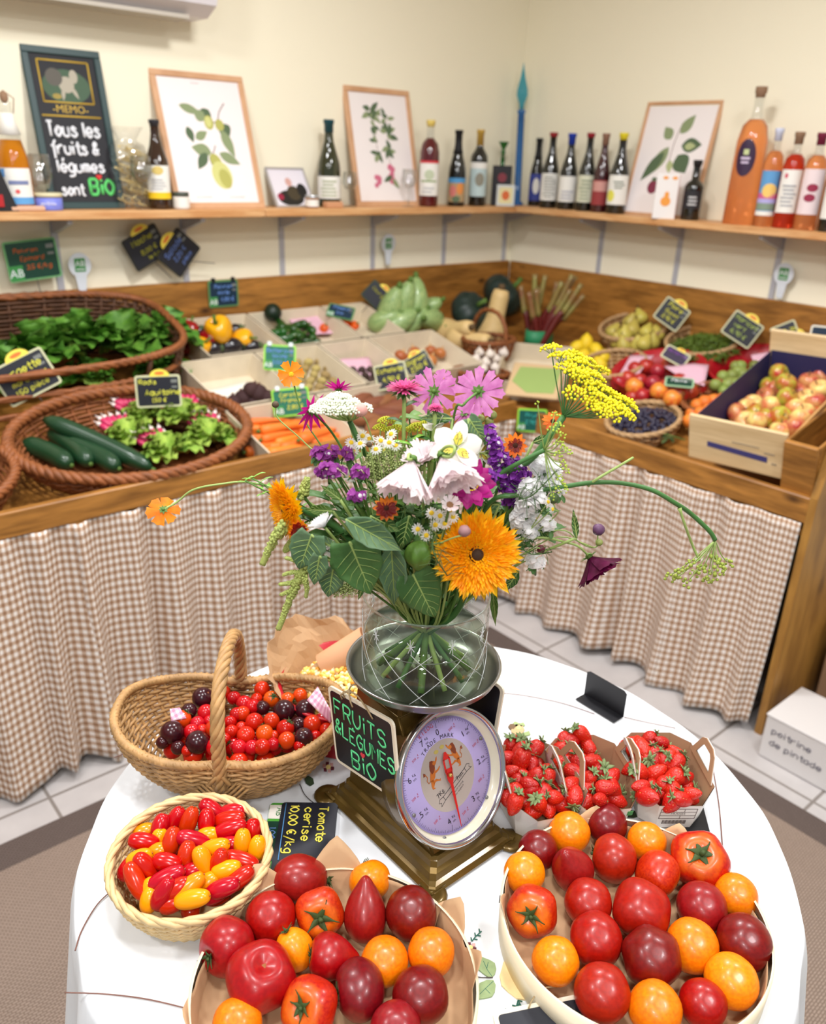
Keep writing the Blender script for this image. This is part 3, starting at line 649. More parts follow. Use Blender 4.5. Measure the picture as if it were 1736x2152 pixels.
botanic(t, z, [('disc', col(30, 26, 20), -.01, .04, .058, .032), ('disc', col(66, 56, 36), .01, .06, .03, .03), ('disc', col(24, 22, 20), .05, .07, .022, .03), ('disc', col(150, 30, 60), -.055, .045, .014, .014), ('disc', col(206, 160, 150), .0, .105, .014, .018)], 'printed_photo')
# green slate
t, W, H, z = leaning('dark green framed slate reading Tous les fruits et légumes sont Bio', 'menu_slate', .929, 1.172, 2.855, .475, flat('dark_green_frame', 34, 62, 62, .45), .021, flat('slate_black', 24, 24, 30, .6), 'slate')
m_ch, m_gold = flat('white_chalk', 232, 234, 238, .9), flat('gold_print', 206, 170, 60, .6)
botanic(t, z, [('disc', flat('painted_green', 72, 96, 74, .7), 0, .365, .075, .05), ('disc', flat('painted_fur', 176, 168, 150, .7), .0, .37, .024, .024), ('disc', MATS['painted_fur'], .026, .395, .013, .02), ('disc', flat('painted_tail', 96, 92, 84, .7), -.035, .39, .026, .026), ('leaf', MATS['painted_fur'], .015, .365, .04, .012, -1.1), ('leaf', MATS['painted_fur'], -.012, .36, .038, .012, -1.7), ('disc', flat('painted_ochre', 160, 140, 70, .7), -.035, .335, .014, .008)], 'painted_picture')
mb = MB()
for a, b in (((-.078, .318), (.078, .318)), ((.078, .318), (.078, .438)), ((.078, .438), (-.078, .438)), ((-.078, .438), (-.078, .318)), ((-.092, .278), (.092, .278))): mb.tube([(*a, z), (*b, z)], .0028, 5, flat=Vector((0, 0, 1)), sq=.4)
addtext(mb, '-MEMO-', 0, .298, .032, z=z+.0003); mb.build('gold_lettering', m_gold, t)
mb = MB()
write(mb, 'Tous les', 0, .218, .043, .0042, z=z+.001, center=True, adv=.60); write(mb, 'fruits &', -.006, .165, .038, .004, z=z+.001, center=True, adv=.66)
write(mb, 'légumes', .002, .112, .036, .0038, z=z+.001, center=True, adv=.72); write(mb, 'sont', -.075, .042, .034, .0036, z=z+.001, adv=.62); mb.build('chalk_writing', m_ch, t)
mb = MB(); write(mb, 'BiO', .018, .045, .046, .005, z=z+.001, adv=.8); mb.build('green_writing', flat('green_chalk', 96, 206, 110, .9), t)
mb = MB(); heart(mb, .050, .098, .010, z+.002); mb.build('red_heart', flat('red_chalk', 214, 60, 56, .9), t)
# bottles of the left-hand shelf
x, y, H = stand(692, 252, 691, 2.86, 1)
bottle('dark olive champagne-style bottle with a pale floral label between the photo frame and second print', 'burgundy', (x, y), H, .045, m_grn, flat('teal_foil', 20, 70, 78, .35), .86, lab=(.1, .36, 1.25, m_paper, lines(5, .2, .8, .1, .9, col(170, 176, 140), 4)), ground=SH)
o = MB().bbox((0, 0, .011), (.075, .035, .022), .003).build('wooden_block', flat('tan_block', 206, 150, 110, .6), loc=(at(700, 430, 1, 2.79).x, 2.79, SH)); tag(o, 'small tan wooden block lying in front of the olive champagne-style bottle', 'wooden block')
x, y, H = stand(899, 253, 904, 2.83, 1)
bottle('dark red juice bottle with a yellow cap and white label right of the second print', 'rose', (x, y), H, .041, m_clr, flat('yellow_cap', 232, 206, 110, .5), .93, name='juice_bottle', fill=m_redj, fillz=.80, lab=(.13, .54, 1.2, m_paper, [(0, 1, .93, 1, col(206, 50, 60), 'r'), (.3, .72, .45, .75, col(190, 200, 170), 'o'), (.15, .85, .4, .44, col(120, 150, 60), 'r')]+lines(2, .2, .8, .08, .3, col(190, 190, 190))))
x, y, H = stand(957, 274, 962, 2.83, 1)
bottle('dark wine bottle with a blue and pink picture label left of the gold-capped bottle', 'burgundy', (x, y), H, .038, m_dkg, col(18, 18, 22), .7, lab=(.06, .38, 1.2, flat('label_ochre', 176, 150, 110, .7), [(0, 1, .8, 1, col(80, 150, 200), 'r'), (.15, .5, .2, .7, col(206, 120, 110), 'o'), (.5, .85, .3, .8, col(220, 140, 70), 'o'), (.3, .7, .0, .25, col(90, 110, 80), 'o')]))
x, y, H = stand(1001, 273, 1007, 2.83, 1)
bottle('dark wine bottle with a gold capsule and pale blue label on the left-hand shelf', 'bordeaux', (x, y), H, .038, m_dkg, flat('gold_foil', 214, 176, 84, .35, metal=.4), .8, lab=(.13, .58, 1.2, flat('label_pale_blue', 186, 206, 206, .7), [(0, 1, .82, 1, m_paper, 'r'), (.35, .8, .3, .7, col(140, 136, 120), 'o')]))
p = at(1050, 430, 1, 2.87); t = thing('glass_decanter', 'green glass decanter with a flared green stopper behind the black box', 'decanter', TRS((p.x, 2.87, SH)))
MB().lathe([(0, 0), (.035, 0), (.036, .12), (.03, .15), (.01, .17), (.009, .2), (.014, .203), (0, .204)], 22).build('body', m_grng, t)
MB().lathe([(0, .2045), (.007, .205), (.008, .22), (.011, .228), (.006, .236), (.02, .262), (.025, .27), (0, .27)], 22).build('stopper', m_grng, t)
p = at(1062, 436, 1, 2.79); t = thing('gift_box', 'black square box with a red disc near the corner of the shelves', 'box', TRS((p.x+.005, 2.83, SH), (0, 0, -.75)))
MB().bbox((0, 0, .085), (.085, .06, .17), .002).build('body', flat('black_card', 28, 26, 30, .5), t)
mb = MB(); mb.T = face_frame(Vector((0, -.031, .12)), (1, 0, 0), (0, 0, 1)); mb.poly(disc(0, 0, .02), -.001, .0006).build('red_disc', flat('dull_red', 130, 50, 60, .6), t)
p = at(1063, 437, 1, 2.77); t = thing('picture_card', 'small white card with an orange flower standing against the black box', 'card', TRS((p.x-.002, 2.775, SH), (0, 0, -.75)))
MB().bbox((0, 0, .046), (.082, .006, .09), .001).build('card', flat('pale_card', 206, 210, 206, .6), t)
mb = MB(); mb.T = face_frame(Vector((0, -.0031, .046)), (1, 0, 0), (0, 0, 1)); mb.poly(rrect(.062, .068, .01), 0, .0004, 0).poly(disc(0, .0, .017, .02), 0, .0008, 1).build('printed_flower', [flat('butter_yellow', 226, 214, 160, .6), flat('orange_print', 214, 104, 50, .6)], t)
p = at(1092, 436, 1, 2.85); sp = thing('glass_spire', 'tall blue glass spire with a turquoise pointed tip standing in the shelf corner', 'glass spire', TRS((p.x-.01, 2.86, SH), (-.02, -.022, 0)))
MB().lathe([(0, 0), (.03, 0), (.03, .006), (.0165, .02), (.0155, .39), (.019, .392), (.019, .405), (0, .406)], 20).build('stem', mat('cobalt_glass', C3(70, 130, 200), .05, trans=.5, ior=1.4), sp)
MB().lathe([(0, .4065), (.011, .407), (.012, .43), (.026, .465), (.024, .49), (.012, .535), (.005, .57), (0, .60)], 20).build('pointed_tip', mat('turquoise_glass', C3(90, 186, 206), .05, trans=.6, ior=1.4), sp)
x, y, H = stand(1103, 293, 1107, 2.83, 1)
bottle('dark bottle with a blue and white label in the corner beside the blue spire', 'burgundy', (x+.03, y-.03), H*1.02, .032, m_dkg, col(18, 18, 22), .7, lab=(.08, .48, 1.2, flat('label_royal_blue', 60, 70, 150, .6), [(.3, .7, .25, .85, m_paper, 'o')]))
# --- right-hand shelf
XR = 3.04
RB = [(1150, 279, 1161, 'burgundy', .039, m_dkg, (150, 30, 40), .945, (.11, .47, 1.25, m_paper, lines(8, .2, .8, .1, .95, col(150, 150, 140), 2)), 'dark red-tipped wine bottle with a grey scribbled label, nearest the corner of the right-hand row'),
 (1188, 281, 1202, 'burgundy', .039, m_dkg, (30, 60, 170), .86, (.11, .45, 1.25, m_paper, lines(3, .2, .8, .1, .5, col(170, 170, 180), 3)), 'dark wine bottle with a blue capsule and plain white label'),
 (1226, 280, 1241, 'burgundy', .037, m_dkg, (150, 24, 40), .945, (.12, .47, 1.25, flat('label_ivory', 214, 214, 190, .7), lines(6, .2, .8, .1, .9, col(150, 160, 130), 5)), 'dark red-tipped wine bottle with an ivory label between the blue-capped and cork-topped bottles'),
 (1257, 281, 1271, 'burgundy', .035, m_glassy('dark_red_bottle', C3(58, 14, 20)), (150, 112, 92), .86, (.10, .42, 1.25, flat('label_brick', 150, 56, 56, .7), [(.1, .9, .55, .95, col(206, 150, 140), 'r')]), 'dark red bottle with a tan cork and brick red label'),
 (1293, 280, 1309, 'burgundy', .041, m_dkg, (232, 214, 40), .92, (.12, .49, 1.25, m_paper, [(.05, .4, .1, .5, col(226, 220, 90), 'o')]+lines(3, .3, .8, .55, .85, col(120, 130, 110), 6)), 'dark wine bottle with a yellow wax cap left of the broad-leaf print'),
 (1452, 337, 1463, 'port', .036, m_dkg, (24, 20, 22), .9, (.2, .5, 1.0, flat('dark_label', 40, 38, 42, .6), lines(3, .25, .75, .2, .8, col(206, 206, 206), 7)), 'small black fortified wine bottle right of the broad-leaf print')]
for px, pyt, pxt, k, R, g, cc, cz, lab, label in RB:
    x, y, H = stand(px, pyt, pxt, XR, 0); bottle(label, k, (x, y), H, R, g, col(*cc), cz, lab=lab, aim=math.atan2(-y, -x))
x, y, H = stand(1538+18, 183, 1585, 3.03, 0)
bt = bottle('tallest rosé wine bottle with a dark oval label, leftmost of the rosé group', 'magnum', (x, y), H, .058, m_clr, m_cork, .93, name='rose_wine_bottle', fill=m_ros, fillz=.775)
def ovl(u, v):
    th = 2*PI*u; a = .62*math.cos(th)*v; z_ = H*.50+.062*math.sin(th)*v; r_ = rad_at(bottle_prof('magnum', H, .058), z_)+.001; return Vector((r_*math.cos(a-.25), r_*math.sin(a-.25), z_))
ob = MB().grid(ovl, 32, 6).build('oval_label', flat('aubergine_label', 50, 26, 58, .5), bt)
for i, (uu, zz, w_, h_) in enumerate(((0, .54, .2, .018), (0, .495, .36, .008), (0, .465, .3, .007))):
    MB().grid(lambda u, v: Vector(((rad_at(bottle_prof('magnum', H, .058), H*zz)+.0018)*math.cos(-.25+w_*(u-.5)*1.6), (rad_at(bottle_prof('magnum', H, .058), H*zz)+.0018)*math.sin(-.25+w_*(u-.5)*1.6), H*zz+h_*(v-.5))), 8, 2).build('printed_mark', col(196, 206, 150) if i == 0 else col(206, 190, 214), ob)
for px, pyt, pxt, R, fl, cp, lab, label in ((1608, 270, 1630, .034, m_ros, col(214, 220, 240), (.12, .58, 1.1, flat('label_sky', 96, 156, 206, .7), [(0, 1, 0, .1, m_paper, 'r'), (0, 1, .12, .3, col(130, 150, 130), 'r'), (0, 1, .28, .4, col(176, 170, 220), 'r'), (.0, 1, .38, .5, col(206, 96, 146), 'r'), (.2, .85, .4, .72, col(240, 200, 110), 'o')]), 'rosé wine bottle with a sunset picture label and white capsule'),
  (1651, 278, 1677, .037, m_ros2, m_cork, (.17, .62, 1.1, m_paper, [(.2, .35, .8, .92, col(206, 90, 110), 'o')]+lines(6, .2, .8, .15, .7, col(170, 170, 172), 9)), 'deep red-rosé wine bottle with a cork and white line-drawing label'),
  (1697, 280, 1730, .037, m_ros, col(120, 30, 60), (.17, .64, 1.1, flat('label_blush', 232, 214, 214, .7), [(.3, .75, .5, .68, col(150, 40, 70), 'o'), (.25, .7, .28, .46, col(150, 40, 70), 'o')]), 'rosé wine bottle with a burgundy cap and blush label, rightmost rosé')):
    x, y, H = stand(px, pyt, pxt, 3.03, 0); bottle(label, 'rose', (x, y), H, R, m_clr, cp, .88, name='rose_wine_bottle', fill=fl, fillz=.78, lab=lab)
p = at(1738, 470, 0, 3.03); bottle('dark bottle with a white label cut by the right edge of the photo', 'bordeaux', (3.03, p.y-.01), .29, .037, m_dkg, m_blk, .8, lab=(.15, .5, 1.2, m_paper, []))
p = at(1397, 452, 0, 3.00); t = thing('gift_box', 'white box with an orange pear drawing and brick red side on the right-hand shelf', 'box', TRS((2.99, p.y, SH), (0, 0, 2.18)))
MB().bbox((0, 0, .0825), (.085, .045, .165), .002).build('body', flat('white_box_card', 240, 236, 232, .6), t)
MB().box((-.0432, 0, .082), (.001, .0445, .16)).build('side_panel', flat('brick_card', 176, 84, 64, .6), t)
mb = MB(); mb.T = face_frame(Vector((0, .0228, 0)), (-1, 0, 0), (0, 0, 1)); mb.poly(disc(0, .065, .019, .018), 0, .0006).poly(disc(.002, .088, .009, .013), 0, .0007).poly(disc(-.01, .15, .01, .006), 0, .0006).poly(disc(.025, .15, .01, .006), 0, .0006).build('orange_pear_drawing', flat('pear_orange', 240, 160, 70, .7), t)
# price slates and organic discs
m_cream = flat('cream_frame', 206, 206, 166, .6); m_slate = flat('price_slate', 26, 28, 38, .5); m_wire = flat('dark_wire', 60, 56, 54, .4)
m_y, m_g, m_b2, m_o, m_w = flat('chalk_yellow', 226, 216, 110, .8), flat('chalk_green', 168, 190, 96, .8), flat('chalk_blue', 110, 150, 220, .8), flat('chalk_orange', 206, 96, 40, .8), m_ch
m_agr = flat('organic_green', 60, 140, 70, .5); m_lime = flat('lime_card', 150, 220, 70, .5); m_dgr = flat('dark_green_card', 16, 62, 46, .5)
def price(label, M, w_, h_, lines_, ink, frm=None, board=None, sun=False, ab=False, stick=None, name='price_slate', th=.004, fw=.006, grey=True, clips=False):
    t = thing(name, label, 'price slate', M)
    MB().poly(rrect(w_, h_, .008), -th, 0).build('frame', frm or m_cream, t)
    MB().poly(rrect(w_-2*fw, h_-2*fw, .004), .0, .0012).build('board', board or m_slate, t)
    mb = MB()
    for (tx, x_, y_, hh) in lines_: write(mb, tx, x_*w_, y_*h_, hh, max(.0008, hh*.085), z=.0018, center=True, adv=.9, slant=.12)
    if lines_: mb.build('writing', ink, t)
    if sun:
        s = MB().poly([(w_*.05+h_*.3*math.cos(a), h_/2-.004+h_*.22*math.sin(a)) for a in [PI*k/12 for k in range(13)]], -th, .0005).build('sun_badge', flat('sun_yellow', 244, 222, 84, .5), t)
        MB().poly(disc(w_*.05, h_/2+h_*.06, h_*.15, h_*.05), .0003, .0012).build('red_print', flat('sun_red', 226, 120, 50, .5), s)
    if grey: MB().box((w_*.36, h_*.3, .0014), (w_*.14, h_*.10, .001)).box((w_*.36, h_*.12, .0014), (w_*.12, h_*.06, .001)).build('small_print', flat('grey_print', 120, 124, 120, .6), t)
    if ab:
        q = MB().poly([(-w_/2+.005, -h_/2+.005), (-w_/2+.28*w_, -h_/2+.005), (-w_/2+.28*w_, -h_/2+.4*h_), (-w_/2+.005, -h_/2+.4*h_)], .0012, .002).build('organic_logo', m_agr, t)
        mb = MB(); addtext(mb, 'AB', -w_/2+.15*w_, -h_/2+.2*h_, .026*w_/.12, z=.0024); mb.build('logo_letters', m_w, q)
    if clips: MB().bbox((-w_*.33, h_*.52, .001), (.016, .016, .012), .003).bbox((w_*.33, h_*.52, .001), (.016, .016, .012), .003).build('clip', clips, t)
    if stick: MB().tube([(0, -h_/2+.01, -th-.001), (stick[0], -h_/2-stick[1], -th-.003+stick[2])], .0013, 5).build('wire_pin', m_wire, t)
    return t
def facing(p, roll=0, tilt=0, yaw=None):
    """card at p, turned towards the aisle, rolled in its own plane; tilt leans it back"""
    p = Vector(p); a = yaw if yaw is not None else math.atan2(p.y, p.x)
    out = Vector((-math.cos(a), -math.sin(a), 0)); x = Vector((math.sin(a), -math.cos(a), 0)); n = (out*math.cos(tilt)+Vector((0, 0, 1))*math.sin(tilt)).normalized(); y = n.cross(x)
    X = x*math.cos(roll)+y*math.sin(roll); Y = n.cross(X); M = Matrix((X, Y, n)).transposed().to_4x4(); M.translation = p; return M
N90 = PI/2
price('green edged price card with orange writing pinned on the wall at the far left', facing(at(69, 546, 1, 2.90), .08, yaw=N90), .165, .125, [('Poivron', -.1, .2, .014), ('Epinard', .0, .0, .014), ('3,5 €/kg', .1, -.22, .014)], m_o, flat('pale_green_frame', 110, 170, 110, .6), m_dgr, ab=True, stick=(.005, .06, 0))
price('black price slate with yellow-green writing, left of the tilted pair on the wall', facing(at(307, 520, 1, 2.90), .46, yaw=N90), .14, .115, [('Mache', 0, .18, .02), ('8,00 €', .05, -.15, .016), ('le kg', .1, -.36, .014)], flat('chalk_dim_yellow', 170, 168, 50, .8), flat('dark_frame', 44, 44, 36, .6), sun=True, stick=(.03, .08, 0))
price('black price slate with blue writing, right of the tilted pair on the wall', facing(at(376, 531, 1, 2.89), .86, yaw=N90), .135, .115, [('Salade', 0, .15, .02), ('2,20 €', .0, -.1, .016), ('pièce', .05, -.34, .014)], flat('chalk_dim_blue', 96, 120, 180, .8), flat('dark_frame', 44, 44, 36, .6), sun=True, stick=(.06, .08, 0))
price('green price card with blue writing clipped on the back board above the peppers', facing(at(470, 617, 1, 2.918), .0, yaw=N90), .125, .10, [('Poivron', 0, .2, .014), ('mixte', .0, -.02, .014), ('4,80 €', .12, -.28, .014)], m_b2, flat('dull_green_frame', 90, 140, 84, .6), flat('ink_blue_card', 12, 44, 66, .5), ab=True, clips=flat('black_clip', 30, 30, 30, .5))
def disc_sign(label, M):
    t = thing('organic_sign', label, 'sign', M)
    MB().poly(disc(0, 0, .038, .040), -.003, 0).poly([(-.02, -.03), (.02, -.03), (.012, -.088), (-.012, -.088)], -.003, -.0005).build('plate', flat('white_plate', 214, 220, 226, .5), t)
    q = MB().poly(rrect(.036, .044, .003), 0, .0008).build('green_logo', m_agr, t); mb = MB(); addtext(mb, 'AB', 0, .004, .026, z=.001).box((0, -.014, .0012), (.028, .003, .0006)); mb.build('logo_letters', m_w, q)
p = at(168, 557, 1, 2.92); disc_sign('white round organic AB sign on the wall above the lettuce basket', facing(p, 0, yaw=N90))
p = at(817, 512, 1, 2.92); disc_sign('white round organic AB sign on the wall above the striped squashes', facing(p, 0, yaw=N90))
p = at(1647, 576, 0, 3.12); disc_sign('white round organic AB sign on the right-hand wall', facing(p, 0, yaw=0))
# vegetable display
THS = math.atan(SL)
ORD = ['first', 'second', 'third', 'fourth', 'fifth', 'sixth', 'seventh', 'eighth', 'ninth', 'tenth', 'eleventh', 'twelfth', 'thirteenth', 'fourteenth']
def rowlabels(pts, nb):
    """place words for a pile: n-th from left in the k-th row"""
    ys = sorted(range(len(pts)), key=lambda i: pts[i][1]); n = len(ys); nb = max(1, min(nb, n)); out = [None]*n
    for b in range(nb):
        row = sorted(ys[b*n//nb:(b+1)*n//nb], key=lambda i: pts[i][0]); m = len(row)
        rn = '' if nb == 1 else ('back row' if b == 0 else 'front row' if b == nb-1 else ORD[b]+' row')
        for k, i in enumerate(row):
            w_ = 'leftmost' if k == 0 and m > 1 else 'rightmost' if k == m-1 and m > 1 else 'middle one' if m % 2 and k == m//2 and m > 2 else (ORD[k]+' from left' if k < m/2 else ORD[m-1-k]+' from right')
            out[i] = w_+(' in the '+rn if rn else '')
    return out
SLM_L = Euler((THS, 0, 0)).to_matrix(); SLM_R = Euler((0, -THS, 0)).to_matrix()
m_ply = flat('pale_plywood', 222, 208, 182, .6, var=.08, vs=20); m_plyd = flat('plywood_edge', 206, 184, 150, .7)
def crate(label, x0, x1, y0, y1, h=.085, name='plywood_crate', mt=None, flare=.012):
    """crate on the left bed between world X and Y limits"""
    c = Vector(((x0+x1)/2, (y0+y1)/2, slL((y0+y1)/2)+.002)); t = thing(name, label, 'crate', Matrix.Translation(c) @ SLM_L.to_4x4())
    w_, d = (x1-x0)/2-.002, (y1-y0)/2/math.cos(THS)-.002; mt = mt or m_ply; th = .005
    MB().box((0, 0, .0025), (2*w_-.02, 2*d-.02, .005)).build('base', mt, t)
    def wall(ax, sg):
        a = MB(); f = flare
        if ax == 0: P = [(sg*(w_-f), -d+f, 0), (sg*(w_-f), d-f, 0), (sg*w_, d, h), (sg*w_, -d, h)]; o = Vector((sg*th, 0, 0))
        else: P = [(-w_+f, sg*(d-f), 0), (w_-f, sg*(d-f), 0), (w_, sg*d, h), (-w_, sg*d, h)]; o = Vector((0, sg*th, 0))
        P = [Vector(p) for p in P]; Q = [p-o for p in P]
        a.add(P+Q, [(0, 1, 2, 3), (7, 6, 5, 4), (0, 4, 5, 1), (1, 5, 6, 2), (2, 6, 7, 3), (3, 7, 4, 0)], False); return a
    for ax, sg in ((0, -1), (0, 1), (1, -1), (1, 1)): wall(ax, sg).build('side_panel', mt, t)
    return t
crate('plywood crate of mixed peppers beside the green lettuce basket', 1.315, 1.628, 2.622, 2.918)
crate('plywood crate holding dark green peppers, second in the back row', 1.632, 1.972, 2.622, 2.918)
crate('narrow plywood crate with an orange pepper, third in the back row', 1.976, 2.20, 2.622, 2.918)
crate('nearly empty plywood crate with a few beetroots and white paper', 1.19, 1.478, 2.295, 2.612)
crate('plywood crate of small potatoes in the middle row', 1.482, 1.752, 2.295, 2.612)
crate('plywood crate of small dark roots with pink paper in the middle row', 1.756, 1.985, 2.295, 2.612)
crate('wide plywood crate of onions in the middle row beside the garlic basket', 1.989, 2.33, 2.295, 2.612)
crate('plywood crate of carrots at the front rail', 1.18, 1.515, 2.005, 2.285)
crate('plywood crate of brown sweet potatoes behind the white lace flower', 1.52, 1.86, 2.005, 2.285)
m_pinkp = gingham('pink_gingham_paper', C3(226, 176, 196), C3(206, 140, 168), C3(240, 220, 228), .004, 'Object')
def paper(label, pts, mt, name='paper_sheet', cat='paper', th=.001, wob=.006, seed=1, n=6):
    """crumpled sheet through four world corners"""
    P = [Vector(p) for p in pts]; c = sum(P, Vector())/4; r = Vector((seed*3.1, seed*1.7, 0))
    def f(u, v):
        q = (P[0]*(1-u)+P[1]*u)*(1-v)+(P[3]*(1-u)+P[2]*u)*v; nn = noise.noise(q*16+r); return q-c+Vector((0, 0, wob*nn))
    o = MB().grid(f, n, n).build(name, mt, loc=c, solid=th); return tag(o, label, cat)
m_wpaper = flat('white_paper', 244, 238, 226, .7)
z = lambda px, py, h: atL(px, py, h)
paper('sheet of white paper lying in the nearly empty crate', [z(425, 822, .012), z(520, 800, .012), z(545, 850, .012), z(460, 860, .012)], m_wpaper)
paper('pink checked paper lining the back of the dark green pepper crate', [z(600, 665, .05), z(690, 655, .06), z(712, 700, .03), z(640, 705, .03)], m_pinkp, seed=2)
paper('pink checked paper under the small dark roots', [z(695, 757, .03), z(775, 750, .03), z(790, 790, .02), z(705, 790, .02)], m_pinkp, seed=3)
paper('pink checked paper under the carrots', [z(640, 870, .02), z(735, 880, .03), z(720, 925, .02), z(600, 930, .02)], m_pinkp, seed=4)
# ---- vegetable shapes
def lump(c, r, amp=.1, seed=0, nu=12, nv=9, mb=None, R=None, m=None):
    mb = mb or MB(); s_ = Vector((seed*7.3, seed*3.1, seed))
    return mb.ell(c, r, nu, nv, m, fn=lambda q, d, th, ph: q*(1+amp*noise.noise(d*1.6+s_)), R=R)
def round_fruit(dim=.25, lobes=0, la=0, flatt=1, nu=16, nv=12, R=.5, dimb=.08, top=1):
    def f(q, d, th, ph):
        k = 1+la*math.cos(lobes*th)*math.sin(ph)**1.5*(.6+.4*math.cos(ph)); r = q*k
        dz = dim*R*math.exp(-(ph/.42)**2)-dimb*R*math.exp(-((PI-ph)/.4)**2)
        return Vector((r.x, r.y, r.z*flatt-dz))
    return MB().ell((0, 0, 0), R, nu, nv, fn=f)
m_stem = flat('green_stem', 88, 118, 48, .7); m_bstem = flat('brown_stem', 96, 74, 46, .8)
def kit(name, cat, group, body, bm, stem=None, sm=None, bname='flesh', sname='stem'):
    r = thing(name, '', cat, group=group); body.build(bname, bm, r)
    if stem: stem.build(sname, sm or m_stem, r)
    return Kit(r)
def skit(name, cat, group, body, bm):
    o = body.build(name, bm); tag(o, '', cat, group); return Kit(o)
def scatter(K, pts, h, size, lab, where, rows, plane=atL, group=None, jit=1, seed=1, euls=None, szj=.08):
    """pts: photo positions of the items; h: height of the centre above the bed"""
    r = random.Random(seed); L = rowlabels(pts, rows)
    for i, p in enumerate(pts):
        hh = h+(p[2] if len(p) > 2 else 0); q = plane(p[0], p[1], hh)
        e = euls(i, r) if euls else (r.uniform(-.5, .5)*jit, r.uniform(-.5, .5)*jit, r.uniform(0, 6.28)); s_ = size*(1+r.uniform(-szj, szj))
        KK = K[i % len(K)] if isinstance(K, list) else K
        kk, ll = (KK if isinstance(KK, tuple) else (KK, lab)); kk.place(TRS(q, e, s_), '%s, %s %s' % (ll, L[i], where), group)
# peppers
pep = lambda: MB().ell((0, 0, 0), (.5, .5, .62), 16, 12, fn=lambda q, d, th, ph: Vector((q.x*(1+.12*math.cos(3*th))*(1-.22*(1-math.cos(ph))/2), q.y*(1+.12*math.cos(3*th))*(1-.22*(1-math.cos(ph))/2), q.z-.2*math.exp(-(ph/.35)**2)+.08*math.exp(-((PI-ph)/.4)**2))))
pst = lambda: MB().tube([(0, 0, .35), (.02, 0, .6), (.1, .02, .78)], [.12, .05, .06], 7)
m_yp = flat('yellow_pepper', 244, 176, 24, .2, coat=.4); m_rp = flat('red_pepper', 150, 16, 22, .2, coat=.4); m_kp = flat('aubergine_black', 30, 28, 36, .18, coat=.5); m_gp = flat('dark_green_pepper', 34, 84, 26, .25, coat=.3, objvar=.25)
KY = kit('yellow_pepper', 'pepper', 'mixed peppers', pep(), m_yp, pst()); KR = kit('red_pepper', 'pepper', 'mixed peppers', pep(), m_rp, pst())
KK_ = kit('aubergine', 'aubergine', 'mixed peppers', MB().ell((0, 0, 0), (.42, .42, .62), 14, 10, fn=lambda q, d, th, ph: q*(1-.15*math.cos(ph))), m_kp, MB().lathe([(.22, .45), (.2, .56), (.05, .62), (.05, .76), (0, .77)], 8), flat('aubergine_cap', 70, 90, 50, .6))
PEPS = [(KY, 462, 695, .085, .105, (.5, -.7, 0), 'large yellow pepper standing highest in the back-row crate beside the lettuces'), (KY, 508, 712, .05, .075, (1.3, .8, .4), 'smaller yellow pepper at the right of the mixed pepper crate'), (KY, 420, 733, .03, .075, (.7, .3, .2), 'yellow pepper lowest at the front left of the mixed pepper crate'),
 (KR, 395, 700, .06, .08, (.3, .4, 1), 'dark red pepper against the lettuce basket'), (KR, 437, 712, .05, .07, (1.2, .2, .5), 'dark red pepper left of the large yellow pepper'), (KR, 398, 728, .035, .07, (1, 1, 1), 'dark red pepper at the front left behind the lowest yellow pepper'),
 (KK_, 415, 700, .06, .055, (.6, .5, .2), 'small black aubergine between the dark red peppers'), (KK_, 492, 695, .06, .06, (.8, .9, .3), 'small black aubergine behind the large yellow pepper'), (KK_, 448, 732, .03, .062, (1.5, .3, 1), 'black aubergine right of the lowest yellow pepper'), (KK_, 490, 727, .035, .072, (1.5, 0, 1.4), 'largest black aubergine in the front of the mixed pepper crate'), (KK_, 530, 728, .03, .06, (1.4, .2, 1), 'black aubergine at the right end of the mixed pepper crate')]
for K, px, py, h, s_, e, lab in PEPS: K.place(TRS(atL(px, py, h), e, s_*1.05), lab)
gpep = MB().tube(crv([(0, 0, .6), (.06, 0, .3), (.0, 0, 0), (-.08, 0, -.35), (.02, 0, -.62)], 4), [.05, .14, .19, .2, .2, .2, .2, .2, .19, .18, .17, .15, .12, .1, .07, .04, .02], 10)
KG = kit('green_pepper', 'pepper', 'dark green peppers', gpep, m_gp, MB().tube([(0, 0, .6), (0, .02, .76)], [.06, .04], 6))
r = random.Random(9); pts = [(x, y, hh) for x, y, hh in ((578, 700, .01), (600, 690, .02), (622, 685, .03), (645, 690, .02), (592, 712, 0), (612, 708, .01), (636, 706, .01), (656, 706, 0), (575, 715, -.01), (604, 722, -.01), (628, 720, -.01), (650, 718, -.01), (590, 680, .02), (565, 706, 0))]
scatter(KG, pts, .045, .085, 'long dark green pepper', 'of the green pepper crate', 3, euls=lambda i, r: (PI/2+r.uniform(-.3, .3), r.uniform(-.4, .4), r.uniform(-1.2, 1.2)))
lump((0, 0, 0), .036, .1, 3).build('courgette_round', flat('black_green_skin', 18, 38, 22, .4), loc=atL(573, 657, .09)); o = bpy.data.objects['courgette_round']; o.name = 'round_courgette'; tag(o, 'round blackish green courgette standing behind the dark green peppers', 'courgette')
KO = kit('orange_pepper', 'pepper', 'small orange peppers', pep(), flat('orange_pepper', 230, 92, 22, .25, coat=.3), pst())
for px, py, h, s_, e, lab in ((726, 676, .07, .05, (.3, .2, 0), 'orange-red pepper below the blue-lettered card in the narrow crate'), (743, 687, .055, .045, (.8, .3, 0), 'small orange pepper right of the orange-red one'), (680, 692, .04, .04, (.5, .2, 0), 'small apricot-orange pepper at the front right of the green pepper crate')): KO.place(TRS(atL(px, py, h), e, s_), lab)
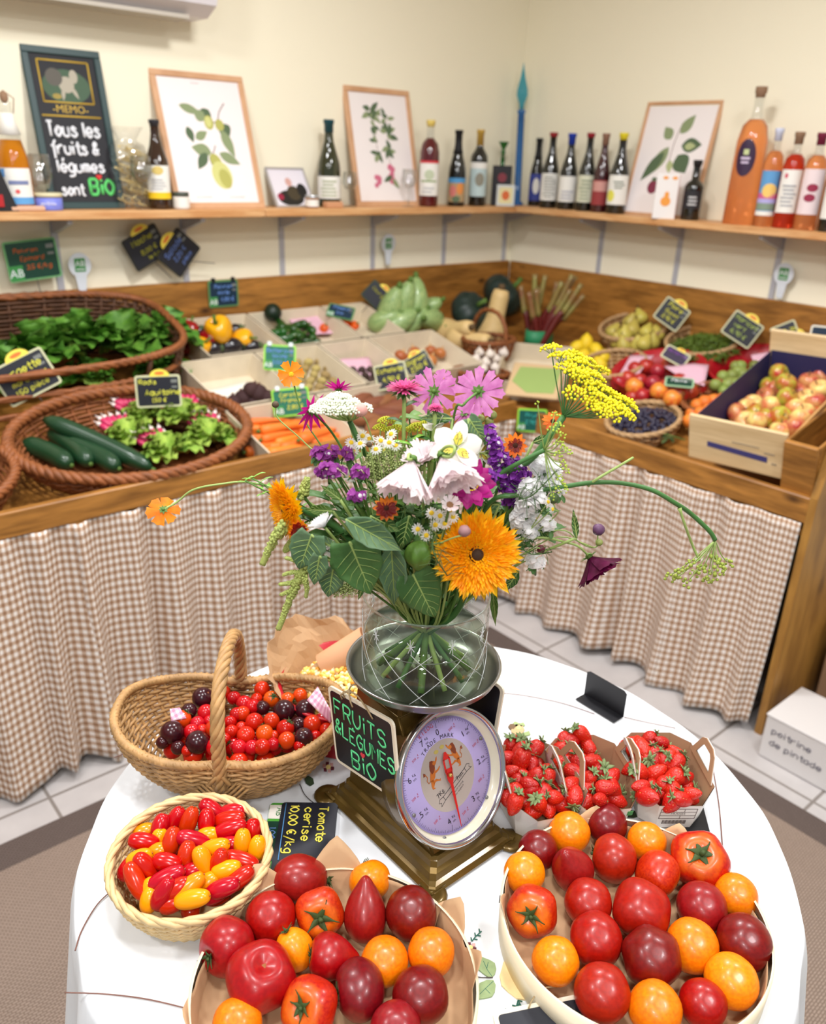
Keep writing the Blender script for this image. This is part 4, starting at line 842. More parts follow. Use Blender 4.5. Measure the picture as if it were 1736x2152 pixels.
# beetroots, potatoes, small roots, onions, sweet potatoes
KB = kit('beetroot', 'beetroot', 'beetroots in the nearly empty crate', lump((0, 0, 0), .5, .15, 2), flat('beetroot_skin', 62, 34, 34, .7, objvar=.2, bump=.4), MB().tube([(0, 0, .45), (.02, 0, .62)], [.12, .08], 6), flat('beet_crown', 96, 60, 50, .8), sname='crown')
scatter(KB, [(527, 820, .04), (545, 828, .03), (510, 838, .01), (530, 845, .0), (552, 848, 0), (490, 848, 0), (562, 838, .02)], .03, .058, 'dark beetroot', 'of the beetroot heap', 2)
KP = skit('potato', 'potato', 'small potatoes', lump((0, 0, 0), (.5, .4, .36), .12, 4), flat('potato_skin', 170, 148, 92, .8, objvar=.2))
scatter(KP, [(600+24*i+(j % 2)*10+j*6, 762+j*13) for j in range(6) for i in range(4)], .03, .042, 'small yellowish potato', 'of the potato crate', 6)
KS = skit('small_beetroot', 'beetroot', 'small dark roots', lump((0, 0, 0), (.5, .45, .42), .15, 5), flat('dark_root', 66, 48, 42, .8, objvar=.25))
scatter(KS, [(722+19*i+(j % 2)*8, 778+j*11) for j in range(3) for i in range(5)], .028, .034, 'small dark root', 'beside the pink paper', 3)
KN = kit('onion', 'onion', 'brown onions', round_fruit(.0, 0, 0, .85), flat('onion_skin', 190, 112, 62, .35, objvar=.15, var=.2), MB().lathe([(.16, .38), (.06, .52), (.03, .66), (0, .67)], 8), flat('onion_tip', 200, 160, 110, .7), sname='dry_neck')
scatter(KN, [(842, 748, .015), (862, 755), (885, 752), (905, 758), (925, 742, .01), (905, 738), (870, 740), (830, 765)], .035, .055, 'brown onion', 'of the onion crate', 2)
KW = skit('sweet_potato', 'sweet potato', 'brown sweet potatoes', MB().ell((0, 0, 0), (.2, .2, .6), 12, 10, fn=lambda q, d, th, ph: q*(1+.12*noise.noise(d*2))+Vector((.1*q.z*q.z, 0, 0))), flat('sweet_potato_skin', 126, 74, 46, .7, objvar=.2))
scatter(KW, [(765, 838), (790, 848), (815, 842), (775, 866), (800, 872), (835, 862), (760, 880), (790, 892), (825, 885), (850, 850)], .04, .13, 'brown sweet potato', 'of the sweet potato crate', 3, euls=lambda i, r: (PI/2, r.uniform(-.2, .2), r.uniform(.9, 2.2)))
# carrots
m_car = flat('carrot_orange', 236, 122, 38, .5, objvar=.1, var=.12, vs=60, stretch=(1, 1, 6))
KC = kit('carrot', 'carrot', 'carrots in the front crate', MB().tube([(0, 0, -.5), (.01, 0, -.3), (0, .01, 0), (.0, 0, .3), (0, 0, .44), (0, 0, .48)], [.008, .045, .075, .1, .1, .05], 10), m_car, MB().tube([(0, 0, .47), (0, 0, .53)], [.035, .03], 6))
cp = [(545, 882), (575, 892), (610, 888), (650, 885), (690, 892), (535, 902), (565, 908), (600, 905), (640, 902), (675, 905), (705, 908), (550, 920), (585, 924), (620, 920), (655, 918), (690, 920), (720, 915), (565, 938), (600, 936), (632, 932), (665, 928), (575, 948), (610, 944), (560, 885, .02), (600, 897, .02), (640, 893, .02), (670, 912, .02), (590, 915, .02)]
scatter(KC, cp, .03, .165, 'orange carrot', 'of the carrot crate', 4, euls=lambda i, r: (PI/2, r.uniform(-.1, .1), -PI/2+r.uniform(-.75, .2)), szj=.15)
# striped squashes, pumpkins, butternuts
m_sq = mat('striped_squash', C3(176, 196, 128), .4, coat=.2, col2=C3(104, 144, 84), vs=5, stretch=(9, 9, .6))
KQ = kit('striped_squash', 'squash', 'pale green striped squashes', MB().ell((0, 0, 0), (.3, .3, .55), 20, 12, fn=lambda q, d, th, ph: Vector((q.x*(1+.05*math.cos(8*th))*(1-.2*math.cos(ph)), q.y*(1+.05*math.cos(8*th))*(1-.2*math.cos(ph)), q.z))), m_sq, MB().tube([(0, 0, .5), (0, 0, .66)], [.09, .05], 7))
for px, py, h, s_, e, lab in ((822, 645, .12, .17, (.3, .2, 0), 'striped squash leaning at the left of the squash heap beside the dark slate'), (850, 632, .15, .16, (.25, -.1, 1), 'striped squash standing in the back of the heap, left of the tallest'), (875, 628, .155, .17, (.2, .15, 2), 'tallest striped squash at the top of the heap'), (808, 672, .07, .14, (1.1, .5, .5), 'pale striped squash low at the left front of the heap'), (840, 678, .07, .16, (1.0, .1, 1.0), 'pale striped squash lying in the middle of the heap front'), (868, 676, .07, .15, (.8, -.2, 1.2), 'striped squash beside the roundest one in the heap front'), (905, 672, .08, .17, (1.35, .2, -1.1), 'large roundish striped squash lying at the right front of the heap'), (898, 648, .1, .14, (.9, .5, .3), 'striped squash behind the large roundish one'), (930, 688, .04, .12, (1.3, .3, -.6), 'small striped squash at the right end over the crate edge')):
    KQ.place(TRS(atL(px, py, h), e, s_), lab)
KD = kit('dark_pumpkin', 'pumpkin', 'dark green pumpkins', round_fruit(.22, 10, .05, .8, 40, 14), flat('pumpkin_black_green', 34, 52, 46, .45, var=.3), MB().tube([(0, 0, .3), (.02, 0, .44), (.08, 0, .54)], [.07, .05, .06], 7))
KD.place(TRS(atL(988, 655, .10), (.9, .1, 0), .185), 'dark green pumpkin left of the upright butternut squash'); KD.place(TRS(atL(1057, 622, .12), (.8, -.2, 1), .21), 'dark green pumpkin in the corner behind the upright butternut squash')
bnp = [(0, -.5), (.15, -.48), (.24, -.38), (.26, -.24), (.21, -.08), (.15, .08), (.145, .38), (.12, .48), (.05, .5), (0, .5)]
KBN = kit('butternut_squash', 'squash', 'butternut squashes', MB().lathe(bnp, 20), flat('butternut_skin', 222, 190, 130, .5, var=.08), MB().tube([(0, 0, .49), (0, .02, .58)], [.06, .05], 7), m_bstem)
KBN.place(TRS(atL(1040, 672, .10), (.12, .1, 0), .27), 'butternut squash standing upright beside the dark pumpkin'); KBN.place(TRS(atL(955, 695, .06), (1.1, .9, -.5), .24), 'butternut squash lying in front of the dark pumpkin'); KBN.place(TRS(atL(985, 715, .06), (1.2, -1.2, .5), .22), 'butternut squash lying behind the garlic basket handle')
# rhubarb
rb = thing('rhubarb_bundle', 'upright bundle of red-green rhubarb stalks in the corner', 'rhubarb', TRS(atR(1130, 735, .02)))
r = random.Random(4); m_rh = mat('rhubarb_skin', C3(140, 140, 70), .4, coat=.2, col2=C3(128, 74, 52), vs=9); m_rh2 = mat('rhubarb_red', C3(96, 24, 20), .4, coat=.3)
mbs = [MB(), MB()]
for k in range(15):
    a = -1.2+2.4*k/14; b = Vector((r.uniform(-.05, .05), r.uniform(-.04, .04), 0)); d = Vector((.10*math.sin(a)+.05+r.uniform(-.03, .03), -.10*math.sin(a)-.03+r.uniform(-.03, .03), .29+r.uniform(-.05, .03)))
    P = [b, b+d*.45+Vector((0, 0, .02)), b+d]
    st = MB().tube(crv(P[:2]+[b+d*.6], 3), [.014]*7, 7); st.build('red_stalk_base', m_rh2, rb)
    MB().tube(crv([b+d*.58, b+d*.8, b+d*1.02], 3), [.0145, .0135, .012, .012, .012, .011, .012], 7).build('green_stalk_end', m_rh, rb)
MB().lathe([(.075, .02), (.07, .09)], 16, fn=lambda q, th: Vector((q.x, q.y*.7, q.z))).build('green_band', flat('green_band', 40, 130, 84, .5), rb, solid=.002)
# wicker
m_wick = flat('red_brown_willow', 150, 88, 46, .55, var=.35, vs=40); m_wickd = flat('dark_willow', 92, 56, 30, .6, var=.4, vs=30)
m_buff = flat('buff_willow', 196, 152, 98, .5, var=.4, vs=50)
def basket(label, M, a, b, h, rows=8, stakes=26, r=.0045, mt=None, flare=.78, name='wicker_basket', rimR=.009, seg=2, handle=None, cat='basket'):
    t = thing(name, label, cat, M); mt = mt or m_wick
    def S(th, tt):
        k = flare+(1-flare)*math.sin(tt*PI/2); return Vector((a*k*math.cos(th), b*k*math.sin(th), h*tt))
    weave(MB(), S, rows, stakes, r, r*.8, seg, n=5).build('woven_wall', mt, t)
    N = max(40, int(120*max(a, b)/.3)); path = [Vector((a*math.cos(2*PI*i/N), b*math.sin(2*PI*i/N), h)) for i in range(N)]
    rope(MB(), path, rimR*.55, rimR*.62, int(N/5), 3, 6).build('braided_rim', mt, t)
    MB().lathe([(0, .0), (1, .0), (1, .006), (0, .006)], 36, fn=lambda q, th: Vector((q.x*a*flare, q.y*b*flare, q.z))).build('base', mt, t)
    if handle:
        hh = handle; P = crv([(0, -b, h-.02), (0, -b*.9, h+hh*.5), (0, -b*.4, h+hh*.95), (0, b*.4, h+hh*.95), (0, b*.9, h+hh*.5), (0, b, h-.02)], 6)
        rope(MB(), P, rimR*.55, rimR*.6, 14, 3, 6, closed=False).build('handle', mt, t)
    return t
c = Vector((.872, 2.235, slL(2.235)+.004)); basket('large oval red-brown wicker basket of cucumbers and radishes', Matrix.Translation(c) @ SLM_L.to_4x4(), .335, .235, .10, 10, 40, .0052, flare=.74, rimR=.016)
c = Vector((.24, 2.2, slL(2.2)+.004)); basket('wicker basket cut by the left edge beside the cucumber basket', Matrix.Translation(c) @ SLM_L.to_4x4(), .29, .2, .10, 8, 30, .0055, flare=.8, rimR=.013)
# cucumbers
cuc = MB().tube(crv([(0, 0, -.5), (.02, 0, -.25), (.03, 0, 0), (.02, 0, .25), (0, 0, .5)], 5), [.02]+[.05, .066, .072]+[.075]*12+[.074, .07, .062, .05, .02], 14)
KCU = kit('cucumber', 'cucumber', 'dark green cucumbers', cuc, flat('cucumber_skin', 28, 66, 38, .32, coat=.2, var=.25, vs=80), MB().tube([(0, 0, .49), (0, 0, .53)], [.02, .015], 6))
def along(pa, pb, ha, hb, pl=atL):
    A_ = pl(*pa, ha); B_ = pl(*pb, hb); M = frame((A_+B_)/2, B_-A_); return M, (B_-A_).length
for (pa, pb, ha, hb, w_, lab) in (((92, 880), (320, 985), .10, .05, 1.0, 'longest cucumber lying on top, from the basket rim towards the radishes'), ((48, 930), (150, 978), .05, .05, 1.9, 'leftmost short cucumber in the wicker basket'), ((105, 905), (190, 975), .055, .05, 1.5, 'cucumber between the leftmost and the knobbly front cucumber'), ((140, 925), (250, 985), .06, .05, 1.9, 'cucumber right beside the longest one, front of the basket')):
    M, L_ = along(pa, pb, ha, hb); s_ = L_; k = (.055 if w_ > 1 else .052)/(.15*L_)
    KCU.place(M @ Matrix.Diagonal((s_*k, s_*k, s_, 1)), lab)
# leafy things
def blade(mb, base, d, L_, W_, up, seed, ruf=.25, n=5, m=None, cup=.3):
    d = Vector(d).normalized(); up = Vector(up); s_ = d.cross(up)
    if s_.length < 1e-3: s_ = Vector((1, 0, 0)).cross(d)
    s_.normalize(); nn = s_.cross(d); r = random.Random(seed); ph = r.uniform(0, 6)
    def f(u, v):
        w_ = W_*(.15+.85*math.sin(PI*min(1, v*.62+.04))**.8)*(1 if v < .85 else 1-.5*(v-.85)/.15); x = (u-.5)*2
        return Vector(base)+d*L_*v*(1-.2*v)+s_*w_*.5*x*(1+.12*math.sin(v*22+ph))+nn*(cup*W_*(x*x-.3)*.5+ruf*W_*abs(x)*math.sin(v*15+ph+x*3)*.4)-up*(L_*.25*v*v)
    return mb.grid(f, 4, n, m)
m_let = flat('lettuce_green', 104, 156, 54, .5, objvar=.1, col2=C3(62, 116, 34), vs=30); m_let2 = flat('radish_leaf', 176, 200, 88, .55, col2=C3(120, 160, 60), vs=40)
def head_of_leaves(mb, R, n, seed, Ls=.11, Ws=.08, squash=.7, ruf=.35):
    r = random.Random(seed)
    for k in range(n):
        a = r.uniform(0, 2*PI); e = r.uniform(.1, 1.35); d = Vector((math.cos(a)*math.cos(e), math.sin(a)*math.cos(e), math.sin(e)))
        b = Vector((d.x*R*.25, d.y*R*.25, R*.1*r.random())); blade(mb, b, d, Ls*r.uniform(.75, 1.15), Ws*r.uniform(.7, 1.2), (0, 0, 1), seed*97+k, ruf)
    return mb
lt = thing('lettuce', '', 'lettuce', group='green lettuces'); head_of_leaves(MB(), .1, 34, 3, .15, .095).build('outer_leaves', m_let, lt); head_of_leaves(MB(), .06, 14, 5, .10, .07).build('heart_leaves', flat('lettuce_heart', 170, 206, 100, .5, thin=.3), lt)
KL = Kit(lt)
for px, py, h, s_, e, lab in ((95, 750, .10, 1.15, (-.3, 0, 0), 'curly green lettuce at the left in the upper wicker basket'), (165, 725, .12, 1.1, (-.2, .2, 1), 'tallest curly lettuce in the middle of the upper wicker basket'), (265, 725, .11, 1.1, (-.2, 0, 2.2), 'curly lettuce right of the tallest one in the upper basket'), (345, 705, .10, .95, (-.2, -.2, 3.1), 'rightmost curly lettuce against the wicker basket end'), (10, 790, .08, 1.0, (-.2, 0, 4), 'curly lettuce behind the leftmost price slate'), (190, 800, .03, .8, (-.2, 0, 5), 'lettuce showing through the left gap of the wicker front'), (345, 775, .03, .75, (-.2, 0, .6), 'lettuce showing through the right gap of the wicker front')):
    KL.place(TRS(atL(px, py, h), e, s_), lab)
# upper lettuce basket
lb = thing('wicker_hamper', 'big dark wicker basket of lettuces with a high back against the back board', 'basket', Vector((.62, 2.68, .0)))
def LBs(th, t):
    x = .60*(abs(math.cos(th))**.5)*(1 if math.cos(th) > 0 else -1); y = .235*(abs(math.sin(th))**.6)*(1 if math.sin(th) > 0 else -1)
    zb = slL(2.68+y*.92)+.01; zt = 1.0+(y+.235)/.47*.145; return Vector((x*(.93+.07*t), y*(.92+.08*t), zb+(zt-zb)*t))
mb = MB(); N = 120
for j in range(15):
    t_ = (j+.5)/15; P = []
    for k in range(N+1):
        th = -.62+(PI+1.24)*k/N; p = LBs(th, t_); P.append(p+Vector((math.cos(th), math.sin(th), 0))*.004*(1 if (k//2+j) % 2 else -1))
    mb.tube(P, .0062, 5)
for k in range(34):
    th = -.62+(PI+1.24)*k/33; mb.tube([LBs(th, i/4) for i in range(5)], .006, 5)
mb.build('woven_back_and_ends', m_wickd, lb)
for j, t_ in enumerate((.30, .62)):
    P = [LBs(PI+.5+(PI-1.0)*k/40, t_) for k in range(41)]; rope(MB(), P, .004, .007, 20, 2, 5, closed=False).build('front_rod', m_wick, lb)
rope(MB(), [LBs(2*PI*k/130, 1.0) for k in range(130)], .006, .009, 40, 3, 5).build('wrapped_rim', m_wick, lb)
for k, th in enumerate((PI+.9, PI+1.5, PI+2.1)): MB().tube([LBs(th, i/4) for i in range(5)], .008, 6).build('front_post', m_wickd, lb)
# radish bunches
m_rad = mat('radish_skin', C3(206, 52, 100), .35, coat=.3); m_radt = flat('radish_tip', 240, 226, 220, .5)
rr_ = thing('radish_bunch', '', 'radishes', group='bunches of pink radishes')
head_of_leaves(MB(), .06, 30, 11, .085, .055, ruf=.4).build('leaves', m_let2, rr_)
r = random.Random(2)
for k in range(11):
    a = .9+1.3*k/10; b = Vector((.055*math.cos(a), .075*math.sin(a), .03+.012*(k % 2))); d = Vector((math.cos(a)*.7, math.sin(a)*.8, .45)).normalized()
    M = frame(b, d); q = MB(); q.T = M; q.ell((0, 0, .0), (.0085, .0085, .019), 8, 6); ro = q.build('radish', m_rad, rr_)
    q = MB(); q.T = M; q.ell((0, 0, .019), (.006, .006, .008), 8, 5).tube([(0, 0, .022), (0, 0, .036)], [.0025, .0006], 5); q.build('white_tip', m_radt, ro)
KRD = Kit(rr_)
for px, py, h, s_, e, lab in ((275, 925, .05, 1.15, (-.1, 0, .1), 'radish bunch at the left of the radishes, nearest the cucumbers'), (385, 880, .07, 1.1, (0, .1, -.4), 'radish bunch below the radish price slate'), (440, 925, .05, 1.15, (0, .1, -.2), 'radish bunch at the right end of the oval wicker basket'), (355, 955, .05, 1.15, (-.1, 0, .2), 'radish bunch at the front rim of the oval wicker basket'), (300, 880, .05, 1.0, (0, 0, .3), 'radish bunch at the back behind the cucumbers')):
    KRD.place(TRS(atL(px, py, h), e, s_), lab)
# garlic basket
gp = atL(1025, 745, .03); basket('small round wicker basket of garlic with an arched handle', TRS((gp.x, gp.y, slL(gp.y)+.01)), .115, .10, .085, 6, 22, .0045, rimR=.010, handle=.12)
KGA = kit('garlic_bulb', 'garlic', 'white garlic bulbs', MB().ell((0, 0, 0), (.5, .5, .42), 18, 10, fn=lambda q, d, th, ph: Vector((q.x*(1+.08*math.cos(6*th)), q.y*(1+.08*math.cos(6*th)), q.z+.25*math.exp(-(ph/.3)**2)))), flat('garlic_skin', 228, 216, 204, .5), MB().tube([(0, 0, .6), (.03, 0, .95)], [.07, .05], 6), flat('garlic_neck', 206, 190, 160, .7))
scatter(KGA, [(1000, 755), (1020, 762), (1042, 755), (1058, 742, .01), (1048, 735, .01), (1008, 742), (1030, 745, .02), (1015, 775, -.01), (1040, 772, -.01)], .075, .042, 'white garlic bulb', 'of the garlic basket', 3, jit=.6)
gp = atL(1010, 800, .02); basket('low brown wicker basket half hidden behind the pink cosmos flowers', TRS((gp.x, gp.y, slL(gp.y)+.006), (0, .1, 0)), .12, .10, .05, 5, 22, .0045, rimR=.009)
# crate with the green printed bag
t = thing('paper_tray', 'pale cardboard tray turned cornerwise near the counter corner', 'tray', TRS(atR(1120, 800, .01)+Vector((0, 0, -.0)), (0, -THS, .62)))
MB().box((0, 0, .003), (.34, .27, .005)).build('base', m_ply, t)
for p_, d_ in (((.17, 0, .04), (.006, .27, .08)), ((-.17, 0, .04), (.006, .27, .08)), ((0, .135, .04), (.34, .006, .08)), ((0, -.135, .04), (.34, .006, .08))): MB().box(p_, d_).build('side_panel', m_ply, t)
t = thing('paper_bag', 'flat brown paper bag with a green printed patch lying on the pale tray', 'paper bag', TRS(atR(1125, 800, .105), (.0, -THS, .62)))
MB().bbox((0, 0, 0), (.26, .2, .012), .004).build('bag', flat('kraft_bag', 206, 176, 134, .8), t); MB().poly([(-.1, -.08), (.1, -.09), (.09, .07), (-.03, .085), (-.11, .02)], .006, .0075).build('green_print', flat('green_printing', 150, 174, 100, .7), t)
# ---- right-hand counter: fruit baskets
def bR(label, px, py, a, b, h, rows, mt, **k):
    g = atR(px, py, 0); return basket(label, Matrix.Translation((g.x, g.y, slR(g.x)+.006)) @ SLM_R.to_4x4(), a, b, h, rows, 24, .0045, mt, **k), g
m_pale = flat('pale_willow', 196, 158, 112, .55, var=.25, vs=40); m_redplastic = flat('red_plastic', 176, 20, 34, .35)
bR('round pale wicker basket of green pears', 1335, 722, .155, .14, .075, 5, m_pale)
bR('round pale wicker basket of green beans', 1478, 750, .155, .14, .07, 5, m_pale)
bR('oval pale wicker basket of dark grapes at the front rail', 1352, 915, .13, .12, .06, 5, m_pale)
bR('oval wicker basket of apricots beside the apple crate', 1500, 872, .12, .11, .065, 5, m_wick)
bR('empty-looking pale wicker basket with pink paper, left of the nectarines', 1290, 800, .13, .12, .07, 5, m_pale)
KPE = kit('pear', 'pear', 'green pears', MB().lathe([(0, -.45), (.2, -.44), (.38, -.3), (.42, -.12), (.34, .12), (.2, .3), (.14, .42), (.08, .48), (0, .49)], 16), flat('pear_skin', 182, 186, 74, .4, objvar=.12, col2=C3(206, 170, 90), vs=20), MB().tube([(0, 0, .46), (.04, 0, .66)], [.03, .03], 5), m_bstem)
scatter(KPE, [(1290, 695, .01), (1312, 702, .01), (1345, 665, .03), (1330, 690, .02), (1360, 695, .01), (1380, 700, .01), (1310, 722), (1340, 722), (1372, 715), (1297, 715), (1355, 720, .01), (1325, 675, .03)], .065, .08, 'green-yellow pear', 'of the pear basket', 3, atR)
g = atR(1478, 738, .05); r = random.Random(6); mb = MB()
for k in range(420):
    a, q = r.uniform(0, 6.28), .13*r.random()**.5; c = Vector((q*math.cos(a), q*math.sin(a), .035*(1-(q/.13)**2)+r.uniform(0, .012))); d = Vector((r.uniform(-1, 1), r.uniform(-1, 1), r.uniform(-.3, .3))).normalized()*.03
    mb.tube([c-d, c+Vector((0, 0, .004)), c+d], [.001, .0038, .001], 4)
o = mb.build('green_beans', flat('bean_green', 92, 116, 34, .5, var=.4, vs=40), loc=g); o.rotation_euler = (0, -THS, 0); tag(o, 'heap of slim green beans in the pale round basket', 'green beans', kind='stuff')
KNE = kit('nectarine', 'nectarine', 'red nectarines', round_fruit(.12), mat('nectarine_skin', C3(160, 20, 28), .3, coat=.3, col2=C3(196, 60, 40), vs=4, objvar=.2), MB().ell((0, 0, .44), (.06, .06, .03), 6, 4), m_bstem, sname='stem_scar')
KNE2 = kit('nectarine', 'nectarine', 'red nectarines', round_fruit(.12), mat('nectarine_blush', C3(226, 96, 40), .3, coat=.3, col2=C3(240, 160, 60), vs=5), MB().ell((0, 0, .44), (.06, .06, .03), 6, 4), m_bstem, sname='stem_scar')
t = thing('red_crate', 'low red plastic basket holding the nectarines', 'basket', Matrix.Translation(atR(1385, 815, .0)+Vector((0, 0, .006))) @ SLM_R.to_4x4() @ Euler((0, 0, .2)).to_matrix().to_4x4())
def rr3(q, th): return Vector((q.x*.19, q.y*.17, q.z))
MB().lathe([(.85, 0), (1, .07), (1.03, .07), (1.03, .075), (.97, .075), (.83, .005)], 30, fn=rr3).build('wall', m_redplastic, t); MB().lathe([(0, .0), (.84, .0), (.84, .005), (0, .005)], 30, fn=rr3).build('base', m_redplastic, t)
npt = [(1335, 775, .02), (1358, 770, .02), (1382, 780, .02), (1405, 768, .01), (1345, 800, .02), (1372, 805, .02), (1400, 812, .02), (1428, 800, .02), (1455, 805, .01), (1325, 815), (1350, 832, .01), (1405, 835, .01), (1432, 828, .01), (1450, 825), (1470, 815), (1320, 795, .01), (1300, 805), (1330, 835), (1460, 790, .01), (1435, 775, .01)]
scatter(KNE, npt, .05, .062, 'dark red nectarine', 'of the nectarine heap', 4, atR)
for px, py, lab in ((1385, 822, 'orange-blushed nectarine in the middle of the nectarine heap'), (1413, 838, 'orange-blushed nectarine at the front of the nectarine heap'), (1333, 812, 'yellow-blushed nectarine at the left of the nectarine heap')): KNE2.place(TRS(atR(px, py, .085), (.3, .4, 0), .066), lab)
za = lambda px, py, h: atR(px, py, h)
paper('pink checked paper hanging over the back of the nectarines', [za(1395, 768, .1), za(1490, 765, .1), za(1480, 812, .075), za(1440, 798, .09)], m_pinkp, seed=6)
paper('pink checked paper in the pale basket left of the nectarines', [za(1325, 745, .09), za(1375, 745, .09), za(1335, 795, .07), za(1295, 800, .06)], m_pinkp, seed=7)
paper('pink checked paper at the back of the greengages', [za(1578, 745, .08), za(1625, 740, .08), za(1640, 760, .06), za(1585, 765, .06)], m_pinkp, seed=8)
KGR = skit('greengage', 'greengage', 'greengage plums', round_fruit(.08, nu=12, nv=9), flat('greengage_skin', 136, 150, 74, .45, objvar=.3))
gpts = [(1508+i*19+(j % 2)*9+max(0, 4-j)*9, 765+j*12) for j in range(6) for i in range(7) if 1505+i*19 < 1650-j*22+20]
scatter(KGR, [(x+7*math.sin(x*y), y+5*math.cos(x*3+y), .02+.012*math.sin(x+y)) for x, y in gpts], .04, .045, 'greengage plum', 'of the greengage heap', 6, atR)
t = thing('red_crate', 'red plastic basket under the greengages', 'basket', Matrix.Translation(atR(1590, 800, .0)+Vector((0, 0, .004))) @ SLM_R.to_4x4())
MB().lathe([(.85, 0), (1, .06), (1.03, .06), (1.03, .065), (.97, .065), (.83, .005)], 30, fn=rr3).build('wall', m_redplastic, t); MB().lathe([(0, .0), (.84, .0), (.84, .005), (0, .005)], 30, fn=rr3).build('base', m_redplastic, t)
KAP = skit('apricot', 'apricot', 'orange apricots', round_fruit(.1, nu=12, nv=9), flat('apricot_skin', 244, 156, 50, .5, objvar=.1, col2=C3(226, 96, 40), vs=14))
scatter(KAP, [(1465, 852), (1482, 845, .01), (1500, 842, .01), (1520, 840, .01), (1540, 838), (1455, 870), (1472, 868, .01), (1490, 862, .01), (1462, 888), (1480, 885), (1500, 880), (1515, 862), (1450, 884)], .055, .05, 'orange apricot', 'of the apricot basket', 3, atR)
KLE = kit('lemon', 'lemon', 'yellow lemons', MB().ell((0, 0, 0), (.38, .38, .5), 14, 10, fn=lambda q, d, th, ph: q+Vector((0, 0, .1*math.exp(-(ph/.25)**2)-.08*math.exp(-((PI-ph)/.25)**2)))), flat('lemon_skin', 240, 206, 40, .4, bump=.3), MB().ell((0, 0, .6), (.05, .05, .03), 6, 4), m_bstem, sname='stem_end')
scatter(KLE, [(1212, 730), (1232, 722, .01), (1252, 735), (1268, 750), (1225, 748, .01), (1248, 757), (1262, 768), (1275, 795)], .05, .075, 'yellow lemon', 'of the lemons behind the yellow dill', 3, atR, jit=2)
g = atR(1355, 893, .05); r = random.Random(8); mb = MB()
for k in range(230):
    a, q = r.uniform(0, 6.28), .105*r.random()**.5; mb.ell((q*math.cos(a), q*math.sin(a), .03*(1-(q/.105)**2)+r.uniform(0, .01)), .009, 8, 6)
o = mb.build('dark_grapes', flat('grape_skin', 38, 34, 58, .35, coat=.2), loc=g); o.rotation_euler = (0, -THS, 0); tag(o, 'heap of small blue-black grapes in the basket at the front rail', 'grapes', kind='stuff')
lf = thing('grape_leaves', 'green leafy sprig lying at the front corner of the grape basket', 'leaves', TRS(atR(1400, 920, .055)))
mb = MB()
for k in range(9): blade(mb, (r.uniform(-.02, .02), r.uniform(-.02, .02), 0), (math.cos(k), math.sin(k*1.1), .25), .06, .012, (0, 0, 1), k, .1)
mb.build('leaf_blades', flat('dull_leaf', 70, 90, 46, .6), lf); MB().tube([(0, .05, .0), (0, -.0, .012), (.02, -.06, .004)], .002, 5).build('stem', m_stem, lf)
# apple crate
FL, FR = Vector((2.222, 1.258, .792)), Vector((2.222, .975, .792))
Ma = Matrix.Translation((FL+FR)/2+Vector((.004, .0, .004))) @ SLM_R.to_4x4() @ Euler((0, 0, .10)).to_matrix().to_4x4()
ax_ = thing('apple_crate', 'pale wooden fruit crate with a blue stripe full of red-green apples', 'crate', Ma)
m_cw = wood('crate_softwood', C3(232, 206, 160), C3(206, 176, 128), (3, 1.2, 14), knots=False); m_navy = flat('navy_liner', 46, 42, 84, .6); m_cw2 = wood('crate_side_wood', C3(206, 160, 100), C3(180, 130, 76), (1.2, 8, 14), knots=False)
MB().bbox((.006, 0, .07), (.012, .29, .145), .002).build('front_board', m_cw, ax_)
MB().bbox((.55, 0, .105), (.012, .29, .19), .002).build('back_board', m_cw, ax_)
MB().bbox((.28, .1425, .06), (.53, .007, .115), .001).build('side_board', m_cw2, ax_); MB().bbox((.28, -.1425, .06), (.53, .007, .115), .001).build('side_board', m_cw2, ax_)
MB().box((.28, 0, .006), (.53, .275, .008)).build('base_board', m_cw2, ax_)
MB().box((.28, .1375, .068), (.52, .002, .118)).box((.541, 0, .07), (.002, .27, .12)).build('blue_liner', m_navy, ax_)
mb = MB(); mb.T = face_frame(Vector((-.0004, 0, .07)), (0, -1, 0), (0, 0, 1)); mb.poly([(-.085, -.003), (.095, -.012), (.095, -.03), (-.085, -.02)], -.0002, .0004).build('blue_stripe', flat('stripe_blue', 64, 62, 120, .6), ax_)
mb = MB(); mb.T = face_frame(Vector((-.0004, 0, .07)), (0, -1, 0), (0, 0, 1)); mb.box((.10, -.0, 0), (.03, .004, .0008)).box((.115, -.03, 0), (.014, .005, .0008)).box((.03, .012, 0), (.08, .003, .0008)).build('printed_lettering', flat('crate_grey_print', 150, 136, 116, .7), ax_)
m_ap = mat('apple_skin', C3(176, 192, 66), .3, coat=.2, col2=C3(180, 36, 30), vs=2.2, objvar=.06, coord='Object', spec=.6)
m_ap2 = mat('apple_skin_pale', C3(232, 218, 130), .3, coat=.2, col2=C3(206, 96, 66), vs=1.6); m_ap3 = mat('apple_skin_red', C3(176, 36, 48), .3, coat=.35, col2=C3(206, 150, 90), vs=1.8)
ast = lambda: MB().tube([(0, 0, .3), (.03, 0, .55)], [.025, .03], 5)
KA = [(kit('apple', 'apple', 'apples in the wooden crate', round_fruit(.3, 5, .02, .9, dimb=.14), m_, ast(), m_bstem), n_) for m_, n_ in ((m_ap, 'green and red apple'), (m_ap2, 'pale yellow-pink apple'), (m_ap3, 'dark red apple'))]
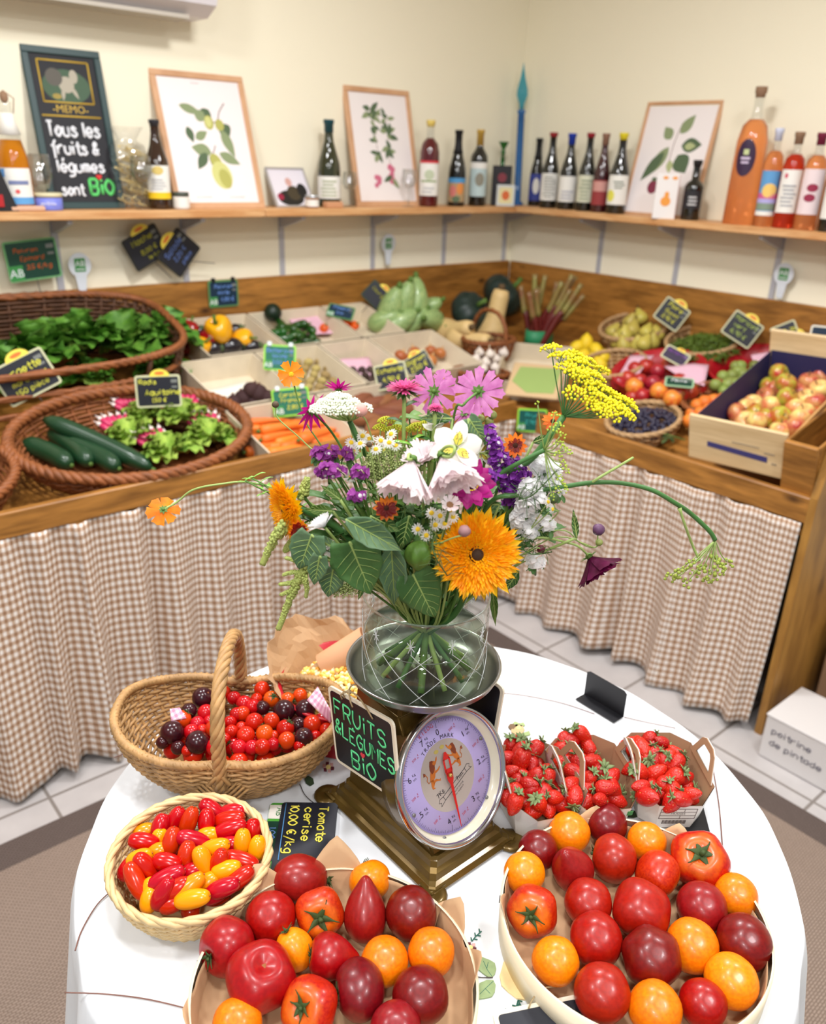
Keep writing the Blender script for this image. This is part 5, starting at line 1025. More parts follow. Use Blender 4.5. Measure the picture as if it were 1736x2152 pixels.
APT = [(1652, 805, .055, 0), (1637, 785, .04, 0), (1655, 835, .045, 0), (1700, 802, .04, 2), (1722, 818, .04, 1), (1610, 833, .0, 2), (1582, 850, .0, 1), (1620, 852, .02, 1), (1640, 875, .01, 0), (1672, 860, .02, 1), (1695, 838, .03, 1), (1712, 845, .03, 2), (1550, 868, 0, 2), (1590, 885, 0, 1), (1640, 905, -.01, 1), (1682, 880, .01, 1), (1672, 898, 0, 2), (1618, 812, .0, 0), (1728, 790, .02, 2), (1690, 868, .02, 1), (1565, 885, -.01, 1), (1612, 878, 0, 0), (1660, 900, -.01, 2), (1715, 870, .0, 0), (1630, 820, .0, 2), (1680, 825, .01, 2), (1590, 868, .0, 0), (1570, 858, .0, 1)]
Ls = rowlabels(APT, 5); r = random.Random(12)
for i, (px, py, h, k) in enumerate(APT):
    g = atR(px, py, .155+h); KA[k][0].place(TRS(g, (r.uniform(-.9, .9), r.uniform(-.9, .9), r.uniform(0, 6)), .068), '%s, %s of the apples' % (KA[k][1], Ls[i]))
# wooden box at the counter end
wb = thing('wooden_box', 'open golden pine box between the apple crate and the end board', 'wooden box', Matrix.Translation((2.222, .922, .775)) @ SLM_R.to_4x4())
MB().bbox((.008, 0, .075), (.016, .094, .16), .002).build('front_board', m_pineY, wb); MB().bbox((.29, .044, .075), (.545, .009, .16), .002).build('side_board', m_pine, wb); MB().bbox((.29, -.044, .075), (.545, .009, .16), .002).build('side_board', m_pine, wb); MB().box((.29, 0, .004), (.545, .08, .008)).build('base_board', m_pine, wb)
g = atR(1745, 690, .12); basket('round wicker basket at the right edge behind the apple crate', TRS(g-Vector((0, 0, .05)), (0, -.9, 0)), .12, .12, .06, 5, 22, .0045, m_pale)
# ---- price slates among the vegetables
ycol = flat('chalk_lemon', 224, 222, 80, .8)
def slate_at(label, px, py, h, w_, h_, roll, tilt, L_, ink, pl=atL, **k): return price(label, facing(pl(px, py, h), roll, tilt), w_, h_, L_, ink, **k)
slate_at('large tilted black price slate for courgettes at the left edge', 55, 792, .17, .155, .115, .42, .25, [('courgette', -.08, .12, .02), ('maraicher', .05, -.12, .015), ('1,50 pièce', .0, -.34, .015)], ycol, sun=True, stick=(0, .05, 0))
slate_at('upright black price slate for radishes standing in the oval basket', 333, 822, .155, .13, .095, 0, .15, [('Radis', -.22, .22, .014), ('Aquitaine', .1, -.12, .016), ('1,50 €', 0, -.34, .012)], ycol, sun=True, stick=(0, .06, 0))
slate_at('lime-framed price card with blue writing behind the orange cosmos', 588, 752, .13, .11, .088, -.06, .3, [('Betterave', 0, .2, .013), ('locale', 0, 0, .013), ('3,50 €', 0, -.25, .013)], m_b2, frm=m_lime, board=flat('sea_green_card', 30, 110, 84, .5), ab=True, clips=flat('clear_clip', 226, 236, 236, .3), stick=(0, .04, 0))
slate_at('lime-framed price card with yellow writing above the carrots', 612, 845, .10, .12, .09, .1, .25, [('Carotte', 0, .2, .013), ('France', 0, 0, .013), ('2,80 €', 0.1, -.25, .013)], ycol, frm=m_lime, board=flat('sea_green_card', 30, 110, 84, .5), ab=True, clips=flat('clear_clip', 226, 236, 236, .3), stick=(0, .03, 0))
slate_at('black price slate with yellow writing standing in the small-root crate', 822, 790, .12, .115, .09, .22, .3, [('Echalote', 0, .15, .016), ('4,90 €', 0, -.2, .016)], ycol, sun=True, stick=(0, .04, 0))
slate_at('black price slate with bold yellow writing, turned sharply in the onion crate', 880, 768, .12, .10, .085, .55, .35, [('Oignon', 0, .18, .017), ('2,50 €', 0, -.15, .017)], ycol, sun=True, stick=(0, .04, 0), fw=.003)
slate_at('blue-green price card lying in the narrow back-row crate', 716, 655, .11, .11, .07, -.25, .9, [('Piment', 0, .15, .015), ('bio', 0, -.2, .014)], m_b2, frm=flat('dull_green_frame', 90, 140, 84, .6), board=flat('ink_blue_card', 12, 44, 66, .5), ab=True)
slate_at('dark green slate with a yellow badge leaning left of the striped squashes', 792, 622, .14, .11, .09, -.75, .2, [('Courge', 0, .1, .014)], flat('chalk_dim_yellow', 170, 168, 50, .8), frm=flat('dark_green_edge', 40, 60, 34, .6), sun=True, stick=(0, .05, 0))
slate_at('tilted black price slate with yellow writing behind the pears', 1412, 660, .16, .115, .10, -.52, .25, [('Poire', 0, .2, .018), ('Guyot', 0, -.05, .015), ('3,90 €', 0, -.3, .015)], ycol, atR, sun=True, stick=(0, .06, 0))
slate_at('tilted black price slate with green writing behind the green beans', 1560, 692, .15, .125, .10, -.48, .25, [('Haricot', 0, .2, .018), ('vert', -.1, -.05, .016), ('6,90 €', 0, -.3, .016)], m_g, atR, sun=True, stick=(0, .05, 0))
slate_at('dark purple price slate tilted between the pears and the nectarines', 1420, 748, .12, .10, .06, -.45, .7, [('Nectarine', 0, .1, .013)], flat('chalk_purple', 130, 80, 160, .8), atR, sun=True, board=flat('purple_slate', 44, 26, 60, .5), stick=(0, .04, 0))
slate_at('steeply tilted black price slate standing above the greengages', 1655, 712, .13, .12, .09, -1.05, .3, [('Reine', 0, .2, .018), ('Claude', 0, -.1, .016)], ycol, atR, sun=True, stick=(0, .05, 0))
slate_at('flat green-edged price card lying on the nectarines', 1428, 803, .115, .10, .05, .02, 1.1, [('Pêche', 0, .0, .013)], m_w, atR, frm=flat('mint_frame', 160, 200, 160, .6), board=m_dgr)
slate_at('cream-framed slate cut by the right edge above the apple crate', 1738, 712, .26, .11, .08, 0, .1, [], m_w, atR, frm=flat('cream_white_frame', 226, 222, 206, .6), board=flat('blue_slate', 30, 50, 70, .5))
price('green and teal price card hanging on the counter rail behind the orange coreopsis', facing(at(1118, 884, 0, 2.19), 0.02), .105, .085, [('Prune', 0.05, .15, .014), ('2,90 €', .05, -.15, .014)], flat('chalk_teal', 60, 170, 160, .8), frm=m_lime, board=flat('teal_card', 8, 84, 76, .5), ab=True)
# the round table and what stands on it
TC = Vector((.624, .639, 0)); TR = .468; TZ = .75
m_cloth = mat('white_cotton', C3(228, 231, 234), .85, bump=1.0, bs=11)
tb = thing('round_table', 'round table hidden under the embroidered white cloth', 'table', Vector((TC.x, TC.y, 0)))
MB().lathe([(0, .715), (TR-.006, .715), (TR-.006, .746), (0, .746)], 64).build('tabletop', m_pine, tb)
for k in range(4):
    a = PI/4+k*PI/2; MB().tube([(.3*math.cos(a), .3*math.sin(a), 0), (.27*math.cos(a), .27*math.sin(a), .715)], .022, 10).build('leg', m_pine, tb)
ct = thing('tablecloth', 'white cotton tablecloth embroidered with flowers, draped over the round table', 'tablecloth', Vector((TC.x, TC.y, 0)))
def cloth(u, v):
    th = 2*PI*u
    if v < .5:
        r_ = TR*(v/.5)**.9; return Vector((r_*math.cos(th), r_*math.sin(th), TZ+.0012*noise.noise(Vector((r_*math.cos(th)*9, r_*math.sin(th)*9, 1)))*(1 if v > .02 else 0)))
    w_ = (v-.5)/.5; s_ = min(1, w_*5); fold = (math.sin(th*17)+.5*math.sin(th*29+1))*.020*min(1, w_*1.4)
    r_ = TR+.011*math.sin(s_*PI/2)+fold+.03*w_; return Vector((r_*math.cos(th), r_*math.sin(th), TZ-.011*(1-math.cos(s_*PI/2))-.40*max(0, w_-.04)))
MB().grid(cloth, 220, 60).build('cloth', m_cloth, ct)
EZ = TZ+.0021
def E_(px, py, z=EZ): p = at(px, py, 2, z); return Vector((p.x-TC.x, p.y-TC.y, 0))
def emb(nm, polys, mats):
    mb = MB()
    for pts, m in polys:
        P = [E_(*p) for p in pts]; mb.poly([(p.x, p.y) for p in P], EZ-.0015, EZ+.0003*(m+1), m)
    return mb.build(nm, mats, ct)
m_thr = flat('brown_thread', 120, 84, 74, .8); m_dkthr = flat('dark_thread', 70, 60, 56, .8); m_gthr = flat('teal_thread', 40, 98, 84, .8); m_lf1 = flat('leaf_applique', 150, 170, 122, .8, var=.12, vs=200); m_lf2 = flat('dark_leaf_applique', 52, 70, 40, .8, var=.4, vs=300)
m_bur = flat('burgundy_stitch', 110, 44, 56, .8, var=.3, vs=400); m_pst = flat('pink_stitch', 214, 170, 164, .8); m_ylw = flat('yellow_stitch', 236, 220, 140, .8); m_pet = flat('yellow_applique', 240, 214, 158, .8, var=.1, vs=90)
def thread(pts, r_=.0009, m=None, nm='embroidered_line'):
    P = crv([E_(*p) for p in pts], 6); MB().tube([Vector((p.x, p.y, EZ)) for p in P], r_, 6, flat=Vector((0, 0, 1)), sq=.6).build(nm, m or m_thr, ct)
for P in ([(136, 2086), (220, 2089), (310, 2100), (412, 2124)], [(158, 1998), (172, 1955), (205, 1900), (246, 1862)], [(374, 1684), (392, 1664), (412, 1632)], [(1052, 1456), (1100, 1461), (1180, 1477), (1250, 1500)], [(1312, 1507), (1360, 1518), (1420, 1530)], [(1494, 1592), (1502, 1635), (1512, 1700), (1520, 1800)], [(300, 1565), (270, 1580), (240, 1592)]): thread(P)
thread([(630, 1648), (642, 1672), (668, 1692), (705, 1702)], .0007, m_dkthr)
def sprig(pts, n, s_, m=None):
    m = m or m_gthr; thread(pts, .0007, m, 'embroidered_sprig'); mb = MB(); P = crv([Vector((p[0], p[1], 0)) for p in pts], 4); L_ = len(P)
    for k in range(n):
        q = P[int((k+.6)*L_/(n+.6))]; t = (P[-1]-P[0]).normalized(); sd = 1 if k % 2 else -1; e = q+Vector((t.x*.6-sd*t.y, t.y*.6+sd*t.x, 0))*s_
        a, b = E_(q.x, q.y), E_(e.x, e.y); mb.tube([Vector((a.x, a.y, EZ)), Vector((b.x, b.y, EZ))], .0008, 5, flat=Vector((0, 0, 1)), sq=.6)
    mb.build('sprig_leaves', m, ct)
for P, n, s_ in (([(992, 1978), (1000, 1968), (1012, 1957)], 5, 7), ([(1000, 2050), (985, 2032), (970, 2030)], 5, 7), ([(1000, 2050), (995, 2035), (992, 2025)], 4, 7), ([(1089, 2102), (1083, 2118), (1066, 2124)], 4, 8), ([(1089, 2102), (1096, 2118), (1098, 2140)], 6, 8), ([(445, 1650), (425, 1664), (412, 1670)], 5, 7), ([(462, 1648), (480, 1655), (492, 1650)], 5, 7), ([(382, 1935), (365, 1938), (352, 1945)], 5, 7), ([(395, 1935), (412, 1936), (425, 1944)], 5, 7), ([(1060, 1545), (1072, 1560), (1080, 1572)], 3, 6)): sprig(P, n, s_)
thread([(964, 2042), (985, 2048), (1010, 2054), (1036, 2054)], .0007, m_dkthr)
def flower_e(px, py, s_, nm, pm=m_bur):
    pol = []
    for k in range(6):
        a = 2*PI*k/6+.3; pol.append(([(px+s_*math.cos(a)+s_*.52*math.cos(b), py+s_*.85*math.sin(a)+s_*.46*math.sin(b)) for b in (.8, 2.3, 3.9, 5.5)], k % 2))
    pol.append((disc(px, py, s_*.62, s_*.5, 8), 2)); emb(nm, pol, [pm, m_pst, m_ylw])
for a in ((988, 1992, 10, 'embroidered_flower'), (972, 2020, 9, 'embroidered_flower'), (452, 1655, 11, 'embroidered_flower'), (384, 1942, 11, 'embroidered_flower'), (690, 1612, 9, 'embroidered_flower'), (430, 2008, 6, 'embroidered_flower')): flower_e(*a)
emb('embroidered_flower', [(disc(1088, 1533, 15, 11, 7), 0), (disc(1076, 1527, 8, 6, 6), 1), (disc(1090, 1530, 6, 4, 6), 2), ([(1062, 1545), (1082, 1546), (1086, 1552), (1068, 1552)], 1)], [flat('ochre_stitch', 206, 176, 130, .8), flat('umber_stitch', 120, 96, 70, .8), m_ylw])
emb('leaf_applique', [([(1074, 1524), (1082, 1516), (1092, 1520), (1086, 1528)], 0), ([(1092, 1520), (1100, 1518), (1104, 1524), (1094, 1527)], 0), ([(1100, 1540), (1112, 1536), (1115, 1543), (1104, 1547)], 0)], [flat('light_green_stitch', 160, 178, 120, .8)])
emb('leaf_applique', [([(1005, 2018), (1010, 2010), (1020, 2014), (1030, 2018), (1040, 2024), (1043, 2036), (1040, 2047), (1034, 2053), (1026, 2053), (1015, 2045), (1004, 2036), (1001, 2028)], 0)], [m_lf1])
emb('leaf_applique', [([(997, 2096), (999, 2084), (1006, 2074), (1008, 2066), (1022, 2060), (1037, 2060), (1042, 2070), (1040, 2084), (1034, 2094), (1018, 2098), (1006, 2099)], 0)], [m_lf1])
thread([(1034, 2052), (1024, 2038), (1016, 2020)], .0006, m_gthr, 'leaf_vein'); thread([(1008, 2090), (1022, 2076), (1037, 2062)], .0006, m_gthr, 'leaf_vein'); thread([(1023, 2036), (1026, 2022)], .0006, m_gthr, 'leaf_vein'); thread([(1020, 2078), (1030, 2088)], .0006, m_gthr, 'leaf_vein')
emb('leaf_applique', [([(965, 2050), (975, 2054), (985, 2060), (990, 2072), (978, 2068), (968, 2062)], 0), ([(958, 2078), (968, 2076), (968, 2096), (958, 2098)], 0)], [m_lf2])
emb('petal_applique', [([(1050, 2050), (1054, 2038), (1058, 2022), (1075, 2012), (1090, 2030), (1130, 2090), (1142, 2098), (1130, 2100), (1115, 2094), (1104, 2101), (1086, 2098), (1068, 2084), (1054, 2070)], 0)], [m_pet])
for P in ([(1056, 2058), (1072, 2058), (1090, 2052)], [(1078, 2076), (1090, 2068), (1098, 2072)], [(1060, 2040), (1072, 2044), (1084, 2042)], [(1086, 2088), (1094, 2080), (1106, 2078)]): thread(P, .0005, flat('peach_thread', 224, 186, 126, .8), 'petal_vein')
emb('leaf_applique', [([(1308, 1708), (1320, 1702), (1335, 1704), (1345, 1714), (1330, 1718), (1316, 1716)], 0)], [m_lf2]); emb('leaf_applique', [([(640, 1634), (648, 1630), (658, 1636), (660, 1646), (652, 1651), (643, 1645)], 0)], [m_lf2])
emb('petal_applique', [([(1020, 1400), (1060, 1385), (1110, 1395), (1120, 1420), (1080, 1440), (1035, 1430)], 0)], [flat('cream_applique', 246, 244, 230, .85)])
# tomatoes
def skin(name, c, c2, **k): return mat(name, C3(*c), .32, coat=.1, col2=C3(*c2), vs=k.pop('vs', 7), sss=.05, spec=.5, objvar=k.pop('ov', .07), bump=.03, bs=300, **k)
m_tr = skin('tomato_red', (172, 18, 8), (150, 12, 6)); m_td = skin('tomato_dark_red', (124, 9, 11), (104, 6, 9)); m_tp = skin('tomato_pink_red', (152, 20, 26), (132, 14, 20)); m_to = skin('tomato_orange', (250, 142, 8), (240, 118, 4)); m_tor = skin('tomato_orange_red', (200, 48, 8), (172, 20, 6), vs=10)
m_cal = flat('calyx_green', 66, 84, 36, .7, var=.4, vs=200); m_scar = flat('tomato_scar', 150, 92, 50, .8)
def shoulder(m, c):
    """unripe orange ring of skin round the stem end"""
    nt = m.node_tree; b = nt.nodes['Principled BSDF']; L = nt.links.new; src = b.inputs['Base Color'].links[0].from_socket
    tc = nd(nt, 'ShaderNodeTexCoord'); sp = nd(nt, 'ShaderNodeSeparateXYZ'); L(tc.outputs['Object'], sp.inputs[0]); n = nd(nt, 'ShaderNodeTexNoise', i_Scale=3.0); L(tc.outputs['Object'], n.inputs['Vector'])
    a = nd(nt, 'ShaderNodeMath', operation='MULTIPLY_ADD'); a.inputs[1].default_value = .35; L(n.outputs['Fac'], a.inputs[0]); L(sp.outputs[2], a.inputs[2])
    r = nd(nt, 'ShaderNodeMapRange', i_1=.62, i_2=1.0, i_4=.8); L(a.outputs[0], r.inputs[0]); x = nd(nt, 'ShaderNodeMix', data_type='RGBA'); L(r.outputs[0], x.inputs[0]); L(src, x.inputs[6]); x.inputs[7].default_value = c; L(x.outputs[2], b.inputs['Base Color'])
shoulder(m_tor, C3(232, 128, 24))
TK = {'red': m_tr, 'dark': m_td, 'pink': m_tp, 'orange': m_to, 'orred': m_tor}
def tomato_mesh(kind, seed, nu=32, nv=22):
    S = Vector((seed*5.1, seed*2.3, seed*1.1)); r = random.Random(seed); lb = r.choice((4, 5, 6)); ph0 = r.uniform(0, 6)
    P = {'round': (0, .93, 0), 'lobed': (.035, .9, .0), 'beef': (.05, .80, 0), 'heart': (.02, 1.0, .6), 'plum': (.02, 1.18, 0), 'kidney': (.10, .98, 0)}[kind]
    def f(q, d, th, ph):
        k = 1+P[0]*math.cos((2 if kind == 'kidney' else lb)*th+ph0)*math.sin(ph)**1.2+.05*noise.noise(d*1.3+S)
        zz = q.z*P[1]; x, y = q.x*k, q.y*k
        zz -= .26*math.exp(-(ph/.34)**2)*(1 if kind != 'plum' else .4)
        if kind == 'heart':
            t = (1-math.cos(ph))/2; x *= 1-.28*t**2.4; y *= 1-.28*t**2.4; zz -= .34*t**4
            if t > .93: zz -= .10*(t-.93)/.07
        else: zz += .05*math.exp(-((PI-ph)/.3)**2)
        return Vector((x, y, zz))
    return MB().ell((0, 0, 0), 1, nu, nv, fn=f)
def calyx(seed, s_=1, z0=.68):
    r = random.Random(seed); mb = MB(); n = r.choice((5, 6, 6, 7))
    for k in range(n):
        a = 2*PI*k/n+r.uniform(-.2, .2); L_ = .64*s_*r.uniform(.75, 1.15); c, s2 = math.cos(a), math.sin(a); cv = r.uniform(-.1, .22)
        def f(u, v):
            w_ = .105*s_*(1-v)**.7*(.5+math.sin(min(1, v+.3)*PI)*.8); x = v*L_; y = (u-.5)*2*w_+.03*math.sin(v*5+k)
            return Vector((x*c-y*s2, x*s2+y*c, z0+.10*math.sin(v*2.4)+cv*v*v+.03*abs(u-.5)))
        mb.grid(f, 2, 6)
    mb.tube([(0, 0, z0-.06), (.01, 0, z0+.10), (.05, .02, z0+.26*s_)], [.09*s_, .065*s_, .075*s_], 7); return mb
def tomato(name, px, py, rpx, kind, colr, cal, cdir, label, group, zb=.761, sx=1, seed=1, cat='tomato', lift=0, roll=0):
    z_ = zb+.035
    for _ in range(4):
        c = at(px, py, 2, z_); R = rpx*depth(c)/FPX; z_ = zb+R*.95+lift
    c = at(px, py, 2, z_); d = ROT @ Vector(cdir); M = frame(c, d);
    if sx != 1: M = M @ Matrix.Diagonal((1, 1, sx, 1))
    t = thing(name, label, cat, M @ Matrix.Rotation(roll, 4, 'Z') @ Matrix.Scale(R, 4), group)
    tomato_mesh(kind, seed).build('flesh', TK[colr], t)
    zt = {'round': .70, 'lobed': .67, 'beef': .57, 'heart': .77, 'plum': 1.10, 'kidney': .75}[kind]
    if cal: calyx(seed, cal, zt).build('calyx', m_cal, t, solid=.03)
    else: MB().ell((0, 0, zt-.03), (.09, .09, .02), 9, 4, fn=lambda q, d, th, ph: q*(1+.3*math.cos(3*th))).build('stem_scar', m_scar, t)
    return t
UPC = (0, .62, .78)     # camera-space direction of straight up, roughly
DN = (0, -.6, -.8)
RT = [
 (1131, 1786, 41, 'round', 'dark', 0, DN, 1, 'dark red tomato at the back left of the right tray, behind the pointed pink one'),
 (1197, 1750, 43, 'round', 'orange', 0, DN, 1, 'orange tomato between two dark red ones at the back of the right tray'),
 (1275, 1732, 42, 'round', 'dark', 0, DN, 1, 'dark red tomato furthest back in the right tray, touching the strawberry punnet'),
 (1360, 1768, 40, 'round', 'orange', 0, DN, 1, 'orange tomato at the back of the right tray beside the kraft paper corner'),
 (1470, 1807, 61, 'beef', 'orred', 1.0, (-.15, .62, .75), 1, 'large ribbed orange-red tomato with a thick green stem in the right tray'),
 (1102, 1834, 43, 'round', 'orange', 0, DN, 1, 'leftmost orange tomato of the right tray, against its rim'),
 (1203, 1827, 46, 'heart', 'pink', 0, (.35, -.75, -.5), 1.02, 'pinkish tomato with a pointed end facing back left in the right tray'),
 (1290, 1804, 50, 'round', 'red', .8, (-.85, .1, -.35), 1.04, 'bright red tomato with water drops near the back of the right tray'),
 (1381, 1836, 50, 'lobed', 'orred', .8, (.75, -.65, .05), .95, 'orange-red tomato showing its calyx low on the right, beside the ribbed one'),
 (1547, 1882, 45, 'round', 'orange', 0, DN, 1, 'orange tomato against the right rim of the right tray, upper one'),
 (1119, 1914, 53, 'lobed', 'orred', .85, (-.25, .15, .95), 1, 'red-orange tomato facing its green star calyx forward at the left of the right tray'),
 (1236, 1898, 50, 'round', 'red', 0, DN, 1, 'smooth red tomato right of the star-calyx one in the right tray'),
 (1349, 1912, 62, 'beef', 'red', 0, (-.2, -.6, -.7), 1.1, 'biggest red tomato in the middle of the right tray'),
 (1475, 1906, 52, 'round', 'pink', 0, DN, 1, 'violet-pink tomato between the biggest red and the rim orange one'),
 (1564, 1980, 57, 'round', 'dark', 0, DN, 1, 'dark red tomato at the right rim of the right tray'),
 (1455, 1987, 54, 'round', 'orange', 0, DN, 1, 'orange tomato in the middle right, touching the dark red rim tomato'),
 (1253, 1974, 55, 'round', 'red', 0, DN, 1, 'red tomato with dusty speckles left of the large dark one, right tray'),
 (1369, 2012, 62, 'lobed', 'dark', 0, DN, 1, 'large dark red tomato in the front middle of the right tray'),
 (1168, 2020, 49, 'round', 'orange', 0, DN, 1, 'orange tomato at the lower left rim of the right tray'),
 (1537, 2062, 55, 'round', 'orange', 0, DN, 1, 'orange tomato at the lower right rim of the right tray'),
 (1265, 2086, 59, 'round', 'red', 0, DN, 1, 'red tomato at the front left of the right tray'),
 (1478, 2109, 49, 'round', 'red', 0, DN, 1, 'smaller glossy red tomato between two front orange ones, right tray'),
 (1377, 2120, 56, 'round', 'orange', 0, DN, 1, 'orange tomato front and centre, cut by the lower photo edge, right tray')]
for i, (px, py, r_, k, c, cal, dr, sx, lab) in enumerate(RT): tomato('tomato', px, py, r_, k, c, cal, dr, lab, 'tomatoes in the right tray', seed=i+3, sx=sx)
LT = [
 (630, 1847, 49, 'plum', 'pink', .8, (.95, -.15, -.2), 1.05, 'pinkish plum-shaped tomato lying sideways at the back of the left tray'),
 (777, 1851, 44, 'round', 'orange', .6, (-.4, .7, -.5), 1, 'orange tomato at the back of the left tray behind the pointed one'),
 (569, 1929, 53, 'round', 'red', 0, DN, 1.03, 'smooth red tomato left of the green-starred one in the left tray'),
 (672, 1919, 52, 'beef', 'orred', 1.15, (.12, .1, .98), 1, 'red tomato turning its big green star calyx to the viewer, left tray'),
 (768, 1924, 47, 'heart', 'pink', 0, (.0, -.95, .1), 1.2, 'oxheart tomato with its pointed tip upward in the left tray'),
 (864, 1920, 55, 'round', 'dark', 0, DN, 1.06, 'dark red tomato at the right of the pointed oxheart one'),
 (477, 1989, 60, 'lobed', 'red', .65, (-.62, -.1, .78), 1.05, 'red tomato at the left rim of the left tray with its stem facing left'),
 (619, 1996, 39, 'plum', 'orange', .7, (-.35, .85, .1), 1, 'small oval orange tomato with a dry calyx in the middle of the left tray'),
 (692, 2010, 50, 'heart', 'red', .6, (-.95, .15, .1), .92, 'heart-shaped red tomato with its calyx at the left, middle of the left tray'),
 (808, 2020, 50, 'round', 'orange', 0, DN, 1, 'orange tomato in the right half of the left tray, left of its twin'),
 (906, 2002, 50, 'round', 'orange', 0, DN, 1, 'orange tomato against the kraft paper at the right rim of the left tray'),
 (547, 2054, 74, 'beef', 'red', 0, (.25, .75, .45), 1.1, 'largest red tomato of the left tray with a brown stem scar'),
 (755, 2079, 58, 'kidney', 'dark', .6, (-.95, -.05, .25), .95, 'creased dark red tomato with a curled stem at its left side'),
 (884, 2093, 59, 'round', 'dark', 0, DN, 1.03, 'dull dark red tomato at the lower right of the left tray'),
 (650, 2117, 62, 'beef', 'orred', .8, (-.35, .45, .85), 1, 'ribbed orange-red tomato with a green stem at the front of the left tray'),
 (498, 2152, 52, 'round', 'orange', 0, DN, 1, 'orange tomato at the lower left edge of the photo in the left tray'),
 (832, 2160, 54, 'round', 'pink', 0, DN, 1, 'pinkish red tomato cut by the bottom edge in the left tray')]
for i, (px, py, r_, k, c, cal, dr, sx, lab) in enumerate(LT): tomato('tomato', px, py, r_, k, c, cal, dr, lab, 'tomatoes in the left tray', seed=i+40, sx=sx)
# trays
m_pop = wood('poplar_veneer', C3(238, 226, 200), C3(222, 204, 168), (2, 2, 10), .5, knots=False); m_kraft = mat('kraft_paper', C3(196, 158, 118), .75, bump=.6, bs=26, var=.1, vs=18)
def tray(label, c, R, flaps, seed):
    t = thing('wooden_tray', label, 'tray', Vector((c[0], c[1], TZ+.002)))
    MB().lathe([(R-.003, 0), (R, .0), (R+.001, .045), (R-.002, .045)], 90).build('veneer_rim', m_pop, t); MB().lathe([(0, 0), (R-.003, 0), (R-.003, .003), (0, .003)], 60).build('base', m_pop, t)
    for a in (.3, 2.2, 4.1): MB().box(((R+.0015)*math.cos(a), (R+.0015)*math.sin(a), .022), (.001, .001, .012)).build('staple', flat('staple_steel', 120, 120, 120, .4), t)
    k = thing('paper_liner', 'brown kraft paper lining the '+label.split(' ', 2)[2], 'paper', Vector((c[0], c[1], TZ+.006)))
    def P(u, v):
        th = 2*PI*u; f = max([0]+[h*max(0, 1-abs((th-a+PI) % (2*PI)-PI)/w_)**.8 for a, w_, h in flaps])
        if v < .6: r_ = (R-.009)*v/.6; return Vector((r_*math.cos(th), r_*math.sin(th), .002+.002*noise.noise(Vector((r_*math.cos(th)*30, r_*math.sin(th)*30, seed)))))
        w_ = (v-.6)/.4; r_ = R-.009+.005*w_+f*w_*w_*.6+.002*math.sin(th*9+seed)*w_; return Vector((r_*math.cos(th), r_*math.sin(th), .003+(.032+.004*math.sin(5*th+seed)+f)*w_))
    MB().grid(P, 120, 14).build('sheet', m_kraft, k, solid=.0005)
tray('round poplar tray of mixed tomatoes at the lower right of the table', (.672, .352), .154, [(.95, .22, .02), (.25, .16, .022), (2.4, .15, .014), (3.6, .12, .01), (1.5, .3, .006)], 2)
tray('round poplar tray of mixed tomatoes at the lower middle of the table', (.352, .500), .151, [(1.55, .22, .035), (.95, .25, .04), (-.12, .2, .034), (-.55, .16, .02), (2.75, .25, .02), (3.5, .3, .01)], 5)
# small basket of mini plum tomatoes
bc = Vector((.306, .738, TZ+.003))
basket('shallow pale cane basket of red and yellow mini plum tomatoes', Matrix.Translation(bc) @ Euler((.04, -.03, 0)).to_matrix().to_4x4(), .094, .094, .062, 14, 40, .0022, flat('pale_cane', 226, 196, 142, .5, var=.2, vs=60), flare=.72, rimR=.0055, name='cane_basket')
m_mr = mat('mini_red', C3(190, 20, 4), .22, coat=.12, objvar=.12, spec=.5); m_my = mat('mini_yellow', C3(240, 148, 6), .22, coat=.12, objvar=.08, spec=.5)
def mini(mt, nm, cat='mini plum tomato'):
    r_ = thing(nm, '', cat)
    MB().ell((0, 0, 0), (.5, .5, .9), 18, 14, fn=lambda q, d, th, ph: Vector((q.x*(1-.06*math.cos(ph))*max(.02, math.sin(ph))**-.28, q.y*(1-.06*math.cos(ph))*max(.02, math.sin(ph))**-.28, q.z*.93-.05*math.exp(-(ph/.2)**2)))).build('flesh', mt, r_)
    MB().ell((0, 0, .83), (.05, .05, .03), 7, 4).build('stem_scar', m_scar, r_); return Kit(r_)
KMR, KMY = mini(m_mr, 'mini_plum_tomato'), mini(m_my, 'mini_plum_tomato')
MR = [(275, 430, -12, 1.05), (495, 275, 62, 1), (590, 290, 70, 1.15), (750, 205, -35, 1), (715, 285, 88, .85), (900, 222, 10, 1), (875, 275, 12, 1.2), (880, 342, 18, 1.25), (1040, 355, 88, .85), (468, 430, 80, 1), (620, 418, -20, 1.2), (575, 520, 80, .9), (440, 575, -10, 1), (390, 320, 75, .85), (955, 562, -12, 1.3), (615, 640, 20, .8), (435, 685, 25, 1.3), (292, 605, -55, 1.1), (218, 705, -60, 1.3), (408, 792, 62, 1.2), (800, 575, 70, 1), (832, 755, 22, 1.15), (945, 690, 35, 1.1), (515, 755, 30, .9), (470, 865, 20, .8), (165, 620, 60, .8), (870, 455, 20, .8), (770, 800, 20, .8)]
MY = [(275, 362, 15, .8), (372, 500, 20, .78), (245, 548, 20, .85), (770, 475, 22, 1.15), (965, 432, 85, .9), (1070, 475, 80, .85), (690, 568, -70, 1.05), (855, 628, 15, 1.0), (728, 712, 30, .8), (592, 748, 38, 1.2), (615, 832, 15, 1.25), (315, 835, 80, .8), (385, 410, 80, .7), (725, 390, 10, .8), (312, 765, 70, .8)]
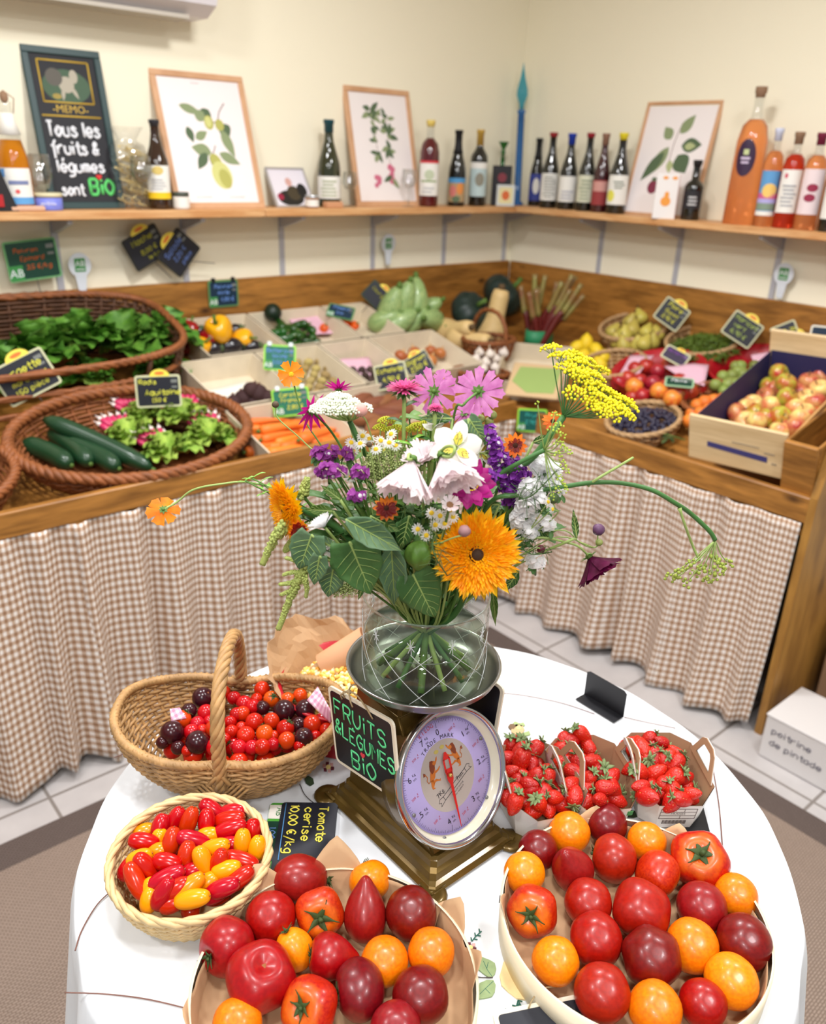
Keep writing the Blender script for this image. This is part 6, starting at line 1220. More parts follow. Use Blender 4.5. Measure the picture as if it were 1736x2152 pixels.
def place_minis(K, lst, colr, rr, r):
    pts = [(220+x/3.338, 1640+y/3.338) for x, y, a, s_ in lst]; Ls = rowlabels(pts, 5)
    for i, (x, y, a, s_) in enumerate(lst):
        px, py = pts[i]; p = Vector((px, py, 0)); cc = (px-404)/150; cy = (py-1800)/110; z_ = TZ+.062+.010*(1-min(1, cc*cc+cy*cy))-(.010 if s_ <= .8 else 0)
        q = at(px, py, 2, z_); an = math.radians(a); d = ROT @ Vector((math.cos(an), math.sin(an), r.uniform(-.25, .25)))
        K.place(frame(q, d) @ Matrix.Diagonal((.022, .022, .019*s_+.003, 1)), '%s mini plum tomato, %s of the %s ones' % (colr, Ls[i], colr), 'mini plum tomatoes in the cane basket')
r = random.Random(21); place_minis(KMR, MR, 'red', .5, r); place_minis(KMY, MY, 'yellow', .5, r)
# lower layer that shows through the gaps
lowp = [(bc.x+.05*math.cos(a)*q, bc.y+.05*math.sin(a)*q) for q, n in ((.3, 4), (1.0, 9)) for a in [2*PI*k/n for k in range(n)]]
for i, (x, y) in enumerate(lowp): KMR.place(frame(Vector((x, y, TZ+.032)), (math.cos(i*2), math.sin(i*2), .1)) @ Matrix.Diagonal((.023, .023, .021, 1)), 'red mini plum tomato mostly buried under the others in the cane basket', 'buried mini plum tomatoes')
# willow basket of cherry tomatoes
WA = math.atan2(-.61, .79); wc = Vector((.452, .900, TZ+.002))
wbk = thing('willow_basket', 'long willow basket with an arched twisted handle full of cherry tomatoes', 'basket', Matrix.Translation(wc) @ Matrix.Rotation(WA, 4, 'Z'))
def WS(th, t):
    c, s_ = math.cos(th), math.sin(th); k = .62+.38*math.sin(t*PI/2)**.9
    x = .158*(abs(c)**.86)*(1 if c > 0 else -1); y = .107*(abs(s_)**.8)*(1 if s_ > 0 else -1); pinch = 1-.10*math.exp(-(c/.22)**2)*t
    return Vector((x*k, y*k*pinch, .012+.088*t+.020*t*(abs(c)**3)-.006*t*math.exp(-(c/.3)**2)))
weave(MB(), WS, 19, 46, .0026, .0026, 2, n=5).build('woven_wall', m_buff, wbk)
MB().lathe([(0, .006), (1, .006), (1, .014), (0, .014)], 40, fn=lambda q, th: Vector((WS(th, 0).x*q.x/ (math.cos(th) if abs(math.cos(th)) > 1e-6 else 1)*1.0 if abs(math.cos(th)) > 1e-6 and q.length > .1 else 0, WS(th, 0).y*(1 if q.xy.length > .1 else 0), q.z))).build('base', m_buff, wbk)
N = 220; rim = [WS(2*PI*k/N, 1.0) for k in range(N)]
mb = MB().tube(rim, .0062, 8, closed=True); rope(mb, rim, .0045, .0033, 52, 2, 5); mb.build('wrapped_rim', m_buff, wbk)
hp = crv([(0, -.098, .055), (0, -.100, .10), (0, -.098, .145), (0, -.074, .190), (0, -.026, .210), (0, .026, .210), (0, .074, .190), (0, .098, .145), (0, .1, .10), (0, .098, .085)], 7)
mb = rope(MB(), hp, .0055, .0048, 6, 5, 6, closed=False); mb.build('twisted_handle', m_buff, wbk)
for s_ in (-1, 1):
    mb = MB()
    for k in range(9):
        w_ = .008+.0045*k; zz = .098-.009*k*.6
        mb.tube(crv([(-w_, s_*(.094), zz+.004), (0, s_*(.106-.001*k), zz-.012-.002*k), (w_, s_*(.094), zz+.004)], 4), .0022, 5)
    mb.tube([(-.014, s_*.10, .10), (.014, s_*.108, .07)], .003, 6).tube([(.014, s_*.10, .10), (-.014, s_*.108, .07)], .003, 6); mb.build('handle_binding', m_buff, wbk)
paper('pink checked paper showing at the right end inside the willow basket', [at(645, 1470, 2, .86), at(668, 1443, 2, .868), at(697, 1498, 2, .865), at(695, 1520, 2, .84)], m_pinkp, seed=9, wob=.003)
paper('pink checked paper showing at the left end inside the willow basket', [at(357, 1492, 2, .85), at(378, 1489, 2, .85), at(392, 1512, 2, .84), at(360, 1518, 2, .84)], m_pinkp, seed=10, wob=.003)
m_cr = mat('cherry_red', C3(192, 22, 8), .22, coat=.1, objvar=.1, spec=.5); m_cd = mat('cherry_dark', C3(66, 14, 18), .22, coat=.1, objvar=.2, spec=.5, col2=C3(50, 16, 26), vs=5); m_co = mat('cherry_orange', C3(212, 66, 10), .22, coat=.1, objvar=.1, spec=.5)
def cherry(mt, cal):
    r_ = thing('cherry_tomato', '', 'cherry tomato', group='cherry tomatoes in the willow basket')
    MB().ell((0, 0, 0), 1, 20, 14, fn=lambda q, d, th, ph: q-Vector((0, 0, .14*math.exp(-(ph/.25)**2)))).build('flesh', mt, r_)
    if cal: calyx(cal, 1.15, .86).build('calyx', m_cal, r_, solid=.03)
    else: MB().ell((0, 0, .87), (.1, .1, .03), 8, 4).build('stem_scar', m_scar, r_)
    return Kit(r_)
KCR, KCRc, KCD, KCO = cherry(m_cr, 0), cherry(m_cr, 5), cherry(m_cd, 0), cherry(m_co, 9)
CD = [(520, 605, 60), (440, 685, 46), (340, 810, 67), (490, 868, 68), (1000, 682, 63), (1125, 675, 60), (1085, 765, 46), (1115, 838, 55), (285, 868, 38), (375, 900, 40), (872, 665, 42)]
CR = [(540, 693, 48), (490, 757, 42), (455, 807, 46), (590, 785, 52), (590, 895, 50), (520, 795, 34), (870, 555, 46), (765, 640, 46), (817, 658, 44), (705, 608, 40), (645, 575, 40), (612, 665, 34), (722, 705, 42), (825, 748, 52), (925, 742, 48), (1008, 787, 52), (775, 827, 52), (1165, 762, 54), (1215, 738, 40), (1250, 795, 42), (935, 880, 38), (870, 895, 48), (810, 897, 42), (735, 897, 44), (690, 805, 40), (748, 778, 32), (940, 830, 32), (602, 722, 34), (430, 918, 34), (838, 612, 34), (682, 750, 38), (650, 850, 36), (1090, 890, 34), (1185, 832, 34), (755, 700, 44), (560, 740, 34)]
CO = [(925, 612, 46), (1020, 617, 42), (1095, 592, 42), (400, 732, 52), (885, 815, 50), (1015, 857, 50)]
def cplace(K, lst, w_, zt):
    pts = [(240+x/2.8, 1250+y/2.8) for x, y, _ in lst]; Ls = rowlabels(pts, max(1, min(5, len(lst)//5+1)))
    for i, (x, y, rr) in enumerate(lst):
        px, py = pts[i]; z_ = TZ+.082+(py-1500)*-.0001+.00022*(rr-40)
        q = at(px, py, 2, z_); R = rr/2.8*depth(q)/FPX*1.03; KK = K[i % len(K)]
        d = ROT @ Vector((r.uniform(-.8, .8), r.uniform(-.5, .9), r.uniform(-.6, .6)))
        KK.place(frame(q, d) @ Matrix.Scale(R, 4), '%s cherry tomato, %s of the %s ones' % (w_, Ls[i], w_), 'cherry tomatoes in the willow basket')
cplace([KCD], CD, 'dark purple', 0); cplace([KCR, KCR, KCR, KCRc], CR, 'red', 0); cplace([KCO], CO, 'orange-red', 0)
for i in range(26):
    a = 2.399*i; q = .9*(i/26)**.5; x, y = .098*q*math.cos(a), .058*q*math.sin(a); p = wc+Matrix.Rotation(WA, 3, 'Z') @ Vector((x, y, .047+.006*(i % 3)))
    KCR.place(frame(p, (math.cos(i), math.sin(i), .4)) @ Matrix.Scale(.0135, 4), 'red cherry tomato buried beneath the top layer in the willow basket', 'buried cherry tomatoes')
# strawberry punnets
m_card_w = flat('white_punnet_card', 226, 222, 216, .6); m_card_b = flat('brown_punnet_card', 176, 138, 104, .75)
m_straw = bpy.data.materials.new('strawberry_skin'); m_straw.use_nodes = True
def _st():
    nt = m_straw.node_tree; b = nt.nodes['Principled BSDF']; L = nt.links.new; tc = nd(nt, 'ShaderNodeTexCoord'); mp = nd(nt, 'ShaderNodeMapping'); mp.inputs['Scale'].default_value = (1, 1, .75); L(tc.outputs['Object'], mp.inputs[0])
    v = nd(nt, 'ShaderNodeTexVoronoi', i_Scale=7.0); v.inputs['Randomness'].default_value = .35; L(mp.outputs[0], v.inputs['Vector'])
    r1 = nd(nt, 'ShaderNodeMapRange', i_1=.10, i_2=.17, i_3=1.0, i_4=0.0); L(v.outputs['Distance'], r1.inputs[0])
    oi = nd(nt, 'ShaderNodeObjectInfo'); c0 = nd(nt, 'ShaderNodeMix', data_type='RGBA'); L(oi.outputs['Random'], c0.inputs[0]); c0.inputs[6].default_value = C3(176, 10, 8); c0.inputs[7].default_value = C3(206, 34, 10)
    c = nd(nt, 'ShaderNodeMix', data_type='RGBA'); L(r1.outputs[0], c.inputs[0]); L(c0.outputs[2], c.inputs[6]); c.inputs[7].default_value = C3(224, 130, 50); L(c.outputs[2], b.inputs['Base Color'])
    r2 = nd(nt, 'ShaderNodeMapRange', i_1=.05, i_2=.4); L(v.outputs['Distance'], r2.inputs[0]); bp = nd(nt, 'ShaderNodeBump', i_Strength=.45, i_Distance=.002); L(r2.outputs[0], bp.inputs['Height']); L(bp.outputs[0], b.inputs['Normal'])
    b.inputs['Roughness'].default_value = .4; b.inputs['Coat Weight'].default_value = .05
_st()
m_hull = flat('strawberry_leaf', 128, 148, 96, .6, var=.25, vs=3)
def strawb(seed, cal):
    r_ = thing('strawberry', '', 'strawberry')
    MB().ell((0, 0, 0), (.5, .5, .62), 20, 14, fn=lambda q, d, th, ph: Vector((q.x*(1-.42*((1-math.cos(ph))/2)**1.7), q.y*(1-.42*((1-math.cos(ph))/2)**1.7), q.z-.06*math.exp(-(ph/.3)**2)))*(1+.05*noise.noise(d*1.5+Vector((seed, 0, 0))))).build('flesh', m_straw, r_)
    mb = MB(); rr = random.Random(seed); n = 9
    for k in range(n):
        a = 2*PI*k/n; L_ = .42*rr.uniform(.8, 1.2)*cal; c, s_ = math.cos(a), math.sin(a); lift = rr.uniform(-.05, .2)
        mb.grid(lambda u, v: Vector(((v*L_)*c-((u-.5)*.22*math.sin(PI*min(1, v*.8+.15)))*s_, (v*L_)*s_+((u-.5)*.22*math.sin(PI*min(1, v*.8+.15)))*c, .57+.05*math.sin(v*3)+lift*v*v)), 2, 4)
    mb.tube([(0, 0, .55), (.03, 0, .7), (.1, .03, .85)], [.05, .035, .035], 5); mb.build('calyx', m_hull, r_, solid=.015)
    return Kit(r_)
KST = [strawb(1, 1), strawb(2, .8), strawb(3, 1.1)]
S1 = [(225, 605), (340, 660), (175, 650), (150, 712), (248, 735), (330, 775), (420, 812), (175, 805), (262, 830), (215, 878), (305, 895), (412, 895), (145, 935), (212, 968), (400, 982), (490, 988), (205, 1035), (380, 1035), (150, 995), (240, 672), (298, 950), (340, 850), (440, 850)]
S2 = [(545, 595), (685, 552), (715, 625), (610, 682), (750, 737), (785, 825), (880, 845), (850, 920), (705, 922), (630, 975), (800, 1003), (548, 745), (622, 812), (600, 893), (515, 650), (605, 590), (660, 760), (890, 930), (720, 870)]
S3 = [(1145, 582), (1235, 600), (1200, 642), (1022, 622), (1097, 642), (1100, 702), (1190, 712), (1300, 692), (1262, 757), (1332, 752), (1082, 812), (1200, 812), (1320, 852), (1090, 912), (1210, 942), (1320, 947), (1450, 962), (1310, 1017), (1140, 985), (1262, 885), (1400, 852), (1380, 1002), (1025, 785), (1000, 645), (1340, 680)]
def octo(w_, d, c): return [(-w_/2+c, -d/2), (w_/2-c, -d/2), (w_/2, -d/2+c), (w_/2, d/2-c), (w_/2-c, d/2), (-w_/2+c, d/2), (-w_/2, d/2-c), (-w_/2, -d/2+c)]
def punnet(label, cpx, cpy, yaw, pts, which, text, r):
    c = at(cpx, cpy, 2, TZ+.055); t = thing('strawberry_punnet', label, 'punnet', Matrix.Translation((c.x, c.y, TZ+.003)) @ Matrix.Rotation(yaw, 4, 'Z'))
    W0, D0, W1, D1, H = .088, .118, .108, .142, .062
    B = octo(W0, D0, .02); T = octo(W1, D1, .024); hz = [H-.012]*2+[H]*2+[H-.0]*2+[H]*2
    def wall(mb, off):
        k = 1-off; vs = [(x*k, y*k, .001) for x, y in B]+[(x*k, y*k, z_) for (x, y), z_ in zip(T, hz)]
        return mb.add(vs, [(i, (i+1) % 8, 8+(i+1) % 8, 8+i) for i in range(8)], False)
    wall(MB(), 0).build('outer_wall', m_card_w, t); wall(MB(), .012).build('inner_wall', m_card_b, t)
    MB().poly(octo(W0-.002, D0-.002, .02), .001, .002).build('base', m_card_b, t)
    for s_ in (-1, 1):      # handles on the long sides
        def hnd(mb, x0):
            o_ = [(-.040, H-.004), (-.022, H+.030), (-.012, H+.036), (.012, H+.036), (.022, H+.030), (.040, H-.004)]; i_ = [(-.024, H+.004), (-.015, H+.022), (-.010, H+.026), (.010, H+.026), (.015, H+.022), (.024, H+.004)]
            vs = []
            for dx in (0, .0012):
                for y, z_ in o_+i_: vs.append((s_*(W1/2-.0015+dx+(z_-H)*.18)+x0, y, z_))
            F = []
            for b in (0, 12):
                for k in range(5): F.append((b+k, b+k+1, b+7+k, b+6+k))
            F += [(0, 6, 11, 5), (12, 18, 23, 17)]
            for k in range(5): F += [(k, k+1, 13+k, 12+k), (6+k, 7+k, 19+k, 18+k)]
            return mb.add(vs, F, False)
        hnd(MB(), -s_*.0013).build('handle', m_card_b, t); hnd(MB(), 0).build('handle_facing', m_card_w, t)
    # print on the front panel
    fn = Vector((0, -D1/2, H-.012))-Vector((0, -D0/2, 0)); y_ = fn.normalized(); M = face_frame(Vector((0, -D0/2, .001)), (1, 0, 0), y_); L_ = fn.length
    def lay(nm, fnc, mt): mb = MB(); mb.T = M; fnc(mb); mb.build(nm, mt, t)
    if text == 'flag':
        lay('flag_blue', lambda mb: mb.box((-.008, L_-.010, .0004), (.004, .006, .0006)), flat('flag_blue', 30, 60, 160, .6)); lay('flag_red', lambda mb: mb.box((.003, L_-.010, .0004), (.004, .006, .0006)), flat('flag_red', 206, 40, 50, .6))
        lay('printed_text', lambda mb: (addtext(mb, 'FRANÇAISE', -.002, L_-.0165, .0035), addtext(mb, 'Lauren', -.004, L_-.024, .0095), addtext(mb, 'HULL', -.006, L_-.0335, .0105), addtext(mb, 'producteur', -.002, L_-.042, .004)), flat('punnet_ink', 90, 76, 76, .6))
        lay('organic_logo', lambda mb: (mb.box((.030, L_-.012, .0004), (.008, .009, .0006)),), m_agr)
    else:
        lay('printed_label', lambda mb: [mb.box((x_, y2, .0004), d_) for x_, y2, d_ in ((0, L_-.008, (.05, .0006, .0005)), (0, L_-.030, (.05, .0006, .0005)), (-.025, L_-.019, (.0006, .022, .0005)), (.025, L_-.019, (.0006, .022, .0005)), (0, L_-.015, (.05, .0005, .0005)), (0, L_-.023, (.05, .0005, .0005)), (.008, L_-.0115, (.0005, .007, .0005)), (.004, L_-.0265, (.0005, .007, .0005)))]+[mb.box((-.018+k*.0017, L_-.038, .0004), (.0006+.0005*(k % 3 == 0), .008, .0005)) for k in range(20)]+[addtext(mb, 'FRAISES', 0, L_-.019, .006), addtext(mb, 'GIRONDE', -.012, L_-.0115, .004)], MATS.get('label_ink') or flat('label_ink', 96, 84, 80, .6))
    P = [(1020+x/3.338, 1380+y/3.338) for x, y in pts]; Ls = rowlabels(P, 5)
    for i, (px, py) in enumerate(P):
        z_ = TZ+.059+.006*math.sin(i*2.1); q = at(px, py, 2, z_); d = ROT @ Vector((r.uniform(-1, 1), r.uniform(-.6, 1), r.uniform(-.5, .7)))
        s_ = .0248*r.uniform(.85, 1.2); KST[i % 3].place(frame(q, d) @ Matrix.Diagonal((s_, s_, s_*r.uniform(1, 1.25), 1)), 'strawberry, %s, in the %s punnet' % (Ls[i], which), 'strawberries in the %s punnet' % which)
    for i in range(15):
        x, y = ((i % 3)-1)*.022, ((i//3)-2)*.020; q = Matrix.Translation((c.x, c.y, TZ+.003)) @ Matrix.Rotation(yaw, 4, 'Z') @ Vector((x, y, .038))
        KST[i % 3].place(frame(q, (math.cos(i), math.sin(i), .2)) @ Matrix.Scale(.027, 4), 'strawberry buried under the others in the %s punnet' % which, 'buried strawberries in the %s punnet' % which)
r = random.Random(33)
punnet('card punnet of strawberries beside the scale dial, leftmost of three', 1128, 1640, math.radians(-24), S1, 'left', 'flag', r)
punnet('card punnet of strawberries in the middle of the three', 1243, 1626, math.radians(-30), S2, 'middle', 'flag', r)
punnet('card punnet of strawberries with a barcode label, rightmost of three', 1397, 1617, math.radians(-38), S3, 'right', 'label', r)
# black card stand and slates on the cloth
m_bk = flat('matt_black_metal', 22, 22, 26, .45)
a, b = at(1228, 1459, 2, TZ+.002), at(1311, 1507, 2, TZ+.002); es = thing('card_stand', 'empty black metal L-shaped card stand at the back right of the cloth', 'card stand', Vector((a.x, (a.y+b.y)/2, TZ+.0022)))
Ls_ = a.y-b.y; MB().bbox((-.012, 0, .0008), (.026, Ls_, .0014), .0005).build('foot', m_bk, es)
mb = MB(); mb.T = Matrix(((0, 0, 1, 0), (1, 0, 0, 0), (0, 1, 0, 0), (0, 0, 0, 1))); mb.poly([(-Ls_/2, 0), (Ls_/2, 0), (Ls_/2, .046), (Ls_/2-.006, .050), (-Ls_/2+.006, .050), (-Ls_/2, .046)], -.0008, .0008).build('back_plate', m_bk, es)
A_, B_, C_, D_ = [at(*p, 2, TZ+.0022) for p in ((1398, 1702), (1474, 1684), (1496, 1768), (1412, 1792))]; c = (A_+B_+C_+D_)/4
o = MB().poly([((p-c).x, (p-c).y) for p in (A_, B_, C_, D_)], 0, .0022).build('blank_slate', m_bk, loc=c); tag(o, 'blank black slate lying between the rightmost punnet and the right tray', 'slate')
# cherry tomato slate with the green card beneath
A_, B_, C_, D_ = [at(*p, 2, TZ+.004) for p in ((600, 1684), (713, 1692), (700, 1835), (556, 1835))]
X_ = (C_-B_).normalized(); c = (A_+B_+C_+D_)/4; Mx = face_frame(c+Vector((0, 0, .003)), X_, (B_-A_)); wdt, hgt = (C_-B_).length, (B_-A_).length*1.02
ts = thing('price_slate', 'black slate lettered Tomate cerise 10,00 €/kg lying beside the cane basket', 'price slate', Mx)
MB().poly(rrect(wdt, hgt, .005), -.0018, 0).build('board', m_slate, ts)
mb = MB(); write(mb, 'Tomate', -.052, .014, .0125, .0011, adv=1.0); write(mb, 'cerise', -.050, -.006, .0125, .0011, adv=1.0); write(mb, '10,00 €/kg', -.056, -.026, .012, .0011, adv=.95); mb.build('yellow_writing', flat('yellow_marker', 240, 226, 84, .6), ts)
MB().tube([(-.058, -.0335, .0006), (.045, -.0315, .0006)], .0008, 5, flat=Vector((0, 0, 1)), sq=.4).build('blue_line', flat('blue_marker', 96, 160, 220, .6), ts)
g_ = thing('organic_card', 'green AB organic card peeping out under the cherry tomato slate', 'card', Mx @ Matrix.Translation((-.002, -.017, -.0035)))
MB().poly(rrect(wdt, hgt, .005), -.0015, 0).build('card', flat('ab_green', 84, 168, 60, .5), g_); MB().box((-.043, -.028, .0003), (.026, .022, .0004)).build('white_patch', m_wpaper, g_)
mb = MB(); addtext(mb, 'AB', -.043, -.025, .013, z=.0007); mb.build('logo_letters', flat('ab_dark', 40, 120, 40, .5), g_)
MB().box((.01, -.028, .0003), (.07, .02, .0004)).build('dark_panel', m_dgr, g_); mb = MB(); write(mb, '1,00', -.015, -.034, .009, .0008, z=.0008); mb.build('blue_figures', m_b2, g_)
# corn kernels in kraft paper
kc = at(735, 1420, 2, .815); kc = Vector((.657, .888, TZ+.002))
cb = thing('red_basket', 'red plastic basket under the kraft paper of corn behind the scale', 'basket', Matrix.Translation(kc))
MB().lathe([(.088, 0), (.108, .085), (.112, .087), (.112, .090), (.106, .090), (.086, .003)], 36, fn=lambda q, th: Vector((q.x*1.05, q.y*1.0, q.z))).build('wall', m_redplastic, cb); MB().lathe([(0, 0), (.088, 0), (.088, .003), (0, .003)], 30).build('base', m_redplastic, cb)
kp = thing('paper_liner', 'crumpled kraft paper standing up around the corn kernels', 'paper', Matrix.Translation(kc+Vector((0, 0, .006))))
def KP_(u, v):
    th = 2*PI*u; s_ = Vector((math.cos(th)*2, math.sin(th)*2, v*2)); n1 = noise.noise(s_*1.7); n2 = noise.noise(s_*3.9+Vector((3, 1, 2))); up = .070+.055*max(0, math.cos(th-1.95))**2+.02*max(0, math.cos(th-1.2))+.018*n1
    r_ = .082+.022*v+(.030*max(0, math.cos(th-2.0))+.012*n2)*v*v; return Vector((r_*math.cos(th), r_*math.sin(th), up*v+.008*n2*v))
MB().grid(KP_, 60, 10, smooth=False).build('sheet', m_kraft, kp, solid=.0006)
r = random.Random(14); mb = MB(); cols = [flat('kernel_yellow', 240, 196, 96, .4), flat('kernel_pale', 246, 228, 176, .4), flat('kernel_orange', 226, 158, 52, .4)]
for k in range(900):
    a, q = r.uniform(0, 6.28), .088*r.random()**.5; c = Vector((q*math.cos(a), q*math.sin(a), .062+.026*(1-(q/.088)**2)+r.uniform(-.002, .003))); R_ = Euler((r.uniform(0, 3), r.uniform(0, 3), r.uniform(0, 3))).to_matrix()
    mb.ell(c, (.0042, .0034, .0052), 6, 4, k % 3 if k % 3 < 2 else (2 if k % 2 else 0), R=R_)
mb.lathe([(0, .0), (.085, .0), (.088, .058), (.05, .078), (0, .086)], 30, m=0); o = mb.build('corn_kernels', cols, loc=kc+Vector((0, 0, .008))); tag(o, 'heap of loose yellow corn kernels in the kraft-lined basket behind the scale', 'corn', kind='stuff')
q0 = at(730, 1372, 2, .862); tu = thing('cardboard_tube', 'short brown cardboard tube half sunk in the corn kernels', 'tube', frame(q0, (.55, -.35, .45)))
MB().lathe([(.024, -.045), (.024, .04), (.0225, .04), (.0225, -.045), (.024, -.045)], 28).build('wall', flat('tube_card', 200, 148, 108, .7), tu)
paper('folded kraft paper flap standing between the willow basket and the corn', [at(644, 1410, 2, .825), at(686, 1377, 2, .862), at(736, 1455, 2, .832), at(712, 1478, 2, .80)], m_kraft, name='paper_flap', seed=12, wob=.006, n=4)
# slate cut by the lower edge
A_ = at(1140, 2160, 2, TZ+.003); cs = thing('price_slate', 'white-framed black slate with a twine loop cut by the lower edge of the photo', 'price slate', face_frame(at(1150, 2178, 2, TZ+.012), at(1196, 2125, 2, TZ)-at(1096, 2146, 2, TZ), (.3, .8, .12)))
MB().poly(rrect(.10, .07, .006), -.003, 0).build('frame', flat('cream_paint', 236, 228, 204, .5), cs); MB().poly(rrect(.090, .060, .004), 0, .0008).build('board', m_slate, cs); MB().tube(crv([(-.01, .03, .001), (-.004, .036, .006), (.01, .045, .006), (.03, .045, .003)], 4), .0009, 5).build('twine', flat('jute_twine', 170, 146, 108, .9), cs)
# kitchen scale
m_br1 = mat('bronze_green_enamel', C3(112, 88, 38), .34, metal=.55, var=.35, vs=26, bump=.1, bs=60, coat=.3)
m_steel = mat('polished_steel', C3(200, 200, 202), .16, metal=1.0); m_pan = mat('brushed_pan_steel', C3(140, 140, 138), .3, metal=1.0); m_creamd = flat('cream_bezel_lining', 226, 220, 196, .35, coat=.3)
SX, SY = .604, .660
sc = thing('kitchen_scale', 'old bronze-painted kitchen scale with a round lilac dial on the embroidered cloth', 'scale', Vector((SX, SY, TZ+.002)))
def slabz(mb, w0, d0, z0, w1, d1, z1, c=.0, m=None, cy0=0, cy1=0):
    P0 = octo(w0, d0, c) if c else [(-w0/2, -d0/2), (w0/2, -d0/2), (w0/2, d0/2), (-w0/2, d0/2)]; P1 = octo(w1, d1, c) if c else [(-w1/2, -d1/2), (w1/2, -d1/2), (w1/2, d1/2), (-w1/2, d1/2)]; n = len(P0)
    vs = [(x, y+cy0, z0) for x, y in P0]+[(x, y+cy1, z1) for x, y in P1]
    return mb.add(vs, [tuple(range(n))[::-1], tuple(range(n, 2*n))]+[(i, (i+1) % n, n+(i+1) % n, n+i) for i in range(n)], False, m)
# stepped base: widths from the photo, feet lobes at the corners
mb = MB(); st_ = [(.150, .232, 0), (.152, .234, .004), (.142, .224, .010), (.132, .214, .012), (.126, .208, .020), (.116, .198, .023), (.112, .194, .031), (.104, .186, .034)]
for (a, b, z0), (c_, d_, z1) in zip(st_, st_[1:]): slabz(mb, a, b, z0, c_, d_, z1, .006)
mb.build('stepped_base', m_br1, sc)
for sx_, sy_ in ((-1, -1), (1, -1), (-1, 1), (1, 1)):
    q = MB(); x, y = sx_*.072, sy_*.112; q.lathe([(.020, 0), (.021, .002), (.019, .005), (.011, .006), (.009, .005), (0, .005)], 18, c=(x, y, 0)); q.box((x*.88, y*.93, .004), (.026, .022, .008)); f_ = q.build('foot', m_br1, sc)
    MB().lathe([(.0045, .0052), (.004, .0078), (0, .0082)], 10, c=(x, y, 0)).build('screw', m_br1, f_)
# tapered housing leaning back at the front
mb = MB(); F0, F1 = -.088, .004
vs = [(-.050, F0, .034), (.050, F0, .034), (.050, .090, .034), (-.050, .090, .034), (-.046, F1-.012, .198), (.046, F1-.012, .198), (.046, .078, .198), (-.046, .078, .198)]
mb.add(vs, [(0, 1, 5, 4), (1, 2, 6, 5), (2, 3, 7, 6), (3, 0, 4, 7), (4, 5, 6, 7), (3, 2, 1, 0)], False)
for sx_ in (-1, 1): mb.tube([(sx_*.05, F0, .034), (sx_*.046, F1-.012, .198)], .0025, 6); mb.tube([(sx_*.046, F1-.012, .198), (sx_*.046, .078, .198)], .0025, 6)
mb.tube([(-.046, F1-.012, .198), (.046, F1-.012, .198)], .0025, 6); mb.build('housing', m_br1, sc)
mb = MB().bbox((0, .034, .207), (.098, .094, .018), .004); mb.build('top_frame', m_br1, sc)
MB().lathe([(.012, .214), (.012, .232), (.028, .236), (.030, .2385), (0, .2385)], 20, c=(0, 0, 0)).build('pan_spindle', m_steel, sc)
# dial: tilted back 25 degrees
k_ = SX/.583; dc = CAMZ+(Vector((.583, .573, .897))-CAMZ)*k_; TI = math.radians(25); dn = Vector((0, -math.cos(TI), math.sin(TI)))
MD = face_frame(dc-Vector((SX, SY, TZ+.002)), (1, 0, 0), (0, math.sin(TI), math.cos(TI)))
DR = .0897
can = MB(); can.lathe([(.078, -.046), (.083, -.044), (.085, -.03), (.0865, -.006)], 72); can.lathe([(0, -.046), (.078, -.046)], 72)
dl = can.build('dial', m_br1, sc); dl.matrix_basis = MD
MB().lathe([(.0865, -.010), (DR, -.006), (DR+.0012, .0), (DR-.001, .0042), (DR-.0045, .005), (DR-.0068, .0025), (DR-.0072, -.001)], 96).build('chrome_bezel', m_steel, dl)
MB().lathe([(DR-.0072, -.001), (.0775, -.0125), (0, -.0125)], 72).build('cream_lining', m_creamd, dl)
m_lil = flat('lilac_dial', 186, 172, 226, .5); m_lild = flat('lilac_dial_edge', 150, 138, 190, .5); m_dgrey = flat('dial_grey', 172, 162, 154, .5); m_ink = flat('dial_ink', 24, 20, 30, .5); m_red = flat('dial_red', 184, 40, 56, .5); m_redp = flat('pointer_red', 196, 26, 18, .3, coat=.3)
MB().lathe([(.0748, -.0122), (.0748, -.0112), (0, -.0112)], 96).build('lilac_face', m_lil, dl); ZF = -.0110
MB().lathe([(.0722, ZF), (.0746, ZF)], 96).build('graduated_ring', m_lild, dl)
MB().lathe([(0, ZF+.0001), (.0465, ZF+.0001)], 64, fn=lambda q, th: Vector((q.x*.96, q.y, q.z))).build('grey_centre', m_dgrey, dl)
tk = MB(); KG_ = 48.0
for i in range(150):
    a = math.radians(i*2.4); big = i % 20 == 0; half = i % 10 == 0; L_ = .0085 if big else .005 if half else .0032 if i % 2 == 0 else .002
    R0 = .0722; c, s_ = math.sin(a), math.cos(a); tk.box((c*(R0-L_/2), s_*(R0-L_/2), ZF+.0003), (.00028 if not big else .0005, L_, .0003), R=Matrix.Rotation(-a, 3, 'Z'))
for i in range(300):
    a = math.radians(i*1.2); c, s_ = math.sin(a), math.cos(a); tk.box((c*.0733, s_*.0733, ZF+.0003), (.00018, .0022, .0002), R=Matrix.Rotation(-a, 3, 'Z'))
tk.build('graduation_marks', flat('dial_tick', 90, 82, 116, .5), dl)
nb = MB(); rd = MB()
